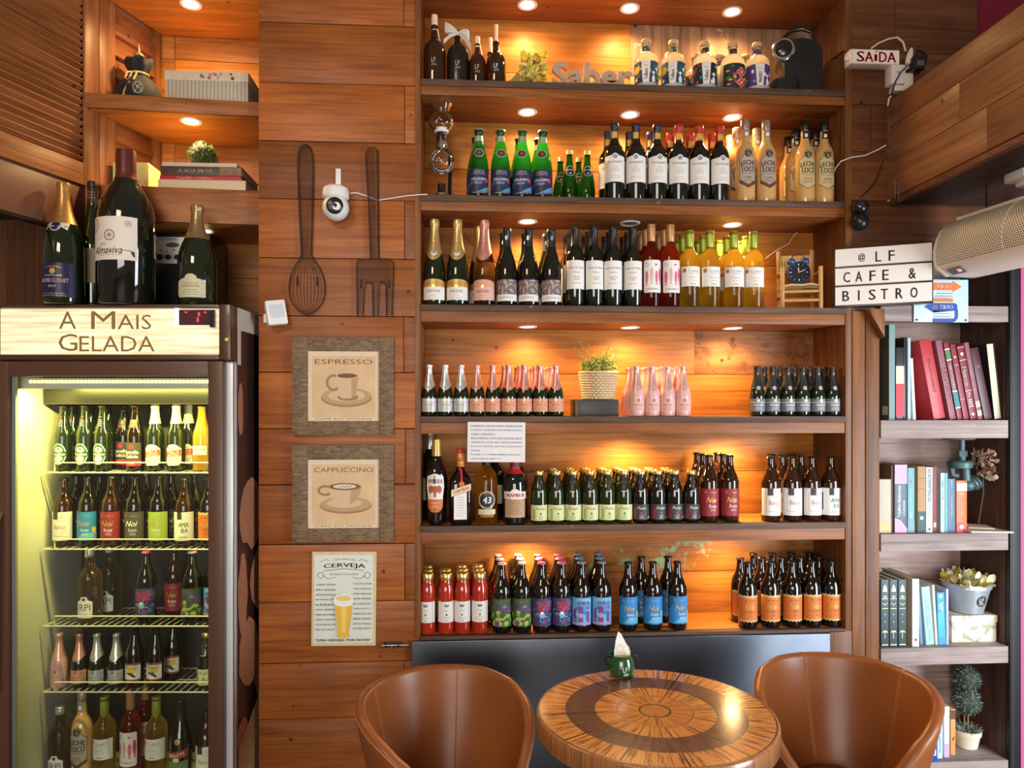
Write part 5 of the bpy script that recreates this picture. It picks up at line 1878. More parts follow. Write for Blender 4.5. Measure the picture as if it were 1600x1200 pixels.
fput('rose', b_rose, 226, D2 + .01, fr_b, 'rose wine with pink fish label on the fridge floor, behind')
fput('claro', b_claro, 244, D1, fr_b, 'lime cap white wine on the fridge floor, beside the dark cream liqueur')
fput('irish', b_irish, 282, D1, fr_b, 'dark cream liqueur bottle with slanted red label on the fridge floor')
fput('beer_white', b_beer('white', .256, .0376), 322, D1, fr_b, 'amber beer bottle with white label at the end of the fridge floor')

# ---- bottles and machine on top of the fridge
TZ = FH + .0005


def big_bottle(name, label, prof, glass, parts, px, Y, rz=0):
    t = bottle(name, prof, glass, parts, seg=40)
    t.location = (X(px, Y), Y, TZ); t.rotation_euler = (0, 0, rz); t['label'] = label
    return t


H, R = .556, .0955
pr = P(H, R, [(0.0001, .012), (.85, 0), (.95, .003), (1, .012), (1, .56), (.985, .60), (.93, .645), (.84, .685), (.70, .725), (.54, .765), (.42, .80), (.36, .83), (.345, .86), (.345, .985), (.33, 1.0)])
l = Print()
l.rect(-.090, .090, 0, .150, mat('aged_white_paper', (.74, .68, .60), .6))
for cx, cz, r_ in ((-.068, .122, .024), (0.0, .085, .019), (.060, .126, .011)):
    l.ring(cx, cz, r_, r_ * .13, mat('oxblood_ink', (.16, .03, .02), .5) if r_ > .012 else GREYINK)
    for a in range(4):
        c_, s_ = math.cos(a * PI / 4 + .4), math.sin(a * PI / 4 + .4)
        l.line([(cx - c_ * r_ * .93, cz - s_ * r_ * .93), (cx + c_ * r_ * .93, cz + s_ * r_ * .93)], r_ * .07, mat('oxblood_ink', (.16, .03, .02), .5) if r_ > .012 else GREYINK)
l.text('Almaviva', -.012, .034, .110, INK, h=.026, shear=.35)
l.line([(.042, .034), (.060, .033), (.080, .030)], .002, INK); l.poly([(.068, .030), (.080, .028), (.082, .010), (.076, .014)], INK)
l.text('2014', -.022, .054, .024, GREYINK, h=.006); l.rows(-.06, .06, .016, .006, 1, GREYINK, h=.0012); l.rows(-.075, -.02, .085, .012, 2, GREYPAP, h=.001)
big_bottle('wine_bottle', 'giant dark wine bottle with oxblood capsule and handwritten white label on the fridge', pr, G_WINE,
           [('capsule', capsule(pr, .452, H, mat('oxblood_wax', (.105, .016, .010), .35, coat=.4))), ('label', l, .150)], 197, -.118, -.14)


MAGN = [(0.0001, .02), (.80, 0), (.94, .003), (1, .02), (1, .40), (.98, .47), (.91, .54), (.76, .62), (.57, .69), (.42, .76), (.33, .83), (.285, .89), (.275, .945), (.32, .95), (.32, .966), (.27, 1.0)]


def magnum(H, R, foil, lab, parts, zf):
    pr = P(H, R, MAGN)
    r = lerp_r(pr); seg = 28
    lv = [zf * H, .70 * H, .76 * H, .83 * H, .89 * H, .93 * H, .945 * H, .965 * H, .999 * H]
    prof = [(r(z) + .0010 + (.002 if z > .90 * H else 0), z) for z in lv] + [(.0001, H + .002)]
    mb = MB(); mb.lathe(prof, foil, seg, cap0=False, cap1=False)
    for j in range(4, 9):
        for k in range(seg):
            i = j * seg + k; x, y, z = mb.v[i]; s = 1 + .05 * math.sin(k * PI / 2) * (j > 4)
            mb.v[i] = (x * s, y * s, z)
    return pr, mb


pr, fo = magnum(.430, .0655, mat('antique_gold_foil', (.55, .30, .10), .35, .8, bump=.3, nscale=60), None, None, .655)
l = Print(); l.rect(-.075, .075, 0, .118, mat('midnight_label', (.012, .014, .05), .35)); l.ring(0, .060, .1, .001, GOLDI) if False else None
l.text('ANDRE CLOUET', 0, .058, .100, PALEPNK, h=.013); l.text('CHAMPAGNE', 0, .075, .062, GREYPAP, h=.006); l.text('BRUT', 0, .038, .026, GREYPAP, h=.007); l.text('GRANDE RESERVE', 0, .105, .06, GOLDI, h=.005, arch=.004)
l.disc(0, .090, .010, GOLDI, n=8); l.rows(-.06, .06, .012, .007, 2, GOLDI, h=.0016)
md = Print(); md.disc(0, 0, .020, GREYPAP, rz=.020); md.disc(0, 0, .016, mat('midnight_label', (.012, .014, .05), .35)); md.poly([(-.044, .012), (-.018, .016), (-.018, -.004), (-.040, -.016)], GREYPAP); md.poly([(.044, .012), (.018, .016), (.018, -.004), (.040, -.016)], GREYPAP)
big_bottle('sparkling_wine_bottle', 'large sparkling wine bottle with midnight blue label and gold neck foil on the fridge', pr, G_CHAMP,
           [('foil', fo), ('label', l, .020), ('medallion', md, .270)], 99.5, -.143, -.05)
H, R = .466, .046
pr = P(H, R, BURG)
l = Print(); l.rect(-.05, .05, 0, .125, mat('dull_parchment', (.30, .24, .15), .6)); l.rows(-.03, .03, .11, .012, 3, GREYINK, h=.002); l.rows(-.03, .03, .04, .012, 2, GREYINK, h=.002); l.rect(-.05, .05, .066, .068, GREYINK)
nb_ = Print(); nb_.rect(-.03, .03, 0, .045, mat('dusty_rose_band', (.30, .14, .11), .5)); nb_.rows(-.02, .02, .030, .010, 3, PALEPNK, h=.002)
big_bottle('wine_bottle', 'tall dusty dark bottle with parchment label behind the giant bottle', pr, G_CHAMP, [('capsule', capsule(pr, .385, H, FOILB)), ('label', l, .09), ('neck_label', nb_, .395)], 145, -.042, .0)
pr, fo = magnum(.372, .0665, mat('dull_gold_foil', (.42, .30, .14), .35, .8, bump=.4, nscale=70), None, None, .66)
l = Print()
o = [(-.046, 0), (.046, 0), (.052, .012), (.052, .056), (.040, .064), (.022, .068), (.016, .078), (.008, .083), (-.008, .083), (-.016, .078), (-.022, .068), (-.040, .064), (-.052, .056), (-.052, .012)]
l.poly(o, mat('pale_olive_paper', (.58, .54, .36), .55)); l.ring(0, .068, .010, .0014, GOLDI)
l.text('COMTES DE', 0, .050, .052, BROWNI, h=.006); l.text('CHAMPAGNE', 0, .040, .062, BROWNI, h=.007); l.rows(-.035, .035, .026, .008, 3, BROWNI, h=.0014)
md = Print(); md.disc(0, 0, .009, GOLDI); md.ring(0, 0, .006, .0012, BROWNI)
big_bottle('sparkling_wine_bottle', 'dark green sparkling wine bottle with pale olive label, next to coffee machine', pr, G_CHAMP, [('foil', fo), ('label', l, .030), ('medallion', md, .262)], 308, -.100, .0)

t = thing('coffee_grinder', 'steel and black coffee grinder on the fridge behind the bottles', 'coffee grinder', (X(283, .08), .08, TZ))
BST = mat('brushed_steel', (.58, .53, .47), .38, .45, noise=.1, nscale=80)
m = MB(); m.box(-.105, .105, .0, .20, 0, .20, BLACK); m.box(-.105, .105, .012, .20, .20, .318, BLACK); m.build('body', t, bevel=.006)
m = MB(); m.box(-.100, .060, -.006, .011, .195, .298, BST); fp = m.build('control_panel', t, bevel=.003)
p = Print(); p.text('Cuisinart', -.05, .090, .07, DARKPAP, h=.010); p.disc(-.03, .066, .026, DARKPAP, rz=.009)
for i in range(5):
    p.disc(-.075 + .025 * i, .040 + .006 * ((i + 1) % 2), .0035, DARKPAP)
m = MB(); p.lay(m, plane((0, -.006, .200), (1, 0, 0), (0, 0, 1), (0, -1, 0))); m.build('markings', fp, normals=False)
for x in (-.075, -.043, -.010):
    m = MB(); m.lathe([(.010, 0), (.010, .010), (.0001, .011)], BLACK, 16, M=Matrix.Translation((x, -.0065, .218)) @ Matrix.Rotation(PI / 2, 4, 'X')); m.build('knob', fp)

# ---- on the corner shelves
def velvet_bag():
    t = thing('velvet_bag', 'dark blue velvet drawstring bag with gold cord, on the upper corner shelf', 'bag', (X(217, .14), .14, LZA[0]))
    VEL = mat('blue_black_velvet', (.006, .008, .013), .8, sheen=.04, bump=.4, nscale=25)
    seg = 36
    prof = [(.0001, 0), (.070, 0), (.086, .012), (.088, .035), (.080, .062), (.062, .088), (.040, .104), (.030, .112), (.036, .124), (.046, .142), (.050, .160), (.040, .163), (.0001, .155)]
    m = MB(); m.lathe(prof, VEL, seg, cap0=False, cap1=False)
    for j, (r_, z_) in enumerate(prof):
        for k in range(seg):
            x, y, z = m.v[j * seg + k]; a = 2 * PI * k / seg
            amp = .05 + (.10 if 5 < j < 12 else 0)
            s = 1 + amp * math.sin(a * 6 + j * .4) * .6 + .04 * math.sin(a * 3 + 1)
            m.v[j * seg + k] = (x * s, y * s * .8, z + (.006 * math.sin(a * 5) if j > 8 else 0))
    m.build('pouch', t, angle=80)
    CORD = mat('gold_cord', (.50, .32, .14), .6, bump=.4, nscale=300)
    m = MB()
    m.tube([(.036 * math.cos(a), .031 * math.sin(a), .113) for a in [2 * PI * k / 20 for k in range(20)]], .0035, CORD, 6, closed=True)
    m.tube([(-.01, -.030, .113), (-.024, -.046, .106), (-.028, -.055, .085), (-.018, -.050, .078), (-.008, -.040, .110)], .003, CORD, 6)
    m.tube([(.004, -.030, .113), (.010, -.046, .100), (.006, -.060, .078)], .003, CORD, 6)
    for k in range(14):
        a = (k - 7) * .14
        m.tube([(-.006 + .004 * a, -.062, .070), (-.006 + .022 * a, -.066, .040), (-.006 + .030 * a, -.067, .010)], .0016, CORD, 4)
    m.build('cord', t)
    m = MB(); m.lathe([(.018, .150), (.020, .160), (.020, .178), (.012, .182), (.006, .186), (.003, .20), (.0001, .215)], mat('gilded_stopper', (.52, .36, .15), .35, .8), 16)
    m.build('stopper', t)
    p = Print(); p.ring(.030, .048, .018, .0016, GREYPAP); p.line([(.018, .030), (.028, .050), (.042, .060)], .0016, GREYPAP); p.line([(.02, .056), (.036, .046), (.044, .036)], .0016, GREYPAP)
    m = MB(); p.lay(m, lambda x, z, l: Vector((x, -.0795 - .25 * 0 + x * x * 2.2, z))); m.build('embroidery', t, normals=False)
    return t


velvet_bag().scale = (1.0, 1.0, 1.22)
STRIPE = bpy.data.materials.new('grey_striped_paper'); STRIPE.use_nodes = True
nt = STRIPE.node_tree; tc = N(nt, 'ShaderNodeTexCoord'); wv = N(nt, 'ShaderNodeTexWave'); wv.inputs['Scale'].default_value = 22; wv.bands_direction = 'X'; wv.inputs['Distortion'].default_value = .15
cr = N(nt, 'ShaderNodeValToRGB'); cr.color_ramp.elements[0].color = (.29, .25, .19, 1); cr.color_ramp.elements[1].color = (.47, .42, .33, 1); cr.color_ramp.elements[1].position = .55
nt.links.new(tc.outputs['Object'], wv.inputs['Vector']); nt.links.new(wv.outputs['Fac'], cr.inputs['Fac']); nt.links.new(cr.outputs['Color'], nt.nodes['Principled BSDF'].inputs['Base Color'])
bx0, bx1 = X(257, .045), X(388, .045)
t = thing('gift_box', 'grey striped box with floral lid on the upper corner shelf', 'box', ((bx0 + bx1) / 2, .045, LZA[0]))
w = (bx1 - bx0) / 2
m = MB(); m.box(-w + .002, w - .002, 0.002, .24, 0, .100, STRIPE); m.build('base', t, bevel=.001)
FLOR = mat('floral_lid_paper', (.60, .50, .38), .6, noise=.25, nscale=45)
m = MB(); m.box(-w, w, 0, .242, .082, .118, FLOR); ld = m.build('lid', t, bevel=.001)
p = Print(); rr = random.Random(9)
for k in range(13):
    p.disc(rr.uniform(-.02, w * .8), rr.uniform(.088, .110), rr.uniform(.003, .008), rr.choice([TERRA, BROWNI, mat('faded_rose_ink', (.45, .22, .16), .6)]), n=6)
m = MB(); p.lay(m, plane((0, 0, 0), (1, 0, 0), (0, 0, 1), (0, -1, 0))); m.build('flower_print', ld, normals=False)

dx0, dx1 = X(176, .09), X(232, .09)
t = thing('damask_box', 'yellow-green damask patterned box on the lower corner shelf', 'box', ((dx0 + dx1) / 2, .09, LZB[0]))
w = (dx1 - dx0) / 2
DAM = mat('damask_yellow', (.46, .44, .14), .5, noise=.1)
m = MB(); m.box(-w, w, 0, .20, 0, .118, DAM); bd = m.build('body', t, bevel=.002)
p = Print(); q = Print()
for i in range(6):
    for j in range(4):
        p.ring(-w + .015 + i * .022, .016 + j * .028, .011, .0022, CREAMPAP, rz=.014, n=10)
for i in range(8):
    for j in range(4):
        q.ring(.014 + i * .024, .016 + j * .028, .012, .0024, CREAMPAP, rz=.014, n=10)
m = MB(); p.lay(m, plane((0, 0, 0), (1, 0, 0), (0, 0, 1), (0, -1, 0))); q.lay(m, plane((w, 0, 0), (0, 1, 0), (0, 0, 1), (1, 0, 0))); m.build('damask_print', bd, normals=False)

PAGES = mat('book_pages', (.66, .57, .42), .75, noise=.15, nscale=160)


def flat_book(px0, px1, Y0, z0, h, cover, label, title=None, tm=None, depth=.20, rz=0.0, strip=None):
    a, b_ = X(px0, Y0), X(px1, Y0)
    t = thing('book', label, 'book', ((a + b_) / 2, Y0, z0), rz, 'books lying on the lower corner shelf')
    w = (b_ - a) / 2
    m = MB(); m.box(-w, w, 0, depth, 0, .0022, cover); m.box(-w, w, 0, depth, h - .0022, h, cover); m.box(-w, w, -.0005, .003, 0, h, cover); m.build('cover', t, bevel=.0006)
    m = MB(); m.box(-w + .003, w - .003, .0035, depth - .003, .0023, h - .0023, PAGES); m.build('pages', t)
    if title:
        p = Print()
        if strip:
            p.rect(w * .45, w * .98, .002, h - .002, strip)
        p.text(title, -w * .15, h / 2, w * .85, tm, h=h * .42, bold=.0004)
        m = MB(); p.lay(m, plane((0, -.0006, 0), (1, 0, 0), (0, 0, 1), (0, -1, 0))); m.build('title', t, normals=False)
    return t


zb = LZB[0]
flat_book(247, 384, .03, zb, .036, mat('cream_cloth_cover', (.60, .47, .30), .6), 'thick cream book at the bottom of the stack under the grass ball', depth=.23)
flat_book(250, 377, .035, zb + .0365, .017, mat('crimson_cover', (.40, .02, .025), .5), 'thin crimson book, second from the bottom under the grass ball', 'Domitila e bolinhos', CREAMPAP, depth=.21)
flat_book(251, 378, .034, zb + .054, .034, mat('dark_umber_cover', (.07, .035, .028), .45), 'dark brown book with large pale title under the grass ball', 'A BOA MESA', CREAMPAP, depth=.22, strip=mat('cover_photo_print', (.22, .11, .05), .5, noise=.6, nscale=60))
flat_book(253, 370, .04, zb + .0885, .016, mat('bone_cover', (.56, .46, .36), .6), 'thin bone coloured book on top of the stack under the grass ball', depth=.20)


def grass_ball():
    z = zb + .1045
    t = thing('grass_ball', 'round ball of green artificial grass on the stacked books', 'plant', (X(317, .12), .12, z))
    m = MB(); m.sphere((0, 0, .050), .047, mat('dark_moss', (.012, .020, .006), .8, bump=.5, nscale=60), 20, 12); m.build('core', t)
    G1 = mat('grass_blade', (.05, .10, .015), .5); G2 = mat('pale_grass_blade', (.13, .20, .035), .5)
    rr = random.Random(2); m = MB()
    for k in range(900):
        u = rr.uniform(-.9, 1); a = rr.uniform(0, 2 * PI); s = math.sqrt(1 - u * u)
        d = Vector((s * math.cos(a), s * math.sin(a), u))
        tg = d.cross(Vector((rr.uniform(-1, 1), rr.uniform(-1, 1), rr.uniform(-1, 1)))).normalized()
        b0 = Vector((0, 0, .050)) + d * .045; L_ = rr.uniform(.010, .022)
        p1 = b0 + d * L_ * .6 + tg * L_ * .5; p2 = b0 + d * L_ * .7 + tg * L_ * 1.0
        if min(p1.z, p2.z, b0.z) < .003:
            continue
        w = d.cross(tg).normalized() * .0009
        m.add([b0 - w, b0 + w, p1 + w * .8, p1 - w * .8, p2], [(0, 1, 2, 3), (3, 2, 4)], G2 if u > .3 and rr.random() < .6 else G1)
    m.build('blades', t, normals=False)


grass_ball()

# ------------------------------------------------------------------ hung on the planked pier
def wire_utensil(name, label, outline, pxc, y0, y1, strands):
    """outline: half widths in px along y; strands of parallel wire inside a wire rim"""
    Yw = -.008
    top = at(pxc, y0, Yw)
    t = thing(name, label, 'wall decoration', (top.x, Yw, at(pxc, y1, Yw).z))
    base = t.location
    return t, base


def pxw(px, py, Y, base):
    v = at(px, py, Y)
    return Vector((v.x - base.x, 0, v.z - base.z))


tb = at(480, 492, -.012)
t = thing('wire_spoon', 'giant dark wire spoon hanging on the planked pier', 'wall decoration', (tb.x, -.012, tb.z))
half = [(226, 3), (230, 8), (240, 11), (260, 12), (300, 11.2), (340, 10), (380, 8.5), (398, 8), (406, 12), (416, 19), (430, 25), (445, 28), (460, 27.5), (472, 24), (482, 17), (489, 8), (492, 2)]
cxs = lambda y: 476.5 + (480 - 476.5) * (y - 226) / 266
L_ = [pxw(cxs(y) - w, y, -.012, t.location) for y, w in half]; R_ = [pxw(cxs(y) + w, y, -.012, t.location) for y, w in half]
m = MB(); m.tube(L_ + R_[::-1], .0026, IRON, 6, closed=True); m.build('rim', t)
m = MB()
for i in range(9):
    f_ = (i + 1) / 10 * 2 - 1
    bow = lambda y: .010 * max(0, 1 - ((y - 448) / 45) ** 2)
    m.tube([pxw(cxs(y) + f_ * w, y, -.012, t.location) + Vector((0, bow(y) * (1 - f_ * f_), 0)) for y, w in half], .0009, IRON, 5)
m.build('strands', t)
m = MB()
for px in (464, 495):
    a, b_ = pxw(px, 432, -.012, t.location), pxw(px, 446, -.012, t.location)
    m.tube([a, b_], .0030, BLACKM, 6)
m.build('hanger', t)

tb = at(586, 497, -.012)
t = thing('wire_fork', 'giant dark wire fork hanging on the planked pier', 'wall decoration', (tb.x, -.012, tb.z))
o = [(576, 231), (585, 230), (590, 236), (591, 300), (592, 404), (610, 405), (615, 410), (613, 494), (604, 495), (603, 445), (600, 441), (594, 441), (592, 445), (591, 495), (583, 495), (582, 445), (579, 441), (572, 441), (570, 445), (567, 495), (558, 494), (557, 410), (561, 405), (579, 404), (576, 320), (571, 240)]
m = MB(); m.tube([pxw(x, y, -.012, t.location) for x, y in o], .0024, IRON, 6, closed=True); m.build('rim', t)
m = MB()
for i in range(6):
    f_ = (i + .7) / 6.4
    m.tube([pxw(572 + 18 * f_, 234, -.012, t.location), pxw(577 + 14 * f_, 320, -.012, t.location), pxw(580 + 12 * f_, 405, -.012, t.location)], .0012, IRON, 5)
for i in range(17):
    x = 560 + i * 3.2
    tine = x < 569 or 582 < x < 592 or x > 603
    m.tube([pxw(x, 405, -.012, t.location), pxw(x, 492 if tine else 442, -.012, t.location)], .0012, IRON, 5)
m.build('strands', t)
m = MB()
for px in (564, 608):
    m.tube([pxw(px, 436, -.012, t.location), pxw(px, 450, -.012, t.location)], .0030, BLACKM, 6)
m.build('hanger', t)

# security camera
c0 = at(525, 322, -.05)
t = thing('security_camera', 'white round security camera mounted on the planked pier', 'camera', (c0.x, 0, c0.z))
m = MB(); m.box(-.010, .010, -.006, -.0005, .055, .155, WHITE); m.box(-.010, .010, -.05, -.006, .065, .072, WHITE); m.build('bracket', t, bevel=.002)
m = MB(); m.lathe([(.0001, .070), (.036, .070), (.046, .062), (.049, .050), (.049, .030), (.044, .024), (.0001, .022)], WHITE, 32, c=(0, -.055, 0), cap0=False, cap1=False); m.build('base', t)
m = MB(); m.sphere((0, -.057, -.008), .049, WHITE, 32, 20); hd_ = m.build('head', t)
m = MB(); Mx = Matrix.Translation((-.004, -.057, -.006)) @ Matrix.Rotation(math.radians(12), 4, 'Z') @ Matrix.Rotation(PI / 2 + .12, 4, 'X')
m.lathe([(.0315, .0375), (.030, .0435), (.024, .0468), (.0001, .049)], BLACK, 28, M=Mx, cap0=False, cap1=False); m.lathe([(.008, .0485), (.007, .0505), (.0001, .0508)], mat('lens_glass', (.02, .02, .04), .03, coat=1), 18, M=Mx, cap0=False, cap1=False)
m.build('lens', hd_)
m = MB(); m.tube([at(548, 302, -.04), at(556, 301, -.02), at(572, 306, -.006), at(590, 313, -.005), at(610, 310, -.005), at(635, 306, -.005), at(657, 304, -.006), at(668, 303.5, -.008)], .0022, WHITE, 6)
tag(m.build('white_cable'), 'white cable running from the security camera to the bottle niche', 'cable')

# motion detector
c0 = at(433, 491, 0)
t = thing('motion_detector', 'white motion detector box on the planked pier above the pictures', 'sensor', (c0.x, 0, c0.z))
m = MB(); m.box(-.048, -.016, -.012, -.0005, -.034, .000, WHITE); m.build('mount', t, bevel=.003)
MR = Matrix.Translation((0.005, -.035, 0)) @ Matrix.Rotation(math.radians(-9), 4, 'Y') @ Matrix.Rotation(math.radians(22), 4, 'Z')
m = MB(); m.box(-.036, .036, -.020, .022, -.046, .046, WHITE, MR); m.build('housing', t, bevel=.007)
m = MB(); m.box(-.024, .026, -.0225, -.019, -.020, .028, mat('milky_lens', (.60, .66, .72), .25), MR); m.build('lens', t, bevel=.002)
m = MB(); m.tube([at(414, 500, -.004), at(410, 503, -.003), at(407, 498, -.003)], .0015, WHITE, 5)

# framed coffee pictures
FRM = bpy.data.materials.new('scored_brown_frame'); FRM.use_nodes = True
nt = FRM.node_tree; tc = N(nt, 'ShaderNodeTexCoord'); cr = N(nt, 'ShaderNodeValToRGB')
br = N(nt, 'ShaderNodeTexBrick'); br.inputs['Scale'].default_value = 42; br.inputs['Color1'].default_value = (.15, .080, .036, 1); br.inputs['Color2'].default_value = (.30, .175, .085, 1); br.inputs['Mortar'].default_value = (.36, .24, .12, 1); br.inputs['Mortar Size'].default_value = .035
br.inputs['Brick Width'].default_value = 1.1; br.inputs['Row Height'].default_value = .36
mp = N(nt, 'ShaderNodeMapping'); mp.inputs['Rotation'].default_value = (PI / 2, 0, 0)
nz = N(nt, 'ShaderNodeTexNoise'); nz.inputs['Scale'].default_value = 70
mx = N(nt, 'ShaderNodeMix', data_type='RGBA', blend_type='MULTIPLY'); mx.inputs['Factor'].default_value = .7
nt.links.new(tc.outputs['Object'], mp.inputs['Vector']); nt.links.new(mp.outputs['Vector'], br.inputs['Vector']); nt.links.new(tc.outputs['Object'], nz.inputs['Vector'])
nt.links.new(br.outputs['Color'], mx.inputs['A']); nt.links.new(nz.outputs['Fac'], mx.inputs['B']); nt.links.new(mx.outputs['Result'], nt.nodes['Principled BSDF'].inputs['Base Color'])
nt.nodes['Principled BSDF'].inputs['Roughness'].default_value = .6
CANV = mat('tan_canvas', (.68, .47, .27), .7, noise=.18, nscale=14)
CANVE = mat('cream_canvas_edge', (.72, .60, .42), .7)
SEPIA = mat('sepia_ink', (.20, .085, .035), .7)
CUPL = mat('cup_light_paint', (.66, .47, .29), .7); CUPD = mat('cup_shade_paint', (.36, .20, .10), .7); CUPM = mat('cup_mid_paint', (.50, .32, .17), .7)


def picture(y0, y1, cy0, cy1, label, draw):
    a, b_ = at(456.5, y1, -.022), at(615, y0, -.022)
    c, d = at(481, cy1, -.022), at(592, cy0, -.022)
    cx, cz = (a.x + b_.x) / 2, (a.z + b_.z) / 2
    t = thing('framed_picture', label, 'picture', (cx, -.0005, cz), 0, 'framed coffee pictures on the pier')
    W, Hh = (b_.x - a.x) / 2, (b_.z - a.z) / 2
    x0, x1, z0, z1 = c.x - cx, d.x - cx, c.z - cz, d.z - cz
    m = MB()
    m.box(-W, x0, -.022, 0, -Hh, Hh, FRM); m.box(x1, W, -.022, 0, -Hh, Hh, FRM); m.box(x0, x1, -.0215, 0, z1, Hh, FRM); m.box(x0, x1, -.0215, 0, -Hh, z0, FRM)
    m.build('frame', t, bevel=.002)
    p = Print(); w, h = (x1 - x0) / 2, (z1 - z0) / 2; mx_, mz = (x0 + x1) / 2, (z0 + z1) / 2
    p.rect(-w, w, -h, h, CANVE); p.rect(-w * .90, w * .90, -h * .90, h * .86, CANV)
    draw(p, w, h)
    m = MB(); p.lay(m, plane((mx_, -.017, mz), (1, 0, 0), (0, 0, 1), (0, -1, 0))); m.build('canvas', t, normals=False)


def ell(p, x, z, rx, rz_, m, n=36):
    p.disc(x, z, rx, m, rz=rz_, n=n)


def draw_esp(p, w, h):
    p.text('ESPRESSO', 0, h * .70, w * 1.62, SEPIA, h=h * .14)
    p.text('CAFE DU MONDE', 0, -h * .94, w * 1.6, SEPIA, h=h * .05)
    ell(p, .08 * w, -.33 * h, .72 * w, .27 * h, CUPD); ell(p, .08 * w, -.29 * h, .70 * w, .25 * h, CUPM); ell(p, .08 * w, -.27 * h, .52 * w, .17 * h, CUPL)
    ell(p, .12 * w, -.32 * h, .30 * w, .10 * h, CUPD)
    p.ring(-.28 * w, .10 * h, .22 * w, .07 * w, CUPD, rz=.24 * h)
    p.poly([(-.22 * w, .30 * h), (.42 * w, .30 * h), (.34 * w, -.28 * h), (.22 * w, -.34 * h), (0, -.36 * h), (-.12 * w, -.30 * h)], CUPL)
    p.poly([(.22 * w, .30 * h), (.42 * w, .30 * h), (.34 * w, -.28 * h), (.22 * w, -.34 * h)], CUPM)
    ell(p, .10 * w, .30 * h, .32 * w, .085 * h, CUPL); ell(p, .10 * w, .30 * h, .28 * w, .065 * h, SEPIA)


def draw_cap(p, w, h):
    p.text('CAPPUCCINO', 0, h * .70, w * 1.66, SEPIA, h=h * .14)
    p.text('CAFE DU MONDE', 0, -h * .94, w * 1.6, SEPIA, h=h * .05)
    ell(p, .06 * w, -.34 * h, .74 * w, .24 * h, CUPD); ell(p, .06 * w, -.30 * h, .72 * w, .22 * h, CUPM); ell(p, .02 * w, -.27 * h, .5 * w, .14 * h, CUPL)
    p.ring(-.52 * w, .10 * h, .22 * w, .07 * w, CUPD, rz=.16 * h)
    p.poly([(-.42 * w, .20 * h), (.50 * w, .20 * h), (.46 * w, .0), (.34 * w, -.20 * h), (.16 * w, -.32 * h), (-.08 * w, -.32 * h), (-.28 * w, -.18 * h), (-.39 * w, .02 * h)], CUPL)
    p.poly([(.22 * w, .20 * h), (.50 * w, .20 * h), (.46 * w, .0), (.34 * w, -.20 * h), (.16 * w, -.32 * h)], CUPM)
    ell(p, .04 * w, .21 * h, .46 * w, .11 * h, CUPD); ell(p, .04 * w, .21 * h, .42 * w, .09 * h, SEPIA); ell(p, .03 * w, .215 * h, .33 * w, .065 * h, mat('milk_foam_paint', (.72, .62, .52), .7))
    for k in range(6):
        p.disc(-.1 * w + k * .06 * w, .20 * h + .02 * h * (k % 2), .02 * w, SEPIA, n=5)


picture(527, 680, 549, 658, 'square framed picture of an espresso cup on the pier', draw_esp)
picture(695, 848, 718, 826, 'square framed picture of a cappuccino cup on the pier', draw_cap)

# beer sign
a, b_ = at(487, 1010, -.004), at(588, 861, -.004)
t = thing('tin_sign', 'white tin sign with a beer glass and menu phrases, below the framed pictures', 'sign', ((a.x + b_.x) / 2, -.0035, (a.z + b_.z) / 2))
t.rotation_euler = (0, math.radians(0.6), 0)
W, Hh = (b_.x - a.x) / 2, (b_.z - a.z) / 2
m = MB(); m.box(-W, W, -.003, .0, -Hh, Hh, mat('tin_sign_edge', (.62, .48, .26), .5)); m.build('plate', t, bevel=.001)
p = Print(); TINP = mat('aged_mint_print', (.70, .74, .66), .5, noise=.07, nscale=25)
p.rect(-W * .98, W * .98, -Hh * .985, Hh * .985, mat('rusty_cream_print', (.66, .52, .30), .5, noise=.3, nscale=30)); p.rect(-W * .92, W * .90, -Hh * .93, Hh * .93, TINP)
p.text('CERVEJA', .01 * W, Hh * .70, W * 1.28, BROWNI, h=Hh * .115, bold=.0012, arch=.004)
p.text('COMO PEDIR UMA', 0, Hh * .84, W * .7, BROWNI, h=Hh * .035, arch=.004); p.text('AO REDOR DO MUNDO', 0, Hh * .52, W * .9, BROWNI, h=Hh * .035)
for s_ in (-1, 1):
    p.line([(s_ * W * .75, Hh * .78), (s_ * W * .55, Hh * .84), (s_ * W * .45, Hh * .80)], .0014, BROWNI); p.ring(s_ * W * .72, Hh * .50, .012, .0015, BROWNI); p.line([(s_ * W * .25, Hh * .46), (s_ * W * .5, Hh * .42), (s_ * W * .66, Hh * .50)], .0014, BROWNI)
p.line([(-W * .62, Hh * .60), (0, Hh * .64), (W * .62, Hh * .60)], .0016, BROWNI)
for k, s_ in enumerate(('A BEER, PLEASE', 'BIRU ONEGAI', 'SHIMASU', 'BIJ POHAR SORT', 'KEREK', 'UNA BIRRA,', 'PER FAVORE', 'LIANG, MANG EN', 'CON HAWI, EH', 'BIER, ALSTUBLIEFT')):
    p.text(s_, -W * .56, Hh * (.30 - k * .105), W * .60, DARKPAP, h=Hh * .038)
for k, s_ in enumerate(('TEO-NO PIDO, PROSIM', 'UNA CERVEZA,', 'POR FAVOR', 'UNE BIERE,', 'SIL VOUS PLAIT', 'MIEJ-A BIT-A', 'PARA-KAL ON', 'BEOIR AMHAIN', 'LE DO THOIL', 'EIN BIER, BITTE')):
    p.text(s_, W * .58, Hh * (.32 - k * .105), W * .56, DARKPAP, h=Hh * .038)
ell(p, .0, -.78 * Hh, .20 * W, .04 * Hh, YELLOW)
p.poly([(-.26 * W, -.10 * Hh), (.26 * W, -.10 * Hh), (.22 * W, -.40 * Hh), (.15 * W, -.74 * Hh), (-.15 * W, -.74 * Hh), (-.22 * W, -.40 * Hh)], mat('beer_yellow_print', (.80, .46, .04), .4))
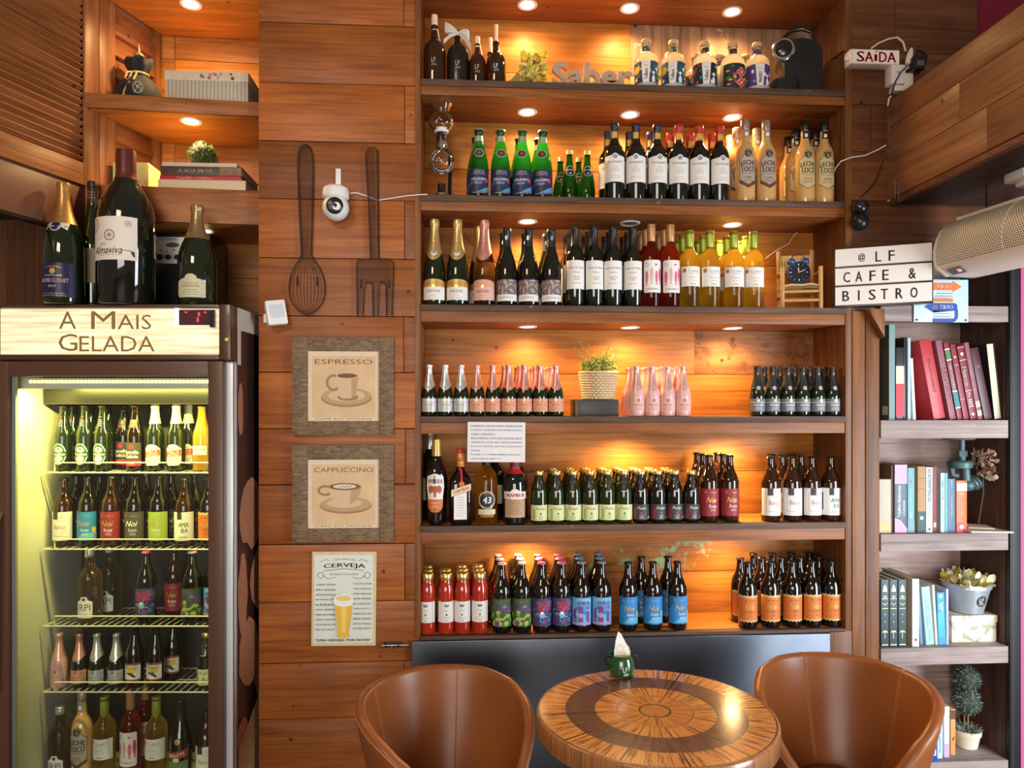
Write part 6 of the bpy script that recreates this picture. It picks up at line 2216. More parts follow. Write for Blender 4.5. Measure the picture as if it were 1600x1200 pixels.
p.poly([(-.08 * W, -.15 * Hh), (.10 * W, -.15 * Hh), (.06 * W, -.70 * Hh), (-.05 * W, -.70 * Hh)], mat('beer_light_print', (.88, .62, .12), .4))
p.poly([(-.32 * W, -.02 * Hh), (-.24 * W, .08 * Hh), (0, .13 * Hh), (.24 * W, .08 * Hh), (.32 * W, -.02 * Hh), (.26 * W, -.13 * Hh), (0, -.16 * Hh), (-.26 * W, -.13 * Hh)], WHITEI)
ell(p, 0, .02 * Hh, .24 * W, .06 * Hh, mat('foam_yellow_print', (.78, .60, .22), .5))
p.text('"UMA CERVEJA, POR FAVOR"', 0, -.87 * Hh, W * 1.7, DARKPAP, h=Hh * .065, bold=.0003)
m = MB(); p.lay(m, plane((0, -.0031, 0), (1, 0, 0), (0, 0, 1), (0, -1, 0)), lift=.0002); m.build('printed_face', t, normals=False)

# gate bolt
c0 = at(600, 1008, -.008)
t = thing('slide_bolt', 'dark metal slide bolt at the foot of the pier beside the steel panel', 'bolt', (c0.x, -.001, c0.z))
m = MB(); m.box(-.002, .068, -.004, 0, -.010, .010, IRON); m.build('plate', t, bevel=.001)
m = MB(); m.tube([(-.006, -.010, 0), (.094, -.010, 0)], .004, mat('worn_steel', (.35, .30, .25), .35, .9), 10); m.tube([(.03, -.010, 0), (.028, -.022, -.014)], .003, mat('worn_steel', (.35, .30, .25), .35, .9), 8); m.build('rod', t)
m = MB()
for x in (.008, .055):
    m.tube([(x, -.001, -.007), (x, -.013, -.006), (x, -.016, 0), (x, -.013, .006), (x, -.001, .007)], .0022, IRON, 6)
m.build('staples', t)
# ------------------------------------------------------------------ other things in the bottle niche
def solid_text(s, w, h, depth, m, off=.03):
    """thick lettering standing upright: x along the word, z up, depth back from y = 0"""
    c = bpy.data.curves.new('lettering', 'FONT'); c.body = s; c.size = 1; c.align_x = 'CENTER'; c.extrude = .5; c.resolution_u = 3; c.offset = off
    o = bpy.data.objects.new('lettering', c); me = o.to_mesh()
    vs = [Vector(v.co) for v in me.vertices]; fs = [list(p.vertices) for p in me.polygons]
    o.to_mesh_clear(); bpy.data.objects.remove(o); bpy.data.curves.remove(c)
    x0, x1 = min(v.x for v in vs), max(v.x for v in vs); y0, y1 = min(v.y for v in vs), max(v.y for v in vs)
    mb = MB(); mb.add([((v.x - (x0 + x1) / 2) * w / (x1 - x0), (0.5 - v.z) * depth, (v.y - y0) * h / (y1 - y0)) for v in vs], fs, m)
    return mb


# glass siphon coffee maker
YS = .095
def s_z(py):
    return Z(py, 690, YS) - ST[1]
t = thing('siphon_brewer', 'glass siphon coffee maker with two round bulbs beside the planked pier', 'coffee maker', (X(690, YS), YS, ST[1]))
CG = thin_glass('clear_thin_glass', (.985, .98, .97), .9)
zc_ = s_z(190)
m = MB(); R_ = .052
prof = [(.016, s_z(214)), (.020, s_z(209))] + [(R_ * math.cos(a), zc_ + .046 * math.sin(a)) for a in [math.radians(d) for d in (-58, -40, -20, 0, 20, 40, 52)]] + [(.036, s_z(171)), (.044, s_z(165)), (.050, s_z(162))]
m.lathe(prof, CG, 32, cap0=False, cap1=False); m.build('upper_bulb', t)
m = MB(); zc2 = s_z(252)
m.lathe([(.0001, zc2 - .052)] + [(.052 * math.cos(a), zc2 + .052 * math.sin(a)) for a in [math.radians(d) for d in range(-80, 75, 15)]] + [(.014, s_z(228))], CG, 32, cap0=False, cap1=False); m.build('lower_bulb', t)
m = MB(); m.lathe([(.026, s_z(208)), (.029, s_z(206)), (.029, s_z(202)), (.024, s_z(201)), (.0001, s_z(201))], RING, 24); m.build('seal', t)
m = MB(); m.lathe([(.019, s_z(222)), (.021, s_z(220)), (.018, s_z(208))], BLACK, 20); m.lathe([(.020, s_z(232)), (.024, s_z(229)), (.021, s_z(222))], CHROME, 20); m.build('collar', t)
m = MB(); m.tube([(.012, .020, s_z(226)), (.030, .058, s_z(232)), (.034, .060, s_z(258)), (.032, .040, s_z(272)), (.030, .030, .012)], .0075, BLACK, 10); m.build('handle_post', t)
m = MB(); m.lathe([(.0001, 0), (.046, 0), (.050, .006), (.048, .016), (.020, .026), (.016, .034), (.016, .070), (.0001, .070)], BLACK, 28); m.lathe([(.030, .0165), (.028, .030), (.018, .036), (.0001, .036)], CHROME, 24); m.build('burner_base', t)
m = MB(); m.tube([(0, 0, s_z(222)), (0, 0, zc2 - .04)], .004, CG, 8); m.build('stem_tube', t)

# wooden word
WORDM = mat('greyed_tan_wood', (.48, .33, .22), .65, noise=.12, nscale=30)
a, b_ = X(863, .03), X(989, .03)
m = solid_text('Saber', b_ - a, Z(97, 920, .03) - ST[0], .022, WORDM)
o = tag(m.build('wooden_word', bevel=0), 'grey-tan wooden word Saber standing on the top shelf', 'letters')
o.location = ((a + b_) / 2, .03, ST[0])

# amber growlers with candles and ribbon
GROW = [(0.0001, .012), (.84, 0), (.96, .004), (1, .02), (1, .48), (.99, .56), (.92, .63), (.78, .69), (.55, .73), (.40, .76), (.32, .82), (.28, .93), (.34, .935), (.34, .975), (.29, 1)]
WAX = mat('ivory_candle_wax', (.80, .62, .44), .5); WAX.node_tree.nodes['Principled BSDF'].inputs['Subsurface Weight'].default_value = .2
G_GROW = mat('amber_growler_glass', (.055, .016, .003), .06, coat=.7, trans=.4, ior=1.4)


def growler(px, Y, H, R, candle, label, emblem=True, glass=G_GROW, lean=0):
    pr = P(H, R, GROW)
    e = Print(); e.text('LF', -.002, .014, .016, GREYPAP, h=.018); e.rows(-.014, .014, -.002, .005, 2, GREYPAP, h=.0014)
    if emblem == 'disc':
        e = Print(); e.disc(0, .010, .021, INK); e.text('LF', -.002, .016, .016, WHITEI, h=.016); e.rows(-.012, .012, .002, .005, 2, WHITEI, h=.0014)
    t = bottle('growler_bottle', pr, glass, [('emblem', e, H * .30)], seg=30)
    t.location = (X(px, Y), Y, ST[0]); t['label'] = label
    if candle:
        r0, zt, slim = candle
        m = MB(); m.lathe([(.0001, H * .9), (r0, H * .9), (r0 * 1.02, H + .004), (r0, H + zt * .96), (r0 * (.2 if slim else .85), H + zt), (.0001, H + zt + (.003 if slim else 0))], WAX, 14, cap0=False, cap1=False)
        m.tube([(r0 * .9, -.003, H * .96), (r0 * 1.4, -.006, H * .8), (R * .55, -.008, H * .70)], .003, WAX, 6)
        m.build('candle', t)
    return t


growler(679, .060, .236, .0435, (.0125, .042, False), 'tall amber bottle with thick candle in its neck, beside the pier')
g2 = growler(716, .075, .225, .0455, None, 'frosted dark growler bottle tied with a pale ribbon bow', glass=mat('frosted_umber_glass', (.016, .009, .006), .3, coat=.2))
growler(746, .055, .170, .0325, (.0105, .026, False), 'small amber bottle with short candle, next to the ribboned growler')
growler(775, .058, .180, .0385, (.0075, .070, True), 'amber bottle with round black emblem and slim candle', emblem='disc')
growler(766, .145, .180, .0360, (.0085, .062, True), 'amber bottle with candle half hidden behind the round-emblem bottle')
RIB = mat('pale_organza_ribbon', (.62, .54, .46), .6, sheen=.5)
m = MB()
def ribbon(pts, w):
    vs, fs = [], []
    for i, p_ in enumerate(pts):
        p_ = Vector(p_); k_ = w[i]
        vs += [p_ + Vector((0, -.002, k_)), p_ + Vector((0, .002, -k_))]
    for i in range(len(pts) - 1):
        fs.append((2 * i, 2 * i + 1, 2 * i + 3, 2 * i + 2))
    m.add(vs, fs, RIB, True)
ribbon([(0, -.024, .208), (-.018, -.034, .214), (-.040, -.034, .222), (-.052, -.028, .226)], [.004, .012, .018, .019])
ribbon([(-.052, -.026, .226), (-.030, -.024, .212), (0, -.022, .206)], [.019, .013, .004])
ribbon([(0, -.024, .208), (.016, -.034, .204), (.036, -.034, .200), (.044, -.028, .196)], [.004, .012, .018, .016])
ribbon([(0, -.026, .206), (-.030, -.036, .190), (-.056, -.036, .166)], [.004, .006, .008])
ribbon([(0, -.026, .206), (.030, -.040, .178), (.050, -.044, .140), (.052, -.046, .110)], [.004, .014, .016, .012])
m.tube([(.018 * math.cos(k * PI / 8), .018 * math.sin(k * PI / 8), .205) for k in range(16)], .004, RIB, 6, closed=True)
m.build('ribbon_bow', g2, normals=False)


def curl(m, base, d, L_, w, mm, rr, n=4):
    """one curled petal"""
    d = Vector(d).normalized(); s = d.cross(Vector((rr.uniform(-1, 1), rr.uniform(-1, 1), rr.uniform(-1, 1)))).normalized(); u = d.cross(s)
    vs, fs = [], []
    for i in range(n + 1):
        t_ = i / n
        p_ = Vector(base) + d * L_ * t_ + u * L_ * .45 * t_ * t_
        ww = w * math.sin(PI * (.12 + .80 * t_)) + .001
        vs += [p_ - s * ww + u * ww * .35, p_ + u * -.1 * ww, p_ + s * ww + u * ww * .35]
    for i in range(n):
        fs += [(3 * i, 3 * i + 1, 3 * i + 4, 3 * i + 3), (3 * i + 1, 3 * i + 2, 3 * i + 5, 3 * i + 4)]
    m.add(vs, fs, mm, True)


YB = .075
t = thing('dried_bouquet', 'paper cone of dried yellow flowers lying on the top shelf', 'flowers', (X(818, YB), YB, ST[0]))
CONE = mat('olive_wrapping_paper', (.34, .27, .11), .7, noise=.2)
m = MB(); MC = Matrix.Translation((-.075, 0, .012)) @ Matrix.Rotation(math.radians(62), 4, 'Y')
m.lathe([(.004, 0), (.018, .045), (.034, .080), (.042, .100)], CONE, 22, M=MC @ Matrix.Translation((0, 0, .0)), cap0=True, cap1=False); 
m.v = [(x, y, max(z, .002)) for x, y, z in m.v]
m.build('paper_cone', t)
rr = random.Random(12); m = MB()
ys = [mat('bright_petal_yellow', (.84, .62, .06), .7), mat('dry_petal_cream', (.80, .66, .28), .7), mat('dry_petal_olive', (.52, .46, .06), .7)]
for k in range(170):
    c_ = Vector((.034 + rr.uniform(-.046, .044), rr.uniform(-.052, .02), .066 + rr.uniform(-.048, .052)))
    if c_.z < .02: c_.z = .02
    dd = Vector((rr.uniform(-.4, 1), rr.uniform(-1, .3), rr.uniform(-.2, 1)))
    curl(m, c_, dd, rr.uniform(.018, .032), rr.uniform(.008, .014), rr.choice(ys), rr)
m.v = [(x, y, max(z, .002)) for x, y, z in m.v]
m.build('petals', t, normals=False)

# capsule coffee machine
YM = .11
t = thing('espresso_machine', 'black capsule coffee machine with loop handle at the end of the top shelf', 'coffee machine', (X(1242, YM), YM, ST[0]))
t.rotation_euler = (0, 0, math.radians(-18)); t.scale = (1.13, 1.13, 1.17)
GLB = mat('gloss_black', (.010, .010, .011), .22, coat=.4); RIBB = mat('ribbed_black', (.016, .016, .017), .4)
m = MB()
m.prism([(-.050, 0), (.080, 0), (.088, .02), (.088, .150), (.066, .185), (.020, .200), (-.030, .196), (-.060, .170), (-.066, .130), (-.044, .105), (-.040, .05)], -.055, .055, GLB, Matrix.Rotation(0, 4, 'Z'))
m.build('body', t, bevel=.012)
m = MB(); MH = Matrix.Translation((-.046, -.054, .160)) @ Matrix.Rotation(PI / 2, 4, 'X')
m.lathe([(.038, 0), (.040, .010), (.036, .014), (.030, .015)], CHROME, 30, M=MH, cap0=False, cap1=False); m.lathe([(.030, .014), (.022, .020), (.0001, .022)], GLB, 30, M=MH, cap0=False, cap1=False)
m.build('head_ring', t)
m = MB(); m.lathe([(.0001, .0), (.056, 0), (.056, .040), (.050, .052), (.0001, .052)], RIBB, 32, c=(-.045, -.045, 0)); m.build('drip_tray', t)
m = MB(); m.tube([(-.055, 0, .190), (-.045, 0, .222), (-.015, 0, .248), (.025, 0, .252), (.056, 0, .236), (.066, 0, .200), (.066, 0, .165)], .0065, BLACK, 10); m.build('handle', t)
m = MB()
for i in range(9):
    m.tube([(-.040 + i * .012, -.0555, .040), (-.040 + i * .012, -.0555, .110)], .0022, RIBB, 6)
m.build('ribs', t)

# woven basket with plant on a dark carved book box
YP = .075
a, b_ = X(898.5, .04), X(967, .04)
t = thing('book_box', 'dark embossed book-shaped box under the basket plant', 'box', ((a + b_) / 2, .04, ST[3]))
w = (b_ - a) / 2
m = MB(); m.box(-w, w, 0, .13, 0, .006, DARKPAP); m.box(-w, w, 0, .13, .060, .066, DARKPAP); m.box(-w, -w + .022, -.002, .13, 0, .066, mat('bronze_edge', (.10, .06, .03), .4, .3)); m.box(-w + .022, w, .002, .128, .006, .060, mat('slate_box_side', (.045, .042, .045), .4)); bb = m.build('body', t, bevel=.002)
p = Print()
for i in range(7):
    p.ring(-w + .045 + i * .0185, .033, .010, .0018, mat('pewter_relief', (.11, .105, .105), .3, .4), rz=.016, n=14)
p.line([(-w + .028, .033), (-w + .036, .052), (w - .014, .052), (w - .006, .033), (w - .014, .014), (-w + .036, .014), (-w + .028, .033)], .002, mat('pewter_relief', (.11, .105, .105), .3, .4))
m = MB(); p.lay(m, plane((0, .0015, 0), (1, 0, 0), (0, 0, 1), (0, -1, 0))); m.build('relief', bb, normals=False)

ZB = ST[3] + .0665
t = thing('basket_plant', 'small woven basket of bushy yellow-green foliage on the dark book box', 'plant', (X(935, .10), .10, ZB))
WICK = mat('pale_wicker', (.66, .49, .29), .6, noise=.25, nscale=90)
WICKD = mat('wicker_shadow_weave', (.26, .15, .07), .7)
r0, r1, hb = .060, .076, .108
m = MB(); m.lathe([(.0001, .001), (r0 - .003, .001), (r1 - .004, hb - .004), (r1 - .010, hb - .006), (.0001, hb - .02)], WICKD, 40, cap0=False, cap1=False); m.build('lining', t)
m = MB(); ns = 26
for j in range(11):
    zj = .006 + j * (hb - .008) / 10; rj = r0 + (r1 - r0) * zj / hb
    m.tube([((rj + (.0024 if (k + j) % 2 else -.0014)) * math.sin(2 * PI * k / (2 * ns) * 1), -(rj + (.0024 if (k + j) % 2 else -.0014)) * math.cos(2 * PI * k / (2 * ns)), zj) for k in range(2 * ns)], .0050, WICK, 6, closed=True)
m.tube([((r1 + .001) * math.sin(2 * PI * k / 40), -(r1 + .001) * math.cos(2 * PI * k / 40), hb - .001) for k in range(40)], .0052, WICK, 6, closed=True)
m.build('weave', t)
rr = random.Random(31); m = MB()
LG = [mat('olive_leaf', (.20, .24, .03), .6), mat('yellow_green_leaf', (.42, .44, .06), .6), mat('pale_bud', (.60, .54, .20), .6)]
for k in range(230):
    a = rr.uniform(0, 2 * PI); r_ = .066 * math.sqrt(rr.random()); h = rr.uniform(.02, .060) * (1.35 - r_ / .10)
    b0 = Vector((r_ * .6 * math.cos(a), r_ * .6 * math.sin(a), hb - .012)); tp = Vector((r_ * 1.15 * math.cos(a), r_ * 1.0 * math.sin(a), hb + h))
    m.tube([b0, tp], .0008, LG[0], 4)
    for q in range(5):
        c_ = b0.lerp(tp, rr.uniform(.45, 1.0)) + Vector((rr.uniform(-.006, .006), rr.uniform(-.006, .006), rr.uniform(-.003, .006)))
        m.sphere(c_, rr.uniform(.0030, .0052), LG[rr.choice((0, 1, 1, 2))], 5, 3)
for k in range(46):
    a = rr.uniform(0, 2 * PI); r_ = rr.uniform(.02, .06); s = rr.uniform(.7, 1.7)
    b0 = Vector((r_ * math.cos(a), r_ * .8 * math.sin(a), hb + .03)); tp = b0 + Vector((math.cos(a) * .035 * s, math.sin(a) * .02 * s, rr.uniform(.04, .085) * (1.3 if k % 9 == 0 else .9)))
    mid = (b0 + tp) / 2 + Vector((0, 0, .008))
    m.tube([b0, mid, tp], .0007, LG[1], 4)
    for q in range(12):
        t_ = rr.random(); c_ = b0.lerp(mid, t_ * 2) if t_ < .5 else mid.lerp(tp, t_ * 2 - 1)
        d = Vector((rr.uniform(-1, 1), rr.uniform(-1, 1), rr.uniform(.2, 1))).normalized() * rr.uniform(.006, .012); w_ = Vector((rr.uniform(-1, 1), rr.uniform(-1, 1), 0)).normalized() * .0014
        m.add([c_ - w_, c_ + w_, c_ + d], [(0, 1, 2)], LG[1 if rr.random() < .7 else 0])
m.build('foliage', t, normals=False)

# handwritten note
a, b_ = at(730.5, 722, -.003), at(820.5, 659.5, -.003)
W, Hh = (b_.x - a.x) / 2, (b_.z - a.z) / 2
t = thing('paper_note', 'handwritten white paper note taped to the shelf above the liqueur bottles', 'note', ((a.x + b_.x) / 2, -.0095, (a.z + b_.z) / 2))
t.rotation_euler = (0, math.radians(.6), 0)
m = MB(); n = 8
for i in range(n):
    x0, x1 = -W + 2 * W * i / n, -W + 2 * W * (i + 1) / n
    m.add([(x0, -.0015 * math.sin(i * .8), -Hh), (x1, -.0015 * math.sin(i * .8 + .8), -Hh), (x1, 0, Hh), (x0, 0, Hh)], [(0, 1, 2, 3)], mat('notepaper', (.78, .76, .77), .7), True)
m.build('sheet', t, normals=False)
p = Print(); PEN = mat('blue_black_pen', (.06, .065, .11), .6)
for i, (s_, wf, al) in enumerate((('FAZEMOS CESTAS PARA PRESENTEAR', .90, 0), ('O AMOR, SOMENTE COM PRODUTOS DO', .88, 0), ('CAFE e BISTRO!!', .42, -.46), ('ENCOMENDA COM SEUS DIAS DE ANTE', .88, 0), ('CEDENCIA, PODE SER CAFE DA MANHA', .88, 0),
                                  ('ALMOCO, JANTAR, LANCHE. O QUE VOCE', .90, 0), ('QUISER.', .16, -.72), ('FONE: 41 (99806-8880) BRUNO', .86, -.02), ('INSTAGRAM @LF !!!!', .5, -.36))):
    z_ = Hh * (.80 - i * .205)
    p.text(s_, W * al, z_, 2 * W * wf, PEN, h=Hh * .085, shear=.15)
m = MB(); p.lay(m, plane((0, -.0018, 0), (1, 0, 0), (0, 0, 1), (0, -1, 0))); m.build('handwriting', t, normals=False)

# small rush-seated chair with a clock on it
YC = .075
cx0, cx1 = X(1212, YC), X(1283, YC)
t = thing('toy_chair', 'small wooden toy chair with woven rush seat and back at the shelf end', 'toy chair', ((cx0 + cx1) / 2, YC, ST[2]))
t.rotation_euler = (0, 0, math.radians(-14)); t.scale = (1, 1, 1.1)
OAK = mat('light_turned_wood', (.52, .27, .09), .5, noise=.2, nscale=30); RUSH = mat('woven_rush', (.60, .42, .19), .7, noise=.35, nscale=160)
w, d = .072, .058
for (x, y, h) in ((-w, -d, .150), (w, -d, .150), (-w + .006, d, .232), (w - .006, d, .232)):
    m = MB(); m.tube([(x, y, 0), (x, y, h * .5), (x + (0), y + (.010 if y > 0 else 0), h)], .0085, OAK, 10); m.build('leg', t)
m = MB()
for (p0, p1) in (((-w, -d, .030), (w, -d, .030)), ((-w, -d, .048), (-w, d, .048)), ((w, -d, .048), (w, d, .048)), ((-w, d, .05), (w, d, .05)), ((-w, -d, .135), (-w, d, .135)), ((w, -d, .135), (w, d, .135)), ((-w, -d, .062), (w, -d, .062))):
    m.tube([p0, p1], .0055, OAK, 8)
m.build('rails', t)
m = MB()
for i in range(22):
    y = -d + (i + .5) * 2 * d / 22
    m.tube([(-w - .004, y, .082), (-w * .5, y, .0885), (0, y, .086), (w * .5, y, .0885), (w + .004, y, .082)], .0030, RUSH, 6)
m.build('seat', t)
m = MB()
for i in range(24):
    x = -w + .012 + i * (2 * w - .024) / 23
    m.tube([(x, d + .004, .155), (x + .0015 * (-1) ** i, d + .002, .185), (x, d + .008, .212)], .0031, RUSH, 6)
m.tube([(-w, d + .006, .155), (w, d + .006, .155)], .004, OAK, 8); m.tube([(-w, d + .009, .212), (w, d + .009, .212)], .004, OAK, 8)
m.build('backrest', t)
CLB = mat('cobalt_enamel', (.016, .065, .20), .25, coat=.5)
q = t.matrix_world if False else None
loc = Vector(t.location) + Vector((-.006, -.010, .1020))
c = thing('alarm_clock', 'blue twin-bell alarm clock with black dial sitting on the toy chair', 'clock', loc, math.radians(-10))
MF = Matrix.Translation((0, 0, .047)) @ Matrix.Rotation(math.radians(82), 4, 'X')
m = MB(); m.lathe([(.034, -.016), (.044, -.012), (.046, 0), (.045, .012), (.041, .015), (.040, .011)], CLB, 36, M=MF, cap0=True, cap1=False); m.build('case', c)
m = MB(); m.lathe([(.0402, .0105), (.0001, .0106)], INK, 32, M=MF, cap0=False, cap1=False)
p = Print()
for k in range(12):
    a = k * PI / 6; l_ = .008 if k % 3 == 0 else .004
    p.line([(math.sin(a) * .036, math.cos(a) * .036), (math.sin(a) * (.036 - l_), math.cos(a) * (.036 - l_))], .003 if k % 3 == 0 else .0014, WHITEI)
p.line([(0, 0), (.026, .011)], .0022, WHITEI); p.line([(0, 0), (-.002, .020)], .003, WHITEI); p.disc(0, 0, .003, GOLDI)
p.lay(m, lambda x, z, l: MF @ Vector((x, z, .0112 + l)))
m.build('dial', c, normals=False)
for s_ in (-1, 1):
    m = MB(); m.sphere((s_ * .027, 0, .094), .0165, CLB, 18, 8, sc=(1, .9, .85)); m.build('bell', c)
m = MB(); m.tube([(.027 * math.cos(PI * k / 10), 0, .103 + .020 * math.sin(PI * k / 10)) for k in range(11)], .0018, BLACK, 6)
for s_ in (-1, 1):
    m.tube([(s_ * .024, 0, .010), (s_ * .030, -.006, .0005)], .003, CLB, 6)
m.build('handle_and_feet', c)

m = MB(); m.tube([at(1196, 404, .20), at(1212, 392, .22), at(1232, 381, .24), at(1240, 368, .245), at(1252, 358, .25)], .0020, WHITE, 6)
tag(m.build('white_cable'), 'thin white cable on the niche back above the toy chair', 'cable')
m = MB(); m.tube([at(718, 358, .245), at(728, 370, .25), at(742, 384, .245), at(756, 396, .25), at(770, 402, .25), at(778, 412, .245)], .0024, mat('copper_cable', (.40, .15, .07), .4), 6)
tag(m.build('copper_cable'), 'coppery cable on the niche back behind the sparkling wine', 'cable')

# ------------------------------------------------------------------ right of the niche: signs, cables, devices
# exit sign
c0 = at(1367, 89, -.05)
t = thing('exit_sign', 'white exit sign with red lettering on the dark boards, upper right', 'sign', (c0.x, 0, c0.z))
SB_ = mat('exit_sign_body', (.78, .70, .66), .35)
SF = mat('exit_sign_face', (.80, .72, .68), .35, emit=(1, .8, .75), es=.10)
m = MB(); m.box(-.098, .100, -.050, -.0005, -.028, .030, SB_); m.box(-.112, -.098, -.036, -.026, -.010, .006, SB_); m.build('housing', t, bevel=.006)
p = Print(); p.rect(-.090, .098, -.024, .026, SF); RL = mat('exit_red', (.50, .01, .012), .4)
for s_, x, w in (('S', -.058, .030), ('A', -.024, .033), ('I', .003, .0085), ('D', .032, .030), ('A', .067, .034)):
    p.text(s_, x, 0.0 - (.003 if s_ == 'I' else 0), w, RL, h=.040 if s_ != 'I' else .026, bold=.0018)
p.poly([(.000, .0165), (.006, .0165), (.011, .024), (.005, .024)], RL)
m = MB(); p.lay(m, plane((0, -.0506, 0), (1, 0, 0), (0, 0, 1), (0, -1, 0))); m.build('face', t, normals=False)
# sockets
c0 = at(1408, 116, -.03)
t = thing('power_socket', 'white surface power socket below the exit sign', 'socket', (c0.x, 0, c0.z))
m = MB(); m.box(-.050, .005, -.048, -.0005, -.045, .030, SB_); m.box(.006, .044, -.040, -.0005, -.062, .030, CREAMP); m.box(-.034, .010, -.043, -.0005, -.070, -.048, CREAMP); m.build('box', t, bevel=.004)
m = MB(); m.box(.012, .024, -.050, -.040, .0, .012, BLACK); m.box(-.030, -.018, -.051, -.048, -.008, .004, GREYPAP); m.build('outlet', t)
m = MB(); m.lathe([(.010, -.02), (.013, 0), (.012, .025), (.005, .045), (.0001, .046)], CREAMP, 14, M=Matrix.Translation((.022, -.045, .052)) @ Matrix.Rotation(.25, 4, 'Y')); m.build('white_plug', t)
c0 = at(1432, 98, -.06)
t = thing('power_adapter', 'black plug-in power adapter beside the exit sign', 'adapter', (c0.x, -.045, c0.z))
m = MB(); m.box(-.022, .022, -.040, .004, -.034, .020, BLACK); m.build('body', t, bevel=.006)
m = MB(); m.box(-.014, .014, -.0408, -.0398, -.022, -.002, mat('adapter_label', (.10, .10, .11), .5)); m.build('label', t)
m = MB(); m.tube([(0, -.015, .018), (.002, -.012, .04), (.012, 0, .056), (.035, .01, .058), (.06, .012, .040), (.052, .012, .015), (.03, .02, -.01)], .0045, BLACK, 8); m.build('plug_cord', t)
m = MB(); m.tube([at(1361, 76, -.03), at(1372, 68, -.03), at(1388, 61, -.035), at(1402, 58.5, -.04), at(1411, 66, -.045), at(1415, 80, -.05)], .0036, CREAMP, 8)
tag(m.build('sign_cord'), 'cream cord looping from the exit sign to its plug', 'cord')
m = MB(); m.tube([at(1418, 103, -.055), at(1408, 112, -.056), at(1400, 126, -.056), at(1395, 140, -.04), at(1393, 150, -.02)], .0026, BLACK, 6); m.tube([at(1393, 149, -.02), at(1389, 154, -.014), at(1387, 166, -.010)], .0032, CREAMP, 6)
tag(m.build('adapter_cable'), 'black cord hanging from the adapter behind the beam', 'cord')
m = MB(); m.tube([at(1324, 75, -.004), at(1310, 86, .03), at(1298, 94, .12), at(1285, 100, .2)], .0026, BLACKM, 6)
tag(m.build('black_cable'), 'black cable crossing the niche side to the coffee machine', 'cable')
m = MB(); m.tube([at(1384, 227, -.006), at(1372, 234, -.006), at(1352, 243, -.006), at(1330, 246, -.006), at(1314, 252, -.008), at(1306, 262, .03), at(1303, 270, .05)], .0026, WHITE, 6)
tag(m.build('white_cable'), 'white cable from the caramel liqueur to the beam', 'cable')
m = MB(); m.tube([at(1381, 250, -.006), at(1376, 262, -.006), at(1368, 284, -.006), at(1356, 298, -.006), at(1346, 308, -.02)], .0024, IRON, 6)
tag(m.build('brown_cable'), 'brown cable leading down to the black webcam', 'cable')
c0 = at(1343, 334, -.045)
t = thing('webcam', 'black two-ball webcam on the post above the letter board', 'camera', (c0.x, -.045, c0.z))
m = MB(); m.sphere((.003, 0, .026), .034, GLB, 24, 14, sc=(1, .9, .85)); m.box(-.010, .010, .0, .044, -.01, .03, BLACK); m.build('head', t)
m = MB(); m.sphere((0, -.002, -.032), .034, BLACK, 24, 14); m.build('base', t)
m = MB(); m.lathe([(.012, 0), (.010, .003), (.0001, .004)], mat('lens_glass', (.02, .02, .04), .03, coat=1), 16, M=Matrix.Translation((-.006, -.027, .036)) @ Matrix.Rotation(PI / 2 - .3, 4, 'X')); m.build('lens', t)
# hinge on the beam
m = MB(); c0 = at(1399, 300, -.04)
for i, zz_ in enumerate((.035, .02, .0, -.016)):
    m.tube([(BX - .003, -.05, c0.z + zz_), (BX - .003, -.075, c0.z + zz_)], .002, mat('worn_steel', (.35, .30, .25), .35, .9), 6)
m.tube([(BX - .003, -.052, c0.z + .04), (BX - .003, -.052, c0.z - .03)], .0024, mat('worn_steel', (.35, .30, .25), .35, .9), 6); m.tube([(BX - .003, -.072, c0.z + .0), (BX - .003, -.080, c0.z - .05), (BX - .003, -.11, c0.z - .052)], .0026, mat('worn_steel', (.35, .30, .25), .35, .9), 6)
tag(m.build('wire_hook'), 'small metal wire hook on the beam end near the wall', 'hook')

# letter board
LBW, LBH = .342, .232
t = thing('letter_board', 'white light box letter board with black letters on the right end of the shelf', 'sign')
ca = at(1303, 430, .012)
ang = math.radians(-25)
t.location = (ca.x, ca.y, ST[2] + .0005); t.rotation_euler = (0, 0, ang)
m = MB(); m.box(0, LBW, -.022, .022, 0, LBH, BLACK); m.build('case', t, bevel=.002)
m = MB(); m.box(.004, LBW - .004, -.0228, -.0215, .008, LBH - .004, mat('light_box_panel', (.80, .72, .66), .35)); pn = m.build('panel', t)
m = MB()
for z_ in (.0790, .1525):
    m.box(0.001, LBW - .001, -.0262, -.0215, z_, z_ + .0065, BLACK)
m.build('rails', t, bevel=.001)
p = Print()
rows_ = ((.190, (('@', .098), ('L', .156), ('F', .202))), (.1165, (('C', .045), ('A', .088), ('F', .136), ('E', .181), ('&', .272))), (.043, (('B', .042), ('I', .088), ('S', .135), ('T', .177), ('R', .228), ('O', .278))))
for zc_, ls in rows_:
    for ch, x in ls:
        w = {'I': .0045, '@': .024, '&': .024, 'L': .019, 'F': .020, 'E': .021, 'T': .023}.get(ch, .0235)
        p.text(ch, x, zc_, w, INK, h=.040 if ch != '@' else .034, bold=.0006)
m = MB(); p.lay(m, plane((0, -.0229, 0), (1, 0, 0), (0, 0, 1), (0, -1, 0))); m.build('lettering', pn, normals=False)
# the brace under it
m = MB(); Y_ = -.052
m.prism([(1.560, 2.034), (1.626, 2.034), (1.626, 1.92)], -.050, -.0125, W_POST); m.v = [(x, y, z) for x, y, z in m.v]
o = tag(m.build('shelf_brace', bevel=.002), 'triangular wooden brace under the letter board on the post', 'bracket')

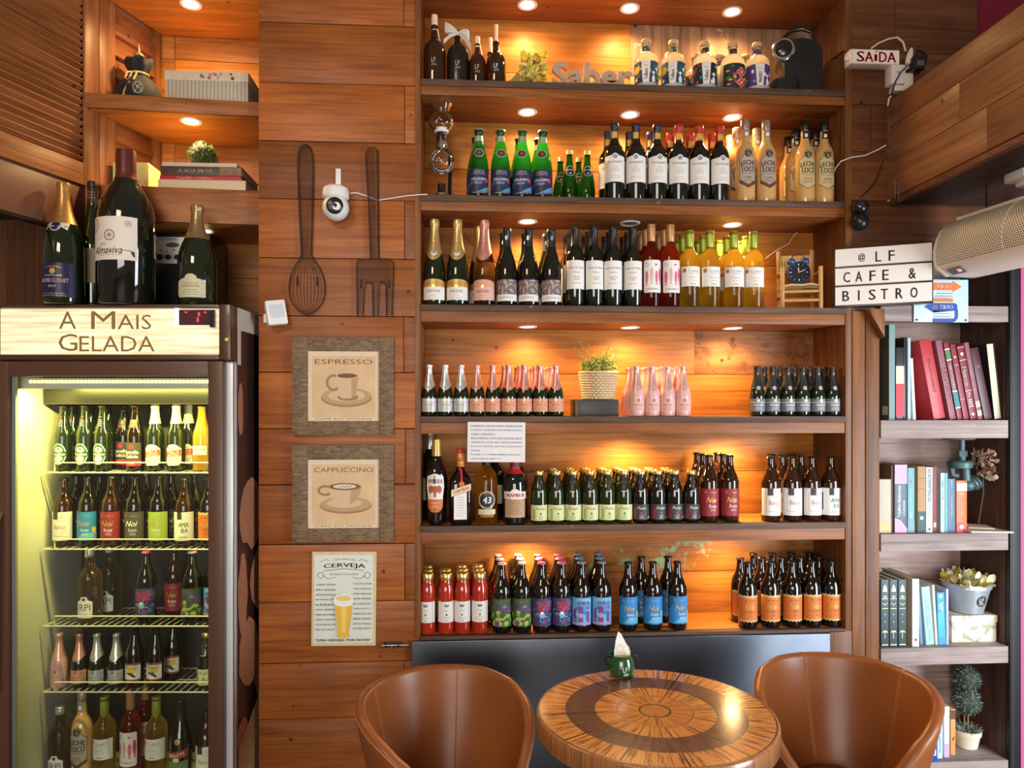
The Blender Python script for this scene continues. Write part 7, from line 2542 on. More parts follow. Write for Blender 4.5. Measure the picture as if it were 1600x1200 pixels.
# arrow sign
a, b_ = at(1428.5, 503, -.028), at(1513.5, 437, -.028)
W, Hh = (b_.x - a.x) / 2, (b_.z - a.z) / 2
t = thing('arrow_sign', 'pale blue sign with orange and blue book-shaped arrows above the bookcase', 'sign', ((a.x + b_.x) / 2, -.022, (a.z + b_.z) / 2))
m = MB(); m.box(-W, W, -.004, 0, -Hh, Hh, mat('pale_blue_board', (.50, .72, .88), .35)); m.build('board', t, bevel=.001)
p = Print(); OR = mat('sign_orange', (.80, .17, .02), .4); BL = mat('sign_blue', (.015, .06, .33), .4)
def half_arrow(col, sx, z0, dx=0.0):
    f = lambda pts: [(dx + x * sx * W, z0 + z * Hh) for x, z in pts]
    p.poly(f([(-.50, .36), (.30, .36), (.30, .45), (.64, .18), (.30, -.09), (.30, 0), (-.50, 0), (-.58, .06), (-.60, .18), (-.58, .30)]), col)
    p.line(f([(-.50, .18), (-.555, .0), (-.555, -.30), (-.50, -.42), (-.42, -.46), (.32, -.46)]), .17 * Hh, col)
    p.line(f([(-.30, -.14), (.30, -.14)]), .04 * Hh, GREYINK); p.line(f([(-.36, -.27), (.30, -.27)]), .04 * Hh, GREYINK)
    p.rect(-.42 * W if sx > 0 else -.32 * W, .32 * W if sx > 0 else .42 * W, z0 - .36 * Hh, z0 - .335 * Hh, GREYINK)
half_arrow(OR, 1, .49 * Hh, .12 * W)
half_arrow(BL, -1, -.46 * Hh)
p.text('LIDO', .12 * W, .67 * Hh, .50 * W, WHITEI, h=.20 * Hh, bold=.0005)
p.text('RE', -.18 * W, -.28 * Hh, .24 * W, PALEPNK, h=.20 * Hh, bold=.0005); p.text('LIDO', .20 * W, -.28 * Hh, .44 * W, WHITEI, h=.20 * Hh, bold=.0005)
m = MB(); p.lay(m, plane((.12 * W if False else 0, -.0042, 0), (1, 0, 0), (0, 0, 1), (0, -1, 0))); m.build('print', t, normals=False)
m = MB()
for s_ in (-1, 1):
    m.lathe([(.0048, 0), (.0045, .002), (.0001, .003)], DARKPAP, 12, M=Matrix.Translation((s_ * W * .90, -.0041, -Hh * .90)) @ Matrix.Rotation(PI / 2, 4, 'X'))
m.build('screws', t)

# air curtain
PERF = bpy.data.materials.new('perforated_cream_metal'); PERF.use_nodes = True
nt = PERF.node_tree; L = nt.links.new
tc = N(nt, 'ShaderNodeTexCoord'); sp = N(nt, 'ShaderNodeSeparateXYZ'); L(tc.outputs['UV'], sp.inputs[0])
def mth(op, a, b=None):
    n = N(nt, 'ShaderNodeMath', operation=op)
    for i, v in enumerate((a, b)):
        if v is None: continue
        if isinstance(v, (int, float)): n.inputs[i].default_value = v
        else: L(v, n.inputs[i])
    return n.outputs[0]
PIT = .0092
u = mth('DIVIDE', sp.outputs[0], PIT); v = mth('DIVIDE', sp.outputs[1], PIT * .866)
rowi = mth('FLOOR', v); odd = mth('MULTIPLY', mth('MODULO', rowi, 2.0), .5)
fu = mth('SUBTRACT', mth('FRACT', mth('ADD', u, odd)), .5); fv = mth('MULTIPLY', mth('SUBTRACT', mth('FRACT', v), .5), .866)
dist = mth('SQRT', mth('ADD', mth('MULTIPLY', fu, fu), mth('MULTIPLY', fv, fv)))
hole = mth('LESS_THAN', dist, .30)
mx = N(nt, 'ShaderNodeMix', data_type='RGBA'); mx.inputs['A'].default_value = (.74, .66, .55, 1); mx.inputs['B'].default_value = (.012, .010, .010, 1); L(hole, mx.inputs['Factor']); L(mx.outputs['Result'], nt.nodes['Principled BSDF'].inputs['Base Color']); nt.nodes['Principled BSDF'].inputs['Roughness'].default_value = .4
# local frame: +x runs out from the wall, profile in (y, z) with -y towards the room's left
AL = 1.1
aco = at(1500, 345, -.155)
t = thing('air_curtain', 'cream perforated air curtain unit hung under the beam beside the arrow sign', 'air curtain', (aco.x, aco.y, aco.z), math.radians(-90 + 7.5))
arc = [(-.012, 0.0), (-.050, -.012), (-.085, -.040), (-.105, -.075), (-.116, -.115), (-.116, -.150), (-.108, -.178)]
me = bpy.data.meshes.new('grille'); vs = []; fs = []; uvs = []
acc = [0]
for i in range(len(arc) - 1):
    acc.append(acc[-1] + math.hypot(arc[i + 1][0] - arc[i][0], arc[i + 1][1] - arc[i][1]))
tot = acc[-1]
def arcp(s):
    for i in range(len(arc) - 1):
        if s <= acc[i + 1] + 1e-9:
            f_ = (s - acc[i]) / (acc[i + 1] - acc[i]); return (arc[i][0] + (arc[i + 1][0] - arc[i][0]) * f_, arc[i][1] + (arc[i + 1][1] - arc[i][1]) * f_)
ng = 20
for k in range(ng + 1):
    y, z = arcp(tot * k / ng)
    vs += [(.012, y, z), (AL - .012, y, z)]
for k in range(ng):
    fs.append((2 * k, 2 * k + 2, 2 * k + 3, 2 * k + 1)); uvs += [(.012, tot * k / ng), (.012, tot * (k + 1) / ng), (AL, tot * (k + 1) / ng), (AL, tot * k / ng)]
me.from_pydata(vs, [], fs); uvl = me.uv_layers.new(name='UVMap')
for i, c_ in enumerate(uvs):
    uvl.data[i].uv = c_
me.materials.append(PERF); me.shade_smooth(); g = bpy.data.objects.new('grille', me); COL.objects.link(g); g.parent = t
ends = [(.085, .012), (-.012, .012), (-.012, .001)] + [(y + .0025, z - .002) for y, z in arc] + [(-.100, -.188), (-.060, -.215), (.060, -.215), (.085, -.19)]
m = MB()
MPX = Matrix(((0, 1, 0, 0), (1, 0, 0, 0), (0, 0, 1, 0), (0, 0, 0, 1)))
m.prism(ends, .004, AL, CREAMP, MPX)
m.prism([(y * 1.0 - .004 * (y < 0), z) for y, z in ends], 0, .012, CREAMP, MPX)
m.build('housing', t)
m = MB()
for xs_ in (.30, .62, .94):
    m.tube([(xs_, y - .0006, z) for y, z in arc], .0016, CREAMP, 6)
m.build('grille_rods', t)
m = MB(); M_ = Matrix.Translation((.075, -.082, -.2035)) @ Matrix.Rotation(math.atan2(-.027, .040), 4, 'X')
m.box(-.032, .032, -.016, .016, -.0035, .0005, mat('grey_display', (.16, .15, .18), .3), M_); m.box(.006, .022, -.007, .007, -.0042, -.0030, mat('red_indicator', (.8, .1, .1), .4, emit=(1, .25, .22), es=1.6), M_)
m.build('display', t)
m = MB(); 
for xs_ in (.10, .85):
    m.tube([(xs_, .02, .010), (xs_, .022, BZ0 + .003 - aco.z)], .004, IRON, 8)
m.build('hangers', t)
# white fitting under the beam
c0 = at(1596, 259, -.42)
t = thing('alarm_fitting', 'small white plastic fitting under the beam at the picture edge', 'fitting', (c0.x, -.42, BZ0 + .0035))
m = MB(); m.box(-.03, .06, -.045, .045, -.034, 0, WHITE); m.build('base', t, bevel=.008); m = MB(); m.box(.0, .05, -.03, .03, -.050, -.034, WHITE); m.build('cover', t, bevel=.006)
# ------------------------------------------------------------------ bookcase right of the post
KX0, KX1, KD = 1.628, 2.156, .275
KT = [2.052, 1.598, 1.147, .695, .240]; KB = [1.990, 1.526, 1.079, .628, .170]
t = thing('bookcase', 'tall weathered grey wooden bookcase beside the pink wall', 'bookcase', (0, 0, 0))
m = MB()
for i, (z0, z1) in enumerate(((0, .42), (.421, .64), (.641, .90), (.901, 1.08), (1.081, 1.31), (1.311, 1.53), (1.531, 1.80), (1.801, 2.02), (2.021, 2.24))):
    m.box(KX0, KX1, KD - .012 + random.uniform(0, .003), KD + .008, z0, z1 - .001, W_PINK)
m.build('back_panel', t, bevel=.001)
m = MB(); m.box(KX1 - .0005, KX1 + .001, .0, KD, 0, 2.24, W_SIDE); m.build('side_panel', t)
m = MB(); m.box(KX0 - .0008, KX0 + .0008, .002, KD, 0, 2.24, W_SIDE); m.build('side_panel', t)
for zt, zb_ in zip(KT, KB):
    m = MB(); m.box(KX0 + .001, KX1 - .001, -.018, .012, zb_, zt, W_GREY); m.box(KX0 + .001, KX1 - .001, .0125, KD - .013, zt - .022, zt, W_GREY); m.build('shelf', t, bevel=.0015)


def spine_book(px, pxw, pyt, shelf, cover, label, Y=.012, lean=0.0, depth=.17, pages=True, prints=None, foredge=False, group='books standing in the bookcase', dz=0.0, yaw=0.0):
    """upright book: spine centre px and width pxw at its foot, top at pyt; lean tips it sideways"""
    zb_ = KT[shelf] + .0006
    x = X(px, Y); w = max(.006, pxw * .00254)
    H = (Z(pyt, px, Y) - zb_) / math.cos(lean)
    rx = abs(w / 2 * math.sin(lean))
    t = thing('book', label, 'book', (x, Y, zb_ + rx + dz), 0, group)
    t.rotation_euler = (0, lean, yaw)
    c = .0022
    m = MB()
    m.box(-w / 2, -w / 2 + c, 0, depth, 0, H, cover); m.box(w / 2 - c, w / 2, 0, depth, 0, H, cover)
    if foredge:
        m.box(-w / 2, w / 2, depth - .002, depth, 0, H, cover)
    else:
        m.box(-w / 2, w / 2, -.0006, .0025, 0, H, cover)
    m.build('cover', t, bevel=.0008)
    m = MB(); m.box(-w / 2 + c + .0003, w / 2 - c - .0003, (.004 if foredge else .003), depth - (.0025 if foredge else .005), .003, H - .003, PAGES); m.build('pages', t)
    if prints:
        p = Print(); prints(p, w, H)
        m = MB(); p.lay(m, plane((0, -.0008, 0), (1, 0, 0), (0, 0, 1), (0, -1, 0))); m.build('spine_print', t, normals=False)
    return t


def vt(s, m, z, wz, h, bold=.0003):
    return lambda p, w, H: p.text(s, 0, H * z, H * wz, m, h=w * h, rot=-PI / 2, bold=bold)


def multi(*fs):
    def f(p, w, H):
        for g in fs:
            g(p, w, H)
    return f


def band(z0, z1, m):
    return lambda p, w, H: p.rect(-w / 2, w / 2, H * z0, H * z1, m)


C = lambda n, c, r=.45: mat(n, c, r, noise=.10, nscale=25)
OLIVE = C('olive_board', (.085, .078, .050)); TEALB = C('teal_cloth', (.15, .25, .25))
b1 = spine_book(1393.5, 9.5, 507, 1, OLIVE, 'tall olive book with teal spine at the post end of the upper row', depth=.21, prints=band(0, 1, TEALB))
p = Print(); p.rect(.008, .045, .020, .055, CREAMPAP); p.rows(.012, .040, .046, .008, 4, TERRA, h=.003)
m = MB(); p.lay(m, plane((-.0121, 0, 0), (0, 1, 0), (0, 0, 1), (-1, 0, 0))); m.build('cover_sticker', b1, normals=False)
spine_book(1406, 13, 543, 1, C('black_gloss_cover', (.02, .02, .022), .3), 'black book with white and red bands on its spine', lean=0, prints=multi(band(.05, .50, HOTRED), band(.50, .745, CREAMPAP)))
spine_book(1414.3, 4.3, 527, 1, C('black_gloss_cover', (.02, .02, .022), .3), 'thin black book behind the red-banded one', Y=.020)
spine_book(1420.5, 4.5, 528, 1, C('ice_blue_cover', (.40, .52, .60)), 'thin ice blue book beside the black one')
spine_book(1429, 4.5, 560, 1, C('white_paper_cover', (.72, .74, .74)), 'thin white book leaning beside the ice blue one', lean=math.radians(-3))
RED = C('red_leather_cover', (.45, .028, .036), .35); BURG_ = C('burgundy_cover', (.24, .028, .042), .4); PLUM = C('dusty_plum_cover', (.27, .085, .11), .45); WINE = C('dark_wine_cover', (.075, .018, .026), .35)
LN = math.radians(-11)
spine_book(1468, 19, 533, 1, RED, 'thick bright red book leaning, first of the red volumes', lean=LN, depth=.19, prints=vt('DICIONARIO', TERRA, .55, .42, .22))
spine_book(1489, 10, 533, 1, PLUM, 'dusty plum book with pale vertical title among the red volumes', lean=LN, prints=vt('DECAMERON', PALEPNK, .45, .42, .55))
spine_book(1500, 8, 536, 1, BURG_, 'thin burgundy book with white and teal bands on its spine', lean=LN, prints=multi(band(.78, .90, GREENI), band(.905, .92, WHITEI), band(.765, .78, WHITEI), band(.16, .36, TEAL), band(.36, .375, WHITEI), band(.145, .16, WHITEI), vt('ERRICO VERISSIMO', WHITEI, .56, .34, .5)))
spine_book(1510, 8.5, 539, 1, BURG_, 'plain burgundy book with faint gilt marks among the red volumes', lean=LN, prints=multi(band(.72, .725, PALEPNK), band(.27, .275, PALEPNK), lambda p, w, H: p.disc(0, H * .83, w * .25, PALEPNK, n=6)))
spine_book(1521.5, 11, 541, 1, C('crimson_brown_cover', (.22, .022, .030), .4), 'encyclopedia volume with white serif title and number seven', lean=LN, prints=multi(vt('Barsa', WHITEI, .58, .25, .62, .0006), band(.80, .806, WHITEI), band(.97, .975, WHITEI), lambda p, w, H: p.text('7', 0, H * .33, w * .35, WHITEI, h=w * .6), lambda p, w, H: p.disc(0, H * .885, w * .24, WHITEI, n=7), band(.385, .39, WHITEI), lambda p, w, H: p.rows(-w * .35, w * .35, H * .26, H * .03, 4, WHITEI, h=H * .012), lambda p, w, H: p.disc(0, H * .07, w * .22, WHITEI, n=7)))
spine_book(1532, 7.5, 536, 1, PLUM, 'thin plum book with white title beside the encyclopedia volume', lean=LN, prints=multi(vt('Leonor Carolo', WHITEI, .55, .42, .42), band(.16, .24, PALEPNK), band(.05, .12, PALEPNK)))
spine_book(1544.5, 13, 545, 1, WINE, 'dark wine coloured book, lowest of the leaning red volumes', lean=math.radians(-12), depth=.18, prints=lambda p, w, H: p.ring(w * .1, H * .74, .004, .001, GOLDI))
spine_book(1560, 13.5, 537, 1, C('black_cloth_cover', (.012, .011, .012), .6), 'black hardback turned with its cream page edges outward', lean=math.radians(-6.5), depth=.20, foredge=True, Y=.014)

# middle row
spine_book(1383, 19, 749, 2, C('yellowed_wrapper', (.52, .47, .36), .6), 'book in worn cellophane wrapper at the post end of the middle row', prints=band(.0, .2, mat('yellowed_tape', (.55, .45, .22), .5)))
spine_book(1394.5, 4, 727, 2, C('brown_board', (.16, .085, .05), .6), 'thin brown book between wrapped book and pink-topped book', Y=.02, dz=.0)
spine_book(1407.5, 20, 726, 2, C('slate_blue_cover', (.075, .115, .150), .4), 'slate blue book with pink top and bottom corners on its spine', prints=multi(band(.72, 1.0, mat('orchid_pink', (.75, .30, .52), .4)), lambda p, w, H: p.poly([(-w / 2, 0), (w / 2, 0), (w / 2, H * .06), (0, H * .18), (-w / 2, H * .22)], mat('orchid_pink', (.75, .30, .52), .4)), lambda p, w, H: p.text('Trabalhista Administrativa', -w * .16, H * .46, H * .46, WHITEI, h=w * .26, rot=PI / 2), lambda p, w, H: p.text('e Concursos', w * .22, H * .36, H * .22, WHITEI, h=w * .24, rot=PI / 2)))
spine_book(1423.5, 11, 731, 2, C('aqua_cover', (.13, .34, .36), .4), 'aqua book beside the slate blue one', prints=multi(band(.0, .16, mat('steel_blue', (.13, .26, .34), .4)), vt('PROCESSO', PAPER, .80, .22, .25), lambda p, w, H: p.rows(-w * .3, w * .3, H * .30, H * .02, 5, PAPER, h=H * .008)))
spine_book(1440, 13, 729, 2, C('aged_tan_leather', (.42, .25, .12), .6), 'old tan leather book with dark teal foot', prints=multi(band(.0, .32, mat('dark_teal_leather', (.03, .075, .075), .5)), band(.66, .665, BROWNI), band(.82, .825, BROWNI), lambda p, w, H: p.disc(0, H * .22, w * .25, CREAMPAP, n=6)))
spine_book(1452, 10.5, 730, 2, C('pale_mint_cover', (.60, .72, .72), .45), 'pale mint book with tall black vertical title', prints=multi(vt('AS INTERMITENCIAS', DARKPAP, .72, .50, .55), lambda p, w, H: p.text('DE SARAMAGO', 0, H * .36, H * .20, GREYINK, h=w * .4, rot=-PI / 2), lambda p, w, H: p.disc(0, H * .05, w * .2, DARKPAP, n=5)))
spine_book(1460.5, 7, 729, 2, C('brick_red_cover', (.24, .040, .024), .5), 'brick red book beside the pale mint one', prints=lambda p, w, H: p.rect(-w * .3, w * .3, H * .08, H * .15, PALEPNK))
spine_book(1466.3, 3.6, 737, 2, C('deep_teal_cover', (.025, .10, .11), .5), 'thin deep teal book beside the brick red one', Y=.02)
spine_book(1472.8, 6.5, 739, 2, C('aqua_white_cover', (.52, .74, .76), .45), 'thin white and aqua book with small vertical title', prints=multi(vt('SABER CUIDAR', TEAL, .72, .34, .42), lambda p, w, H: p.text('ETICA', 0, H * .3, H * .3, TEAL, h=w * .35, rot=-PI / 2)))
spine_book(1478.5, 4, 739, 2, C('bright_aqua_cover', (.12, .44, .50), .45), 'thin bright aqua book beside the slate book')
spine_book(1486.5, 12.5, 748, 2, C('dusk_blue_cover', (.095, .16, .24), .45), 'dusk blue book with small white title', prints=multi(vt('JOAO', WHITEI, .90, .13, .28), vt('A VIDA NAO E JUSTA', PAPER, .48, .42, .24)))
spine_book(1502.5, 17, 751, 2, C('orange_cover', (.72, .15, .03), .4), 'orange book with white band and red foot, last of the middle row', prints=multi(band(0, .19, mat('vermilion', (.62, .05, .04), .4)), band(.80, .95, PAPER), lambda p, w, H: p.text('2014', 0, H * .875, w * .55, GREYINK, h=H * .05), vt('CODIGO PENAL', CREAMPAP, .48, .36, .22), lambda p, w, H: p.disc(0, H * .10, w * .20, WHITEI), lambda p, w, H: p.rows(-w * .3, w * .3, H * .75, H * .02, 2, CREAMPAP, h=H * .01)))
for i, (pa, pb, yy, dz_, mm, rz_, lab) in enumerate(((1509, 1553, .03, .0, PAPER, .25, 'loose white sheet lying at the bottom beside the orange book'), (1520, 1582, -.035, .003, mat('pale_blue_booklet', (.55, .66, .74), .5), -.12, 'pale blue booklet lying over the shelf edge'), (1516, 1552, .02, .0095, mat('grey_booklet', (.42, .38, .36), .6), -.35, 'grey booklet lying on the loose sheet'))):
    a, b_ = X(pa, yy), X(pb, yy)
    t = thing('booklet', lab, 'booklet', ((a + b_) / 2, yy, KT[2] + .0008 + dz_), rz_, 'loose booklets in the bookcase')
    w = (b_ - a) / 2
    m = MB(); m.box(-w, w, 0, .11, 0, .0022, mm); m.build('cover', t); m = MB(); m.box(-w + .002, w - .002, .002, .108, .0023, .0055, PAGES if i != 0 else PAPER); m.build('sheets', t)

# teal cast iron grinder hung under the shelf
CAST = mat('teal_cast_iron', (.075, .135, .140), .45, .3, noise=.2, nscale=40, bump=.2)
Yv = .06
c0 = at(1503, 686, Yv)
t = thing('iron_grinder', 'old teal cast iron grinder hanging under the upper book shelf', 'grinder', (c0.x, Yv, KB[1] - .0005))
def vz(py):
    return Z(py, 1503, Yv) - KB[1]
m = MB(); m.lathe([(.0001, 0), (.058, 0), (.062, -.003), (.056, -.008), (.0001, -.008)], mat('rusty_plate', (.16, .12, .11), .6), 28, c=(-.015, 0, 0)); m.build('top_plate', t)
m = MB(); m.lathe([(.011, vz(705)), (.011, -.008)], CAST, 14); m.lathe([(.020, vz(713)), (.020, vz(704))], CAST, 6); m.lathe([(.014, vz(721)), (.014, vz(713))], CAST, 16); m.build('stem', t)
m = MB(); m.lathe([(.030, vz(732)), (.046, vz(730)), (.048, vz(722)), (.040, vz(719)), (.016, vz(719))], CAST, 28, c=(-.008, 0, 0)); m.build('flange', t)
m = MB(); m.tube([(-.044, 0, vz(731)), (-.042, .0, vz(741)), (-.02, 0, vz(744))], .012, CAST, 10); m.tube([(.014, 0, vz(730)), (.016, 0, vz(745)), (.018, 0, vz(757))], .018, CAST, 12); m.build('frame_arms', t)
m = MB(); m.sphere((.022, 0, vz(758)), .030, CAST, 20, 12, sc=(1, 1, .85)); m.lathe([(.026, 0), (.032, .006), (.032, .012), (.028, .015), (.034, .019), (.032, .028), (.010, .034)], CAST, 22, M=Matrix.Translation((.036, -.0, vz(757))) @ Matrix.Rotation(math.radians(60), 4, 'Y')); m.build('mill_body', t)

# dried rose
t = thing('dried_rose', 'dusty brown dried rose tucked beside the iron grinder', 'flowers', (X(1538, .03), .035, KT[2]))
rz0 = Z(724, 1533, .035) - KT[2]
DR = [mat('dusty_rose_petal', (.36, .22, .16), .8), mat('brown_rose_petal', (.24, .125, .075), .8), mat('pale_rose_petal', (.46, .32, .26), .8)]
rr = random.Random(77); m = MB()
for k in range(130):
    c_ = Vector((rr.uniform(-.045, .030), rr.uniform(-.03, .02), rz0 + rr.uniform(-.055, .045)))
    if (c_.x / .05) ** 2 + ((c_.z - rz0) / .055) ** 2 > 1: continue
    curl(m, c_, (rr.uniform(-1, 1), rr.uniform(-1, .2), rr.uniform(-.7, 1)), rr.uniform(.016, .028), rr.uniform(.008, .014), rr.choice(DR), rr)
m.v = [(max(min(x, .040), -.030), y, z) for x, y, z in m.v]
m.build('petals', t, normals=False)
m = MB(); m.tube([(.01, .02, rz0 - .03), (.03, .04, rz0 - .12), (.02, .06, .002)], .003, mat('dry_stem', (.10, .09, .04), .8), 6); m.build('stem', t)
m = MB(); m.add([(-.01, -.02, rz0 - .06), (.026, -.03, rz0 - .07), (.026, -.02, rz0 - .03), (.01, -.02, rz0 - .02)], [(0, 1, 2, 3)], mat('dry_leaf', (.11, .11, .05), .7)); m.build('leaf', t)

# lower row
GRN = C('dark_green_cloth', (.040, .070, .072), .45); GLT = mat('gilt_print', (.66, .56, .34), .4, .3)
def palm(p, w, H):
    p.rect(-w * .03, w * .03, H * .12, H * .21, GLT)
    for k in range(7):
        a = PI * k / 6
        p.line([(0, H * .215), (w * .25 * math.cos(a), H * .22 + w * .20 * math.sin(a)), (w * .36 * math.cos(a), H * .205 + w * .14 * math.sin(a))], w * .07, GLT)
    p.poly([(-w * .3, H * .82), (w * .3, H * .82), (w * .2, H * .88), (0, H * .93), (-w * .2, H * .88)], GLT)
    for z in (.71, .565): p.rect(-w * .38, w * .38, H * z, H * (z + .008), GLT)
    p.rows(-w * .3, w * .3, H * .75, H * .02, 2, GLT, h=H * .01); p.line([(-w * .3, H * .65), (0, H * .62), (w * .3, H * .65)], w * .06, GLT); p.disc(0, H * .48, w * .07, GLT, n=5); p.disc(0, H * .37, w * .07, GLT, n=5); p.rect(-w * .4, w * .4, H * .02, H * .035, GLT)
for i, px in enumerate((1382.5, 1396, 1409.8)):
    spine_book(px, 12.6, 905.5, 3, GRN, 'dark green book with gilt palm tree, ' + ['beside the post', 'middle of its set of three', 'beside the cream book'][i], Y=.006, prints=palm, depth=.16)
spine_book(1430.5, 11, 904.5, 3, C('beige_cover', (.55, .45, .36), .5), 'tall cream book with a small red dot at the spine foot', depth=.21, Y=.0, prints=multi(band(0, 1, mat('white_spine', (.70, .76, .76), .45)), lambda p, w, H: p.disc(0, H * .10, w * .22, HOTRED), lambda p, w, H: p.text('MANUEL BANDEIRA DE BOLSO', 0, H * .74, H * .44, GREYPAP, h=w * .3, rot=-PI / 2)))
spine_book(1440, 4.5, 915, 3, C('steel_blue_cover', (.16, .27, .38), .45), 'thin steel blue book beside the tall cream book', lean=math.radians(-3.5), Y=.02)
spine_book(1453.5, 13, 917, 3, C('pale_cyan_cover', (.38, .66, .72), .45), 'pale cyan book leaning with a two-line title', lean=math.radians(-5), prints=multi(lambda p, w, H: p.text('GUIA DO COMICO', w * .16, H * .58, H * .42, TEAL, h=w * .2, rot=-PI / 2), lambda p, w, H: p.text('INTELIGENCIA NEGATIVA', -w * .14, H * .56, H * .56, TEAL, h=w * .2, rot=-PI / 2), lambda p, w, H: p.text('SA E SILVA', 0, H * .16, H * .18, TEAL, h=w * .2, rot=-PI / 2)))
spine_book(1463.5, 4, 914, 3, C('white_brown_cover', (.62, .52, .45), .5), 'thin whitish book leaning beside the pale cyan one', lean=math.radians(-3.5))
spine_book(1472, 12, 926, 3, C('bright_blue_cover', (.06, .42, .66), .4), 'bright blue book beside the map-patterned box', lean=math.radians(-2), prints=multi(band(0, .15, mat('mid_sky_cover', (.04, .26, .52), .4)), band(.62, 1, mat('azure_cover', (.02, .30, .60), .4)), lambda p, w, H: p.disc(0, H * .93, w * .25, WHITEI), lambda p, w, H: p.text('EINSTEIN', w * .14, H * .72, H * .18, WHITEI, h=w * .25, rot=-PI / 2), lambda p, w, H: p.text('VIDA', -w * .14, H * .74, H * .12, WHITEI, h=w * .25, rot=-PI / 2)))
spine_book(1480.5, 4, 920, 3, C('lilac_grey_cover', (.42, .44, .56), .5), 'thin lilac grey book against the map-patterned box', lean=math.radians(-.5))

MAPM = bpy.data.materials.new('map_paper'); MAPM.use_nodes = True
nt = MAPM.node_tree; tc = N(nt, 'ShaderNodeTexCoord'); nz = N(nt, 'ShaderNodeTexNoise'); nz.inputs['Scale'].default_value = 26; nz.inputs['Detail'].default_value = 6; cr = N(nt, 'ShaderNodeValToRGB')
cr.color_ramp.elements[0].position = .40; cr.color_ramp.elements[0].color = (.38, .36, .24, 1); cr.color_ramp.elements[1].position = .46; cr.color_ramp.elements[1].color = (.70, .66, .50, 1)
nt.links.new(tc.outputs['Object'], nz.inputs['Vector']); nt.links.new(nz.outputs['Fac'], cr.inputs['Fac']); nt.links.new(cr.outputs['Color'], nt.nodes['Principled BSDF'].inputs['Base Color'])
yb = .035
a, b_ = X(1487, yb), X(1559, yb)
t = thing('map_box', 'cream map-patterned box under the tin bucket of flowers', 'box', ((a + b_) / 2, yb, KT[3] + .0005))
w = (b_ - a) / 2; hbx = Z(962, 1520, yb) - KT[3]
m = MB(); m.box(-w + .003, w - .003, .003, .205, 0, hbx - .02, MAPM); m.build('base', t, bevel=.001); m = MB(); m.box(-w, w, 0, .208, hbx - .030, hbx, MAPM); m.build('lid', t, bevel=.001)
yk = .095
t = thing('tin_bucket', 'grey tin bucket with round emblem holding yellow dried flowers', 'bucket', (X(1510, yk), yk, KT[3] + hbx + .001))
TIN = mat('galvanized_tin', (.50, .55, .60), .35, .55, noise=.15, nscale=12)
hk = Z(909, 1512, yk) - (KT[3] + hbx); r0, r1 = .060, .090
m = MB(); m.lathe([(.0001, .001), (r0 - .006, .001), (r0, .004), (r0 + (r1 - r0) * .84, hk * .84), (r1 + .001, hk * .86), (r1, hk), (r1 - .004, hk), (r0 + (r1 - r0) * .8, hk * .80), (.0001, hk * .78)], TIN, 36, cap0=False, cap1=False); m.build('body', t)
p = Print(); p.disc(0, 0, .023, DARKPAP); p.text('LF', -.002, .005, .018, WHITEI, h=.018); p.rows(-.014, .014, -.010, .004, 2, WHITEI, h=.0018)
m = MB(); fnp = wrap(lambda z: r0 + (r1 - r0) * z / hk, hk * .48)
p.lay(m, lambda x, z, l: fnp(x + .013, z, l), step=.006); m.build('emblem', t, normals=False)
rr = random.Random(5); m = MB(); ys2 = [mat('dry_petal_yellow', (.62, .48, .07), .7), mat('pale_yellow_petal', (.70, .64, .34), .7), mat('cream_petal', (.72, .68, .48), .7)]
for k in range(120):
    a = rr.uniform(0, 2 * PI); r_ = .078 * math.sqrt(rr.random())
    curl(m, (r_ * math.cos(a), r_ * math.sin(a), hk - .012 + rr.uniform(0, .022)), (math.cos(a) * .8 * r_ / .06, math.sin(a) * .8 * r_ / .06, 1), rr.uniform(.028, .046), rr.uniform(.012, .019), rr.choice(ys2), rr)
m.v = [(min(x, .086), min(max(y, -.2), .13), min(z, KB[2] - KT[3] - hbx - .012)) for x, y, z in m.v]
m.build('flowers', t, normals=False)

# bottom row
spine_book(1459, 12, 1160, 4, C('royal_blue_cover', (.012, .075, .46), .4), 'royal blue book with white square mark behind the chair', Y=-.008, prints=lambda p, w, H: (p.rect(-w * .3, w * .3, H * .30, H * .62, WHITEI), p.rect(-w * .12, w * .12, H * .38, H * .54, NAVY)), depth=.14)
spine_book(1468.5, 8.5, 1093, 4, C('mist_blue_cover', (.58, .72, .78), .45), 'tall mist blue book with vertical title behind the chair', prints=lambda p, w, H: p.text('TECNICAS DE VENDAS', 0, H * .5, H * .8, TEAL, h=w * .4, rot=-PI / 2))
spine_book(1479, 9, 1104, 4, C('white_lilac_cover', (.62, .64, .72), .45), 'white book with lilac foot beside the topiary', Y=.02, prints=band(0, .26, mat('lilac_band', (.55, .38, .58), .5)))
spine_book(1489, 8, 1108, 4, C('apricot_cover', (.66, .30, .10), .5), 'apricot book beside the topiary pot', Y=.035, prints=multi(lambda p, w, H: p.poly([(-w * .2, H * .36), (w * .4, H * .42), (0, H * .30)], BROWNI), band(.78, .98, BROWNI)))
yt = .105
t = thing('topiary', 'artificial double-ball topiary in a white pot in the lowest bookcase bay', 'plant', (X(1510, yt), yt, KT[4] + .0005))
POT = mat('cream_clay_pot', (.70, .64, .50), .6)
zt_ = lambda py: Z(py, 1510, yt) - KT[4]
hp = zt_(1138)
m = MB(); m.lathe([(.0001, 0), (.036, 0), (.040, .003), (.050, hp * .7), (.054, hp * .72), (.056, hp), (.051, hp), (.048, hp * .8), (.0001, hp * .8)], POT, 30, cap0=False, cap1=False); m.build('pot', t)
m = MB()
for x, y in ((-.01, 0), (.012, .006), (.0, -.01)):
    m.tube([(x, y, hp * .7), (x * .6, y * .6, zt_(1040))], .003, mat('dry_twig', (.20, .15, .09), .8), 6)
m.build('stems', t)
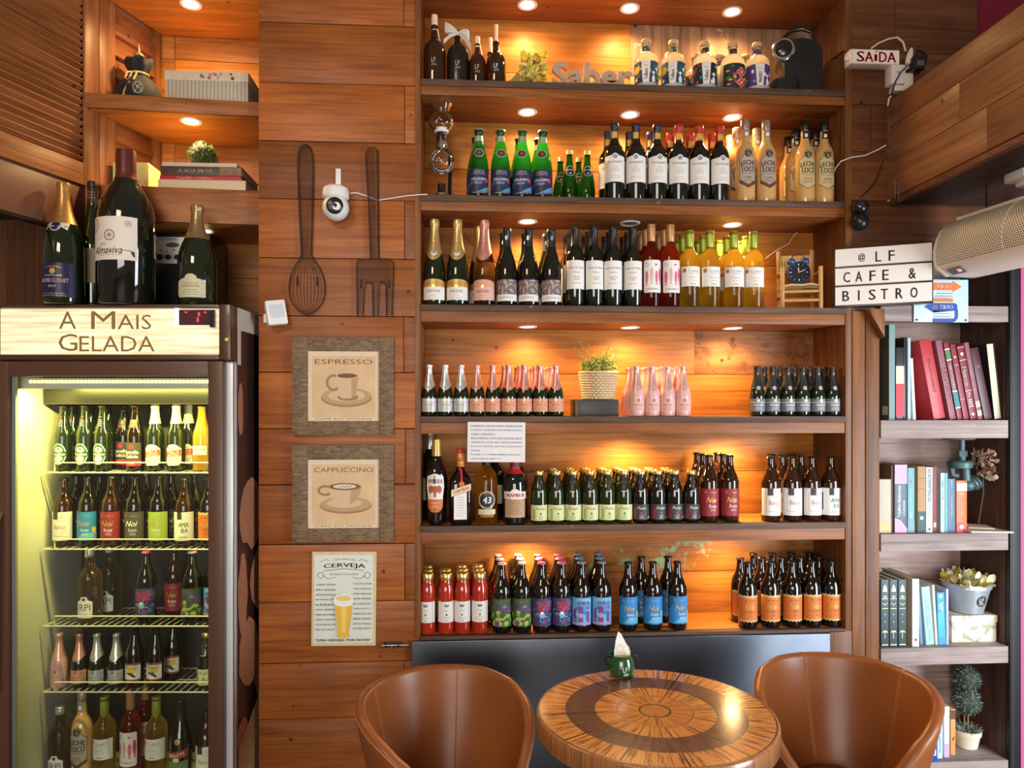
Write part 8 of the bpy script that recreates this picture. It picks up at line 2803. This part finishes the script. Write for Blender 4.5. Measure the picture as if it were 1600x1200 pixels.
TG = [mat('grey_green_sprig', (.10, .135, .10), .7), mat('pale_sage_sprig', (.26, .32, .27), .7), mat('dark_sprig', (.035, .05, .035), .7)]
for cz, rb in ((zt_(1060), .058), (zt_(1095), .062)):
    rr = random.Random(int(cz * 1000)); m = MB(); m.sphere((0, 0, cz), rb * .86, TG[2], 18, 12)
    for k in range(620):
        u = rr.uniform(-1, 1); a = rr.uniform(0, 2 * PI); s = math.sqrt(1 - u * u); d = Vector((s * math.cos(a), s * math.sin(a), u)); tg = d.cross(Vector((rr.uniform(-1, 1), rr.uniform(-1, 1), rr.uniform(-1, 1)))).normalized()
        b0 = Vector((0, 0, cz)) + d * rb * .84; tp = b0 + d * rb * rr.uniform(.10, .2) + tg * .010
        w = d.cross(tg) * .0016
        m.add([b0 - w, b0 + w, tp], [(0, 1, 2)], TG[rr.choice((0, 0, 1, 1, 2))])
    m.build('foliage_ball', t, normals=False)
rr = random.Random(8); m = MB()
for k in range(160):
    a = rr.uniform(0, 2 * PI); r_ = .045 * math.sqrt(rr.random()); b0 = Vector((r_ * math.cos(a), r_ * math.sin(a), hp * .85)); tp = b0 + Vector((math.cos(a) * .018, math.sin(a) * .018, rr.uniform(.008, .028)))
    m.tube([b0, (b0 + tp) / 2 + Vector((0, 0, .006)), tp], .0012, TG[rr.choice((0, 1, 1))], 4)
m.build('moss', t, normals=False)

# ------------------------------------------------------------------ table
TR, TH = .350, .750
tx, ty = .552, -.672


def marq(name, c1, c2, lines=True, freq=46, seg=12):
    m_ = bpy.data.materials.new(name); m_.use_nodes = True
    nt = m_.node_tree; L = nt.links.new
    tc = N(nt, 'ShaderNodeTexCoord'); sp = N(nt, 'ShaderNodeSeparateXYZ'); L(tc.outputs['Object'], sp.inputs[0])
    at2 = N(nt, 'ShaderNodeMath', operation='ARCTAN2'); L(sp.outputs[1], at2.inputs[0]); L(sp.outputs[0], at2.inputs[1])
    ln = N(nt, 'ShaderNodeVectorMath', operation='LENGTH'); L(tc.outputs['Object'], ln.inputs[0])
    k1 = N(nt, 'ShaderNodeMath', operation='MULTIPLY'); k1.inputs[1].default_value = freq; L(at2.outputs[0], k1.inputs[0])
    k2 = N(nt, 'ShaderNodeMath', operation='MULTIPLY'); k2.inputs[1].default_value = 9; L(ln.outputs['Value'], k2.inputs[0])
    cb = N(nt, 'ShaderNodeCombineXYZ'); L(k1.outputs[0], cb.inputs[0]); L(k2.outputs[0], cb.inputs[1]); L(sp.outputs[2], cb.inputs[2])
    nz = N(nt, 'ShaderNodeTexNoise'); nz.inputs['Scale'].default_value = 1.0; nz.inputs['Detail'].default_value = 3; nz.inputs['Roughness'].default_value = .6; L(cb.outputs[0], nz.inputs['Vector'])
    cr = N(nt, 'ShaderNodeValToRGB'); cr.color_ramp.elements[0].position = .36; cr.color_ramp.elements[0].color = (*c1, 1); cr.color_ramp.elements[1].position = .52; cr.color_ramp.elements[1].color = (*c2, 1)
    L(nz.outputs['Fac'], cr.inputs['Fac'])
    last = cr.outputs['Color']
    if lines:
        q = N(nt, 'ShaderNodeMath', operation='MULTIPLY'); q.inputs[1].default_value = seg / (2 * PI); L(at2.outputs[0], q.inputs[0])
        q2 = N(nt, 'ShaderNodeMath', operation='FRACT'); L(q.outputs[0], q2.inputs[0])
        q3 = N(nt, 'ShaderNodeMath', operation='LESS_THAN'); q3.inputs[1].default_value = .035; L(q2.outputs[0], q3.inputs[0])
        mx = N(nt, 'ShaderNodeMix', data_type='RGBA'); L(q3.outputs[0], mx.inputs['Factor']); L(last, mx.inputs['A']); mx.inputs['B'].default_value = (.045, .018, .008, 1); last = mx.outputs['Result']
    bs = nt.nodes['Principled BSDF']; L(last, bs.inputs['Base Color']); bs.inputs['Roughness'].default_value = .22; bs.inputs['Coat Weight'].default_value = .3; bs.inputs['Coat Roughness'].default_value = .15
    return m_


ZEB = marq('zebra_straw_marquetry', (.12, .035, .008), (.52, .23, .062), True, 34, 12)
ZEB2 = marq('fine_zebra_marquetry', (.14, .042, .010), (.50, .21, .055), True, 26, 18)
DKR = marq('dark_walnut_band', (.060, .026, .018), (.115, .052, .036), True, 16, 6)
EDGE = marq('edge_veneer', (.16, .055, .018), (.36, .15, .055), False, 70)
LINE = mat('ebony_line', (.030, .012, .007), .3)
t = thing('round_table', 'round marquetry table with zebra bands and dark ring, between the leather chairs', 'table', (tx, ty, 0))
m = MB()
rad = [0.0001, .042, .048, .1100, .1120, .1760, .1780, .2620, .2640, .3380, .3420]
mt = [ZEB2, LINE, ZEB2, LINE, ZEB, LINE, DKR, LINE, ZEB, LINE]
seg = 96
for i in range(len(mt)):
    m.lathe([(rad[i], 0), (rad[i + 1], 0)], mt[i], seg, cap0=False, cap1=False)
m.lathe([(.342, 0), (.348, -.002), (.350, -.006), (.350, -.056), (.346, -.060), (.0001, -.060)], [EDGE, EDGE, EDGE, EDGE, LINE], seg, cap0=False, cap1=False)
m.build('tabletop', t, loc=(0, 0, TH), angle=50)
m = MB(); m.lathe([(.040, .03), (.036, .06), (.034, TH - .075), (.12, TH - .062)], BLACK, 24); m.build('column', t)
m = MB(); m.lathe([(.0001, 0), (.23, 0), (.235, .008), (.20, .020), (.045, .034), (.0001, .036)], BLACK, 40); m.build('base', t)

# enamel pot with sachets
pc = (.0, .0)
u, v = (972 - 800) / FPX, (640 - 1056) / FPX
tt = (TH - CAMZ) / v
px_, py_ = tt * (_F[0] + _R[0] * u), tt * (_F[1] + _R[1] * u) - CAMD
t = thing('enamel_pot', 'small green enamel pot with dark handles holding sachets on the table', 'pot', (px_, py_ + .012, TH + .0008))
GEN = mat('green_enamel', (.012, .085, .030), .15, coat=.8)
hpot = .070
m = MB(); m.lathe([(.0001, .0), (.032, 0), (.040, .006), (.045, .022), (.044, .044), (.038, .060), (.040, .066), (.0415, hpot), (.039, hpot), (.036, .060), (.040, .04), (.0001, .01)], GEN, 36, cap0=False, cap1=False); m.build('body', t)
m = MB()
for s_ in (-1, 1):
    m.tube([(s_ * .040, 0, .060), (s_ * .052, -.004, .062), (s_ * .056, -.004, .048), (s_ * .050, -.002, .034), (s_ * .043, 0, .030)], .0035, IRON, 8)
m.build('handles', t)
p = Print(); p.text('LF', -.002, .030, .014, WHITEI, h=.016); p.rows(-.010, .012, .016, .005, 2, WHITEI, h=.0022)
m = MB(); p.lay(m, lambda x, z, l: Vector((.0462 * math.sin(x / .045 + .12), -.0462 * math.cos(x / .045 + .12), z)), step=.005); m.build('emblem', t, normals=False)
s = thing('paper_sachets', 'printed paper sachets standing in the green enamel pot', 'sachet', (px_ + .002, py_ + .012, TH + .014))
m = MB()
m.add([(-.026, -.008, .0), (.026, -.008, .0), (.028, -.012, .045), (.020, -.006, .078), (-.002, .002, .122), (-.012, .004, .130), (-.022, -.002, .100), (-.028, -.008, .060)], [(0, 1, 2, 3, 4, 5, 6, 7)], PAPER)
m.add([(-.022, .006, .0), (.030, .004, .0), (.032, .004, .050), (.026, .006, .075), (-.004, .010, .112)], [(0, 1, 2, 3, 4)], mat('cream_sachet', (.72, .64, .44), .6))
m.build('sachet', s, normals=False)
p = Print(); p.line([(-.018, .050), (-.020, .078), (-.006, .090), (.006, .082), (.002, .070)], .0012, GREYINK); p.rows(-.018, .018, .066, .006, 5, YELLOW, h=.003); p.rows(-.016, .016, .060, .007, 4, GREYINK, h=.0012)
m = MB(); p.lay(m, plane((0, -.0125, 0), (1, 0, 0), (0, .04, 1), (0, -1, 0))); m.build('print', s, normals=False)

# ------------------------------------------------------------------ leather tub chairs
LEA = mat('cognac_leather', (.235, .072, .019), .33, noise=.10, nscale=9, bump=.08, spec=.45)
LEAD = mat('cognac_leather_seat', (.225, .068, .018), .40, noise=.10, nscale=9, bump=.08)
THR = mat('tan_thread', (.42, .19, .08), .6)


def tub_profile(phi):
    """rim height share round the tub: 1 at the back, falling to the open front"""
    d = abs((math.degrees(phi) + 180) % 360 - 180)
    tbl = [(0, 1), (55, .975), (80, .92), (100, .82), (120, .66), (142, .32), (160, .10), (180, .0)]
    for (a0, v0), (a1, v1) in zip(tbl, tbl[1:]):
        if a0 <= d <= a1:
            f_ = (d - a0) / (a1 - a0); f_ = f_ * f_ * (3 - 2 * f_) * .35 + f_ * .65
            return v0 + (v1 - v0) * f_
    return 0


CA, CB, SEATZ, RIMZ = .268, .262, .430, .785


def tub_point(phi, t_, off):
    """t_ 0 at the foot of the shell, 1 at the rim; off outward from the mid surface"""
    top = SEATZ + .035 + (RIMZ - SEATZ - .035) * tub_profile(phi)
    z = .385 + (top - .385) * t_
    hz = (z - .385) / (RIMZ - .385)
    k = .54 + .46 * max(0, hz) ** .62
    return Vector(((CA * k + off) * math.sin(phi), (CB * k + off) * math.cos(phi), z))


def make_chair():
    t = thing('tub_chair', '', 'chair')
    n = 72; TK = .017
    loop = []
    for j in range(11):
        loop.append((j / 10 * .97, TK))
    for a in (30, 60, 90, 120, 150):
        loop.append((None, a))
    for j in range(10, -1, -1):
        loop.append((j / 10 * .97, -TK))
    vs, fs = [], []
    for k in range(n):
        phi = 2 * PI * k / n
        for t_, o_ in loop:
            if t_ is None:
                a = math.radians(o_)
                p_ = tub_point(phi, .97, TK * math.cos(a)); p_.z += TK * .9 * math.sin(a)
            else:
                p_ = tub_point(phi, t_, o_)
            vs.append(p_)
    ml = len(loop)
    for k in range(n):
        k2 = (k + 1) % n
        for j in range(ml):
            j2 = (j + 1) % ml
            fs.append([k * ml + j, k2 * ml + j, k2 * ml + j2, k * ml + j2])
    m = MB(); m.add(vs, fs, LEA, True); m.build('shell', t, angle=80)
    m = MB(); m.lathe([(.0001, .392), (.128, .392), (.140, .405), (.146, .425), (.142, .440), (.125, .450), (.0001, .455)], LEAD, 48, cap0=False, cap1=False); m.build('seat', t)
    m = MB()
    for phi0, gap in ((math.radians(37), .015), (math.radians(-37), .015)):
        for s_ in (-1, 0, 1):
            ph = phi0 + s_ * gap
            m.tube([tub_point(ph, q / 16 * .97, -TK - .0002) for q in range(3, 17)] + [tub_point(ph, .97, -TK * .6) + Vector((0, 0, TK * .75)), tub_point(ph, .97, 0) + Vector((0, 0, TK * .92)), tub_point(ph, .97, TK * .7) + Vector((0, 0, TK * .7))], .0011 if s_ else .0016, THR if s_ else LEA, 5)
    m.tube([tub_point(2 * PI * k / 90, .97, TK * .95) + Vector((0, 0, .002)) for k in range(90)], .0016, THR, 5, closed=True)
    m.build('stitching', t)
    m = MB(); m.lathe([(.03, .03), (.028, .34), (.10, .375), (.13, .388)], CHROME, 24); m.build('column', t)
    m = MB(); m.lathe([(.0001, 0), (.20, 0), (.205, .008), (.18, .016), (.035, .03), (.0001, .032)], CHROME, 40); m.build('base', t)
    return t


place('chair', make_chair, (X(702, -.60), -.60, 0), math.radians(33), 'brown leather tub chair beside the planked pier and fridge', 'leather tub chairs at the round table')
place('chair', make_chair, (X(1318, -.555), -.555, 0), math.radians(-35), 'brown leather tub chair in front of the bookcase', 'leather tub chairs at the round table')
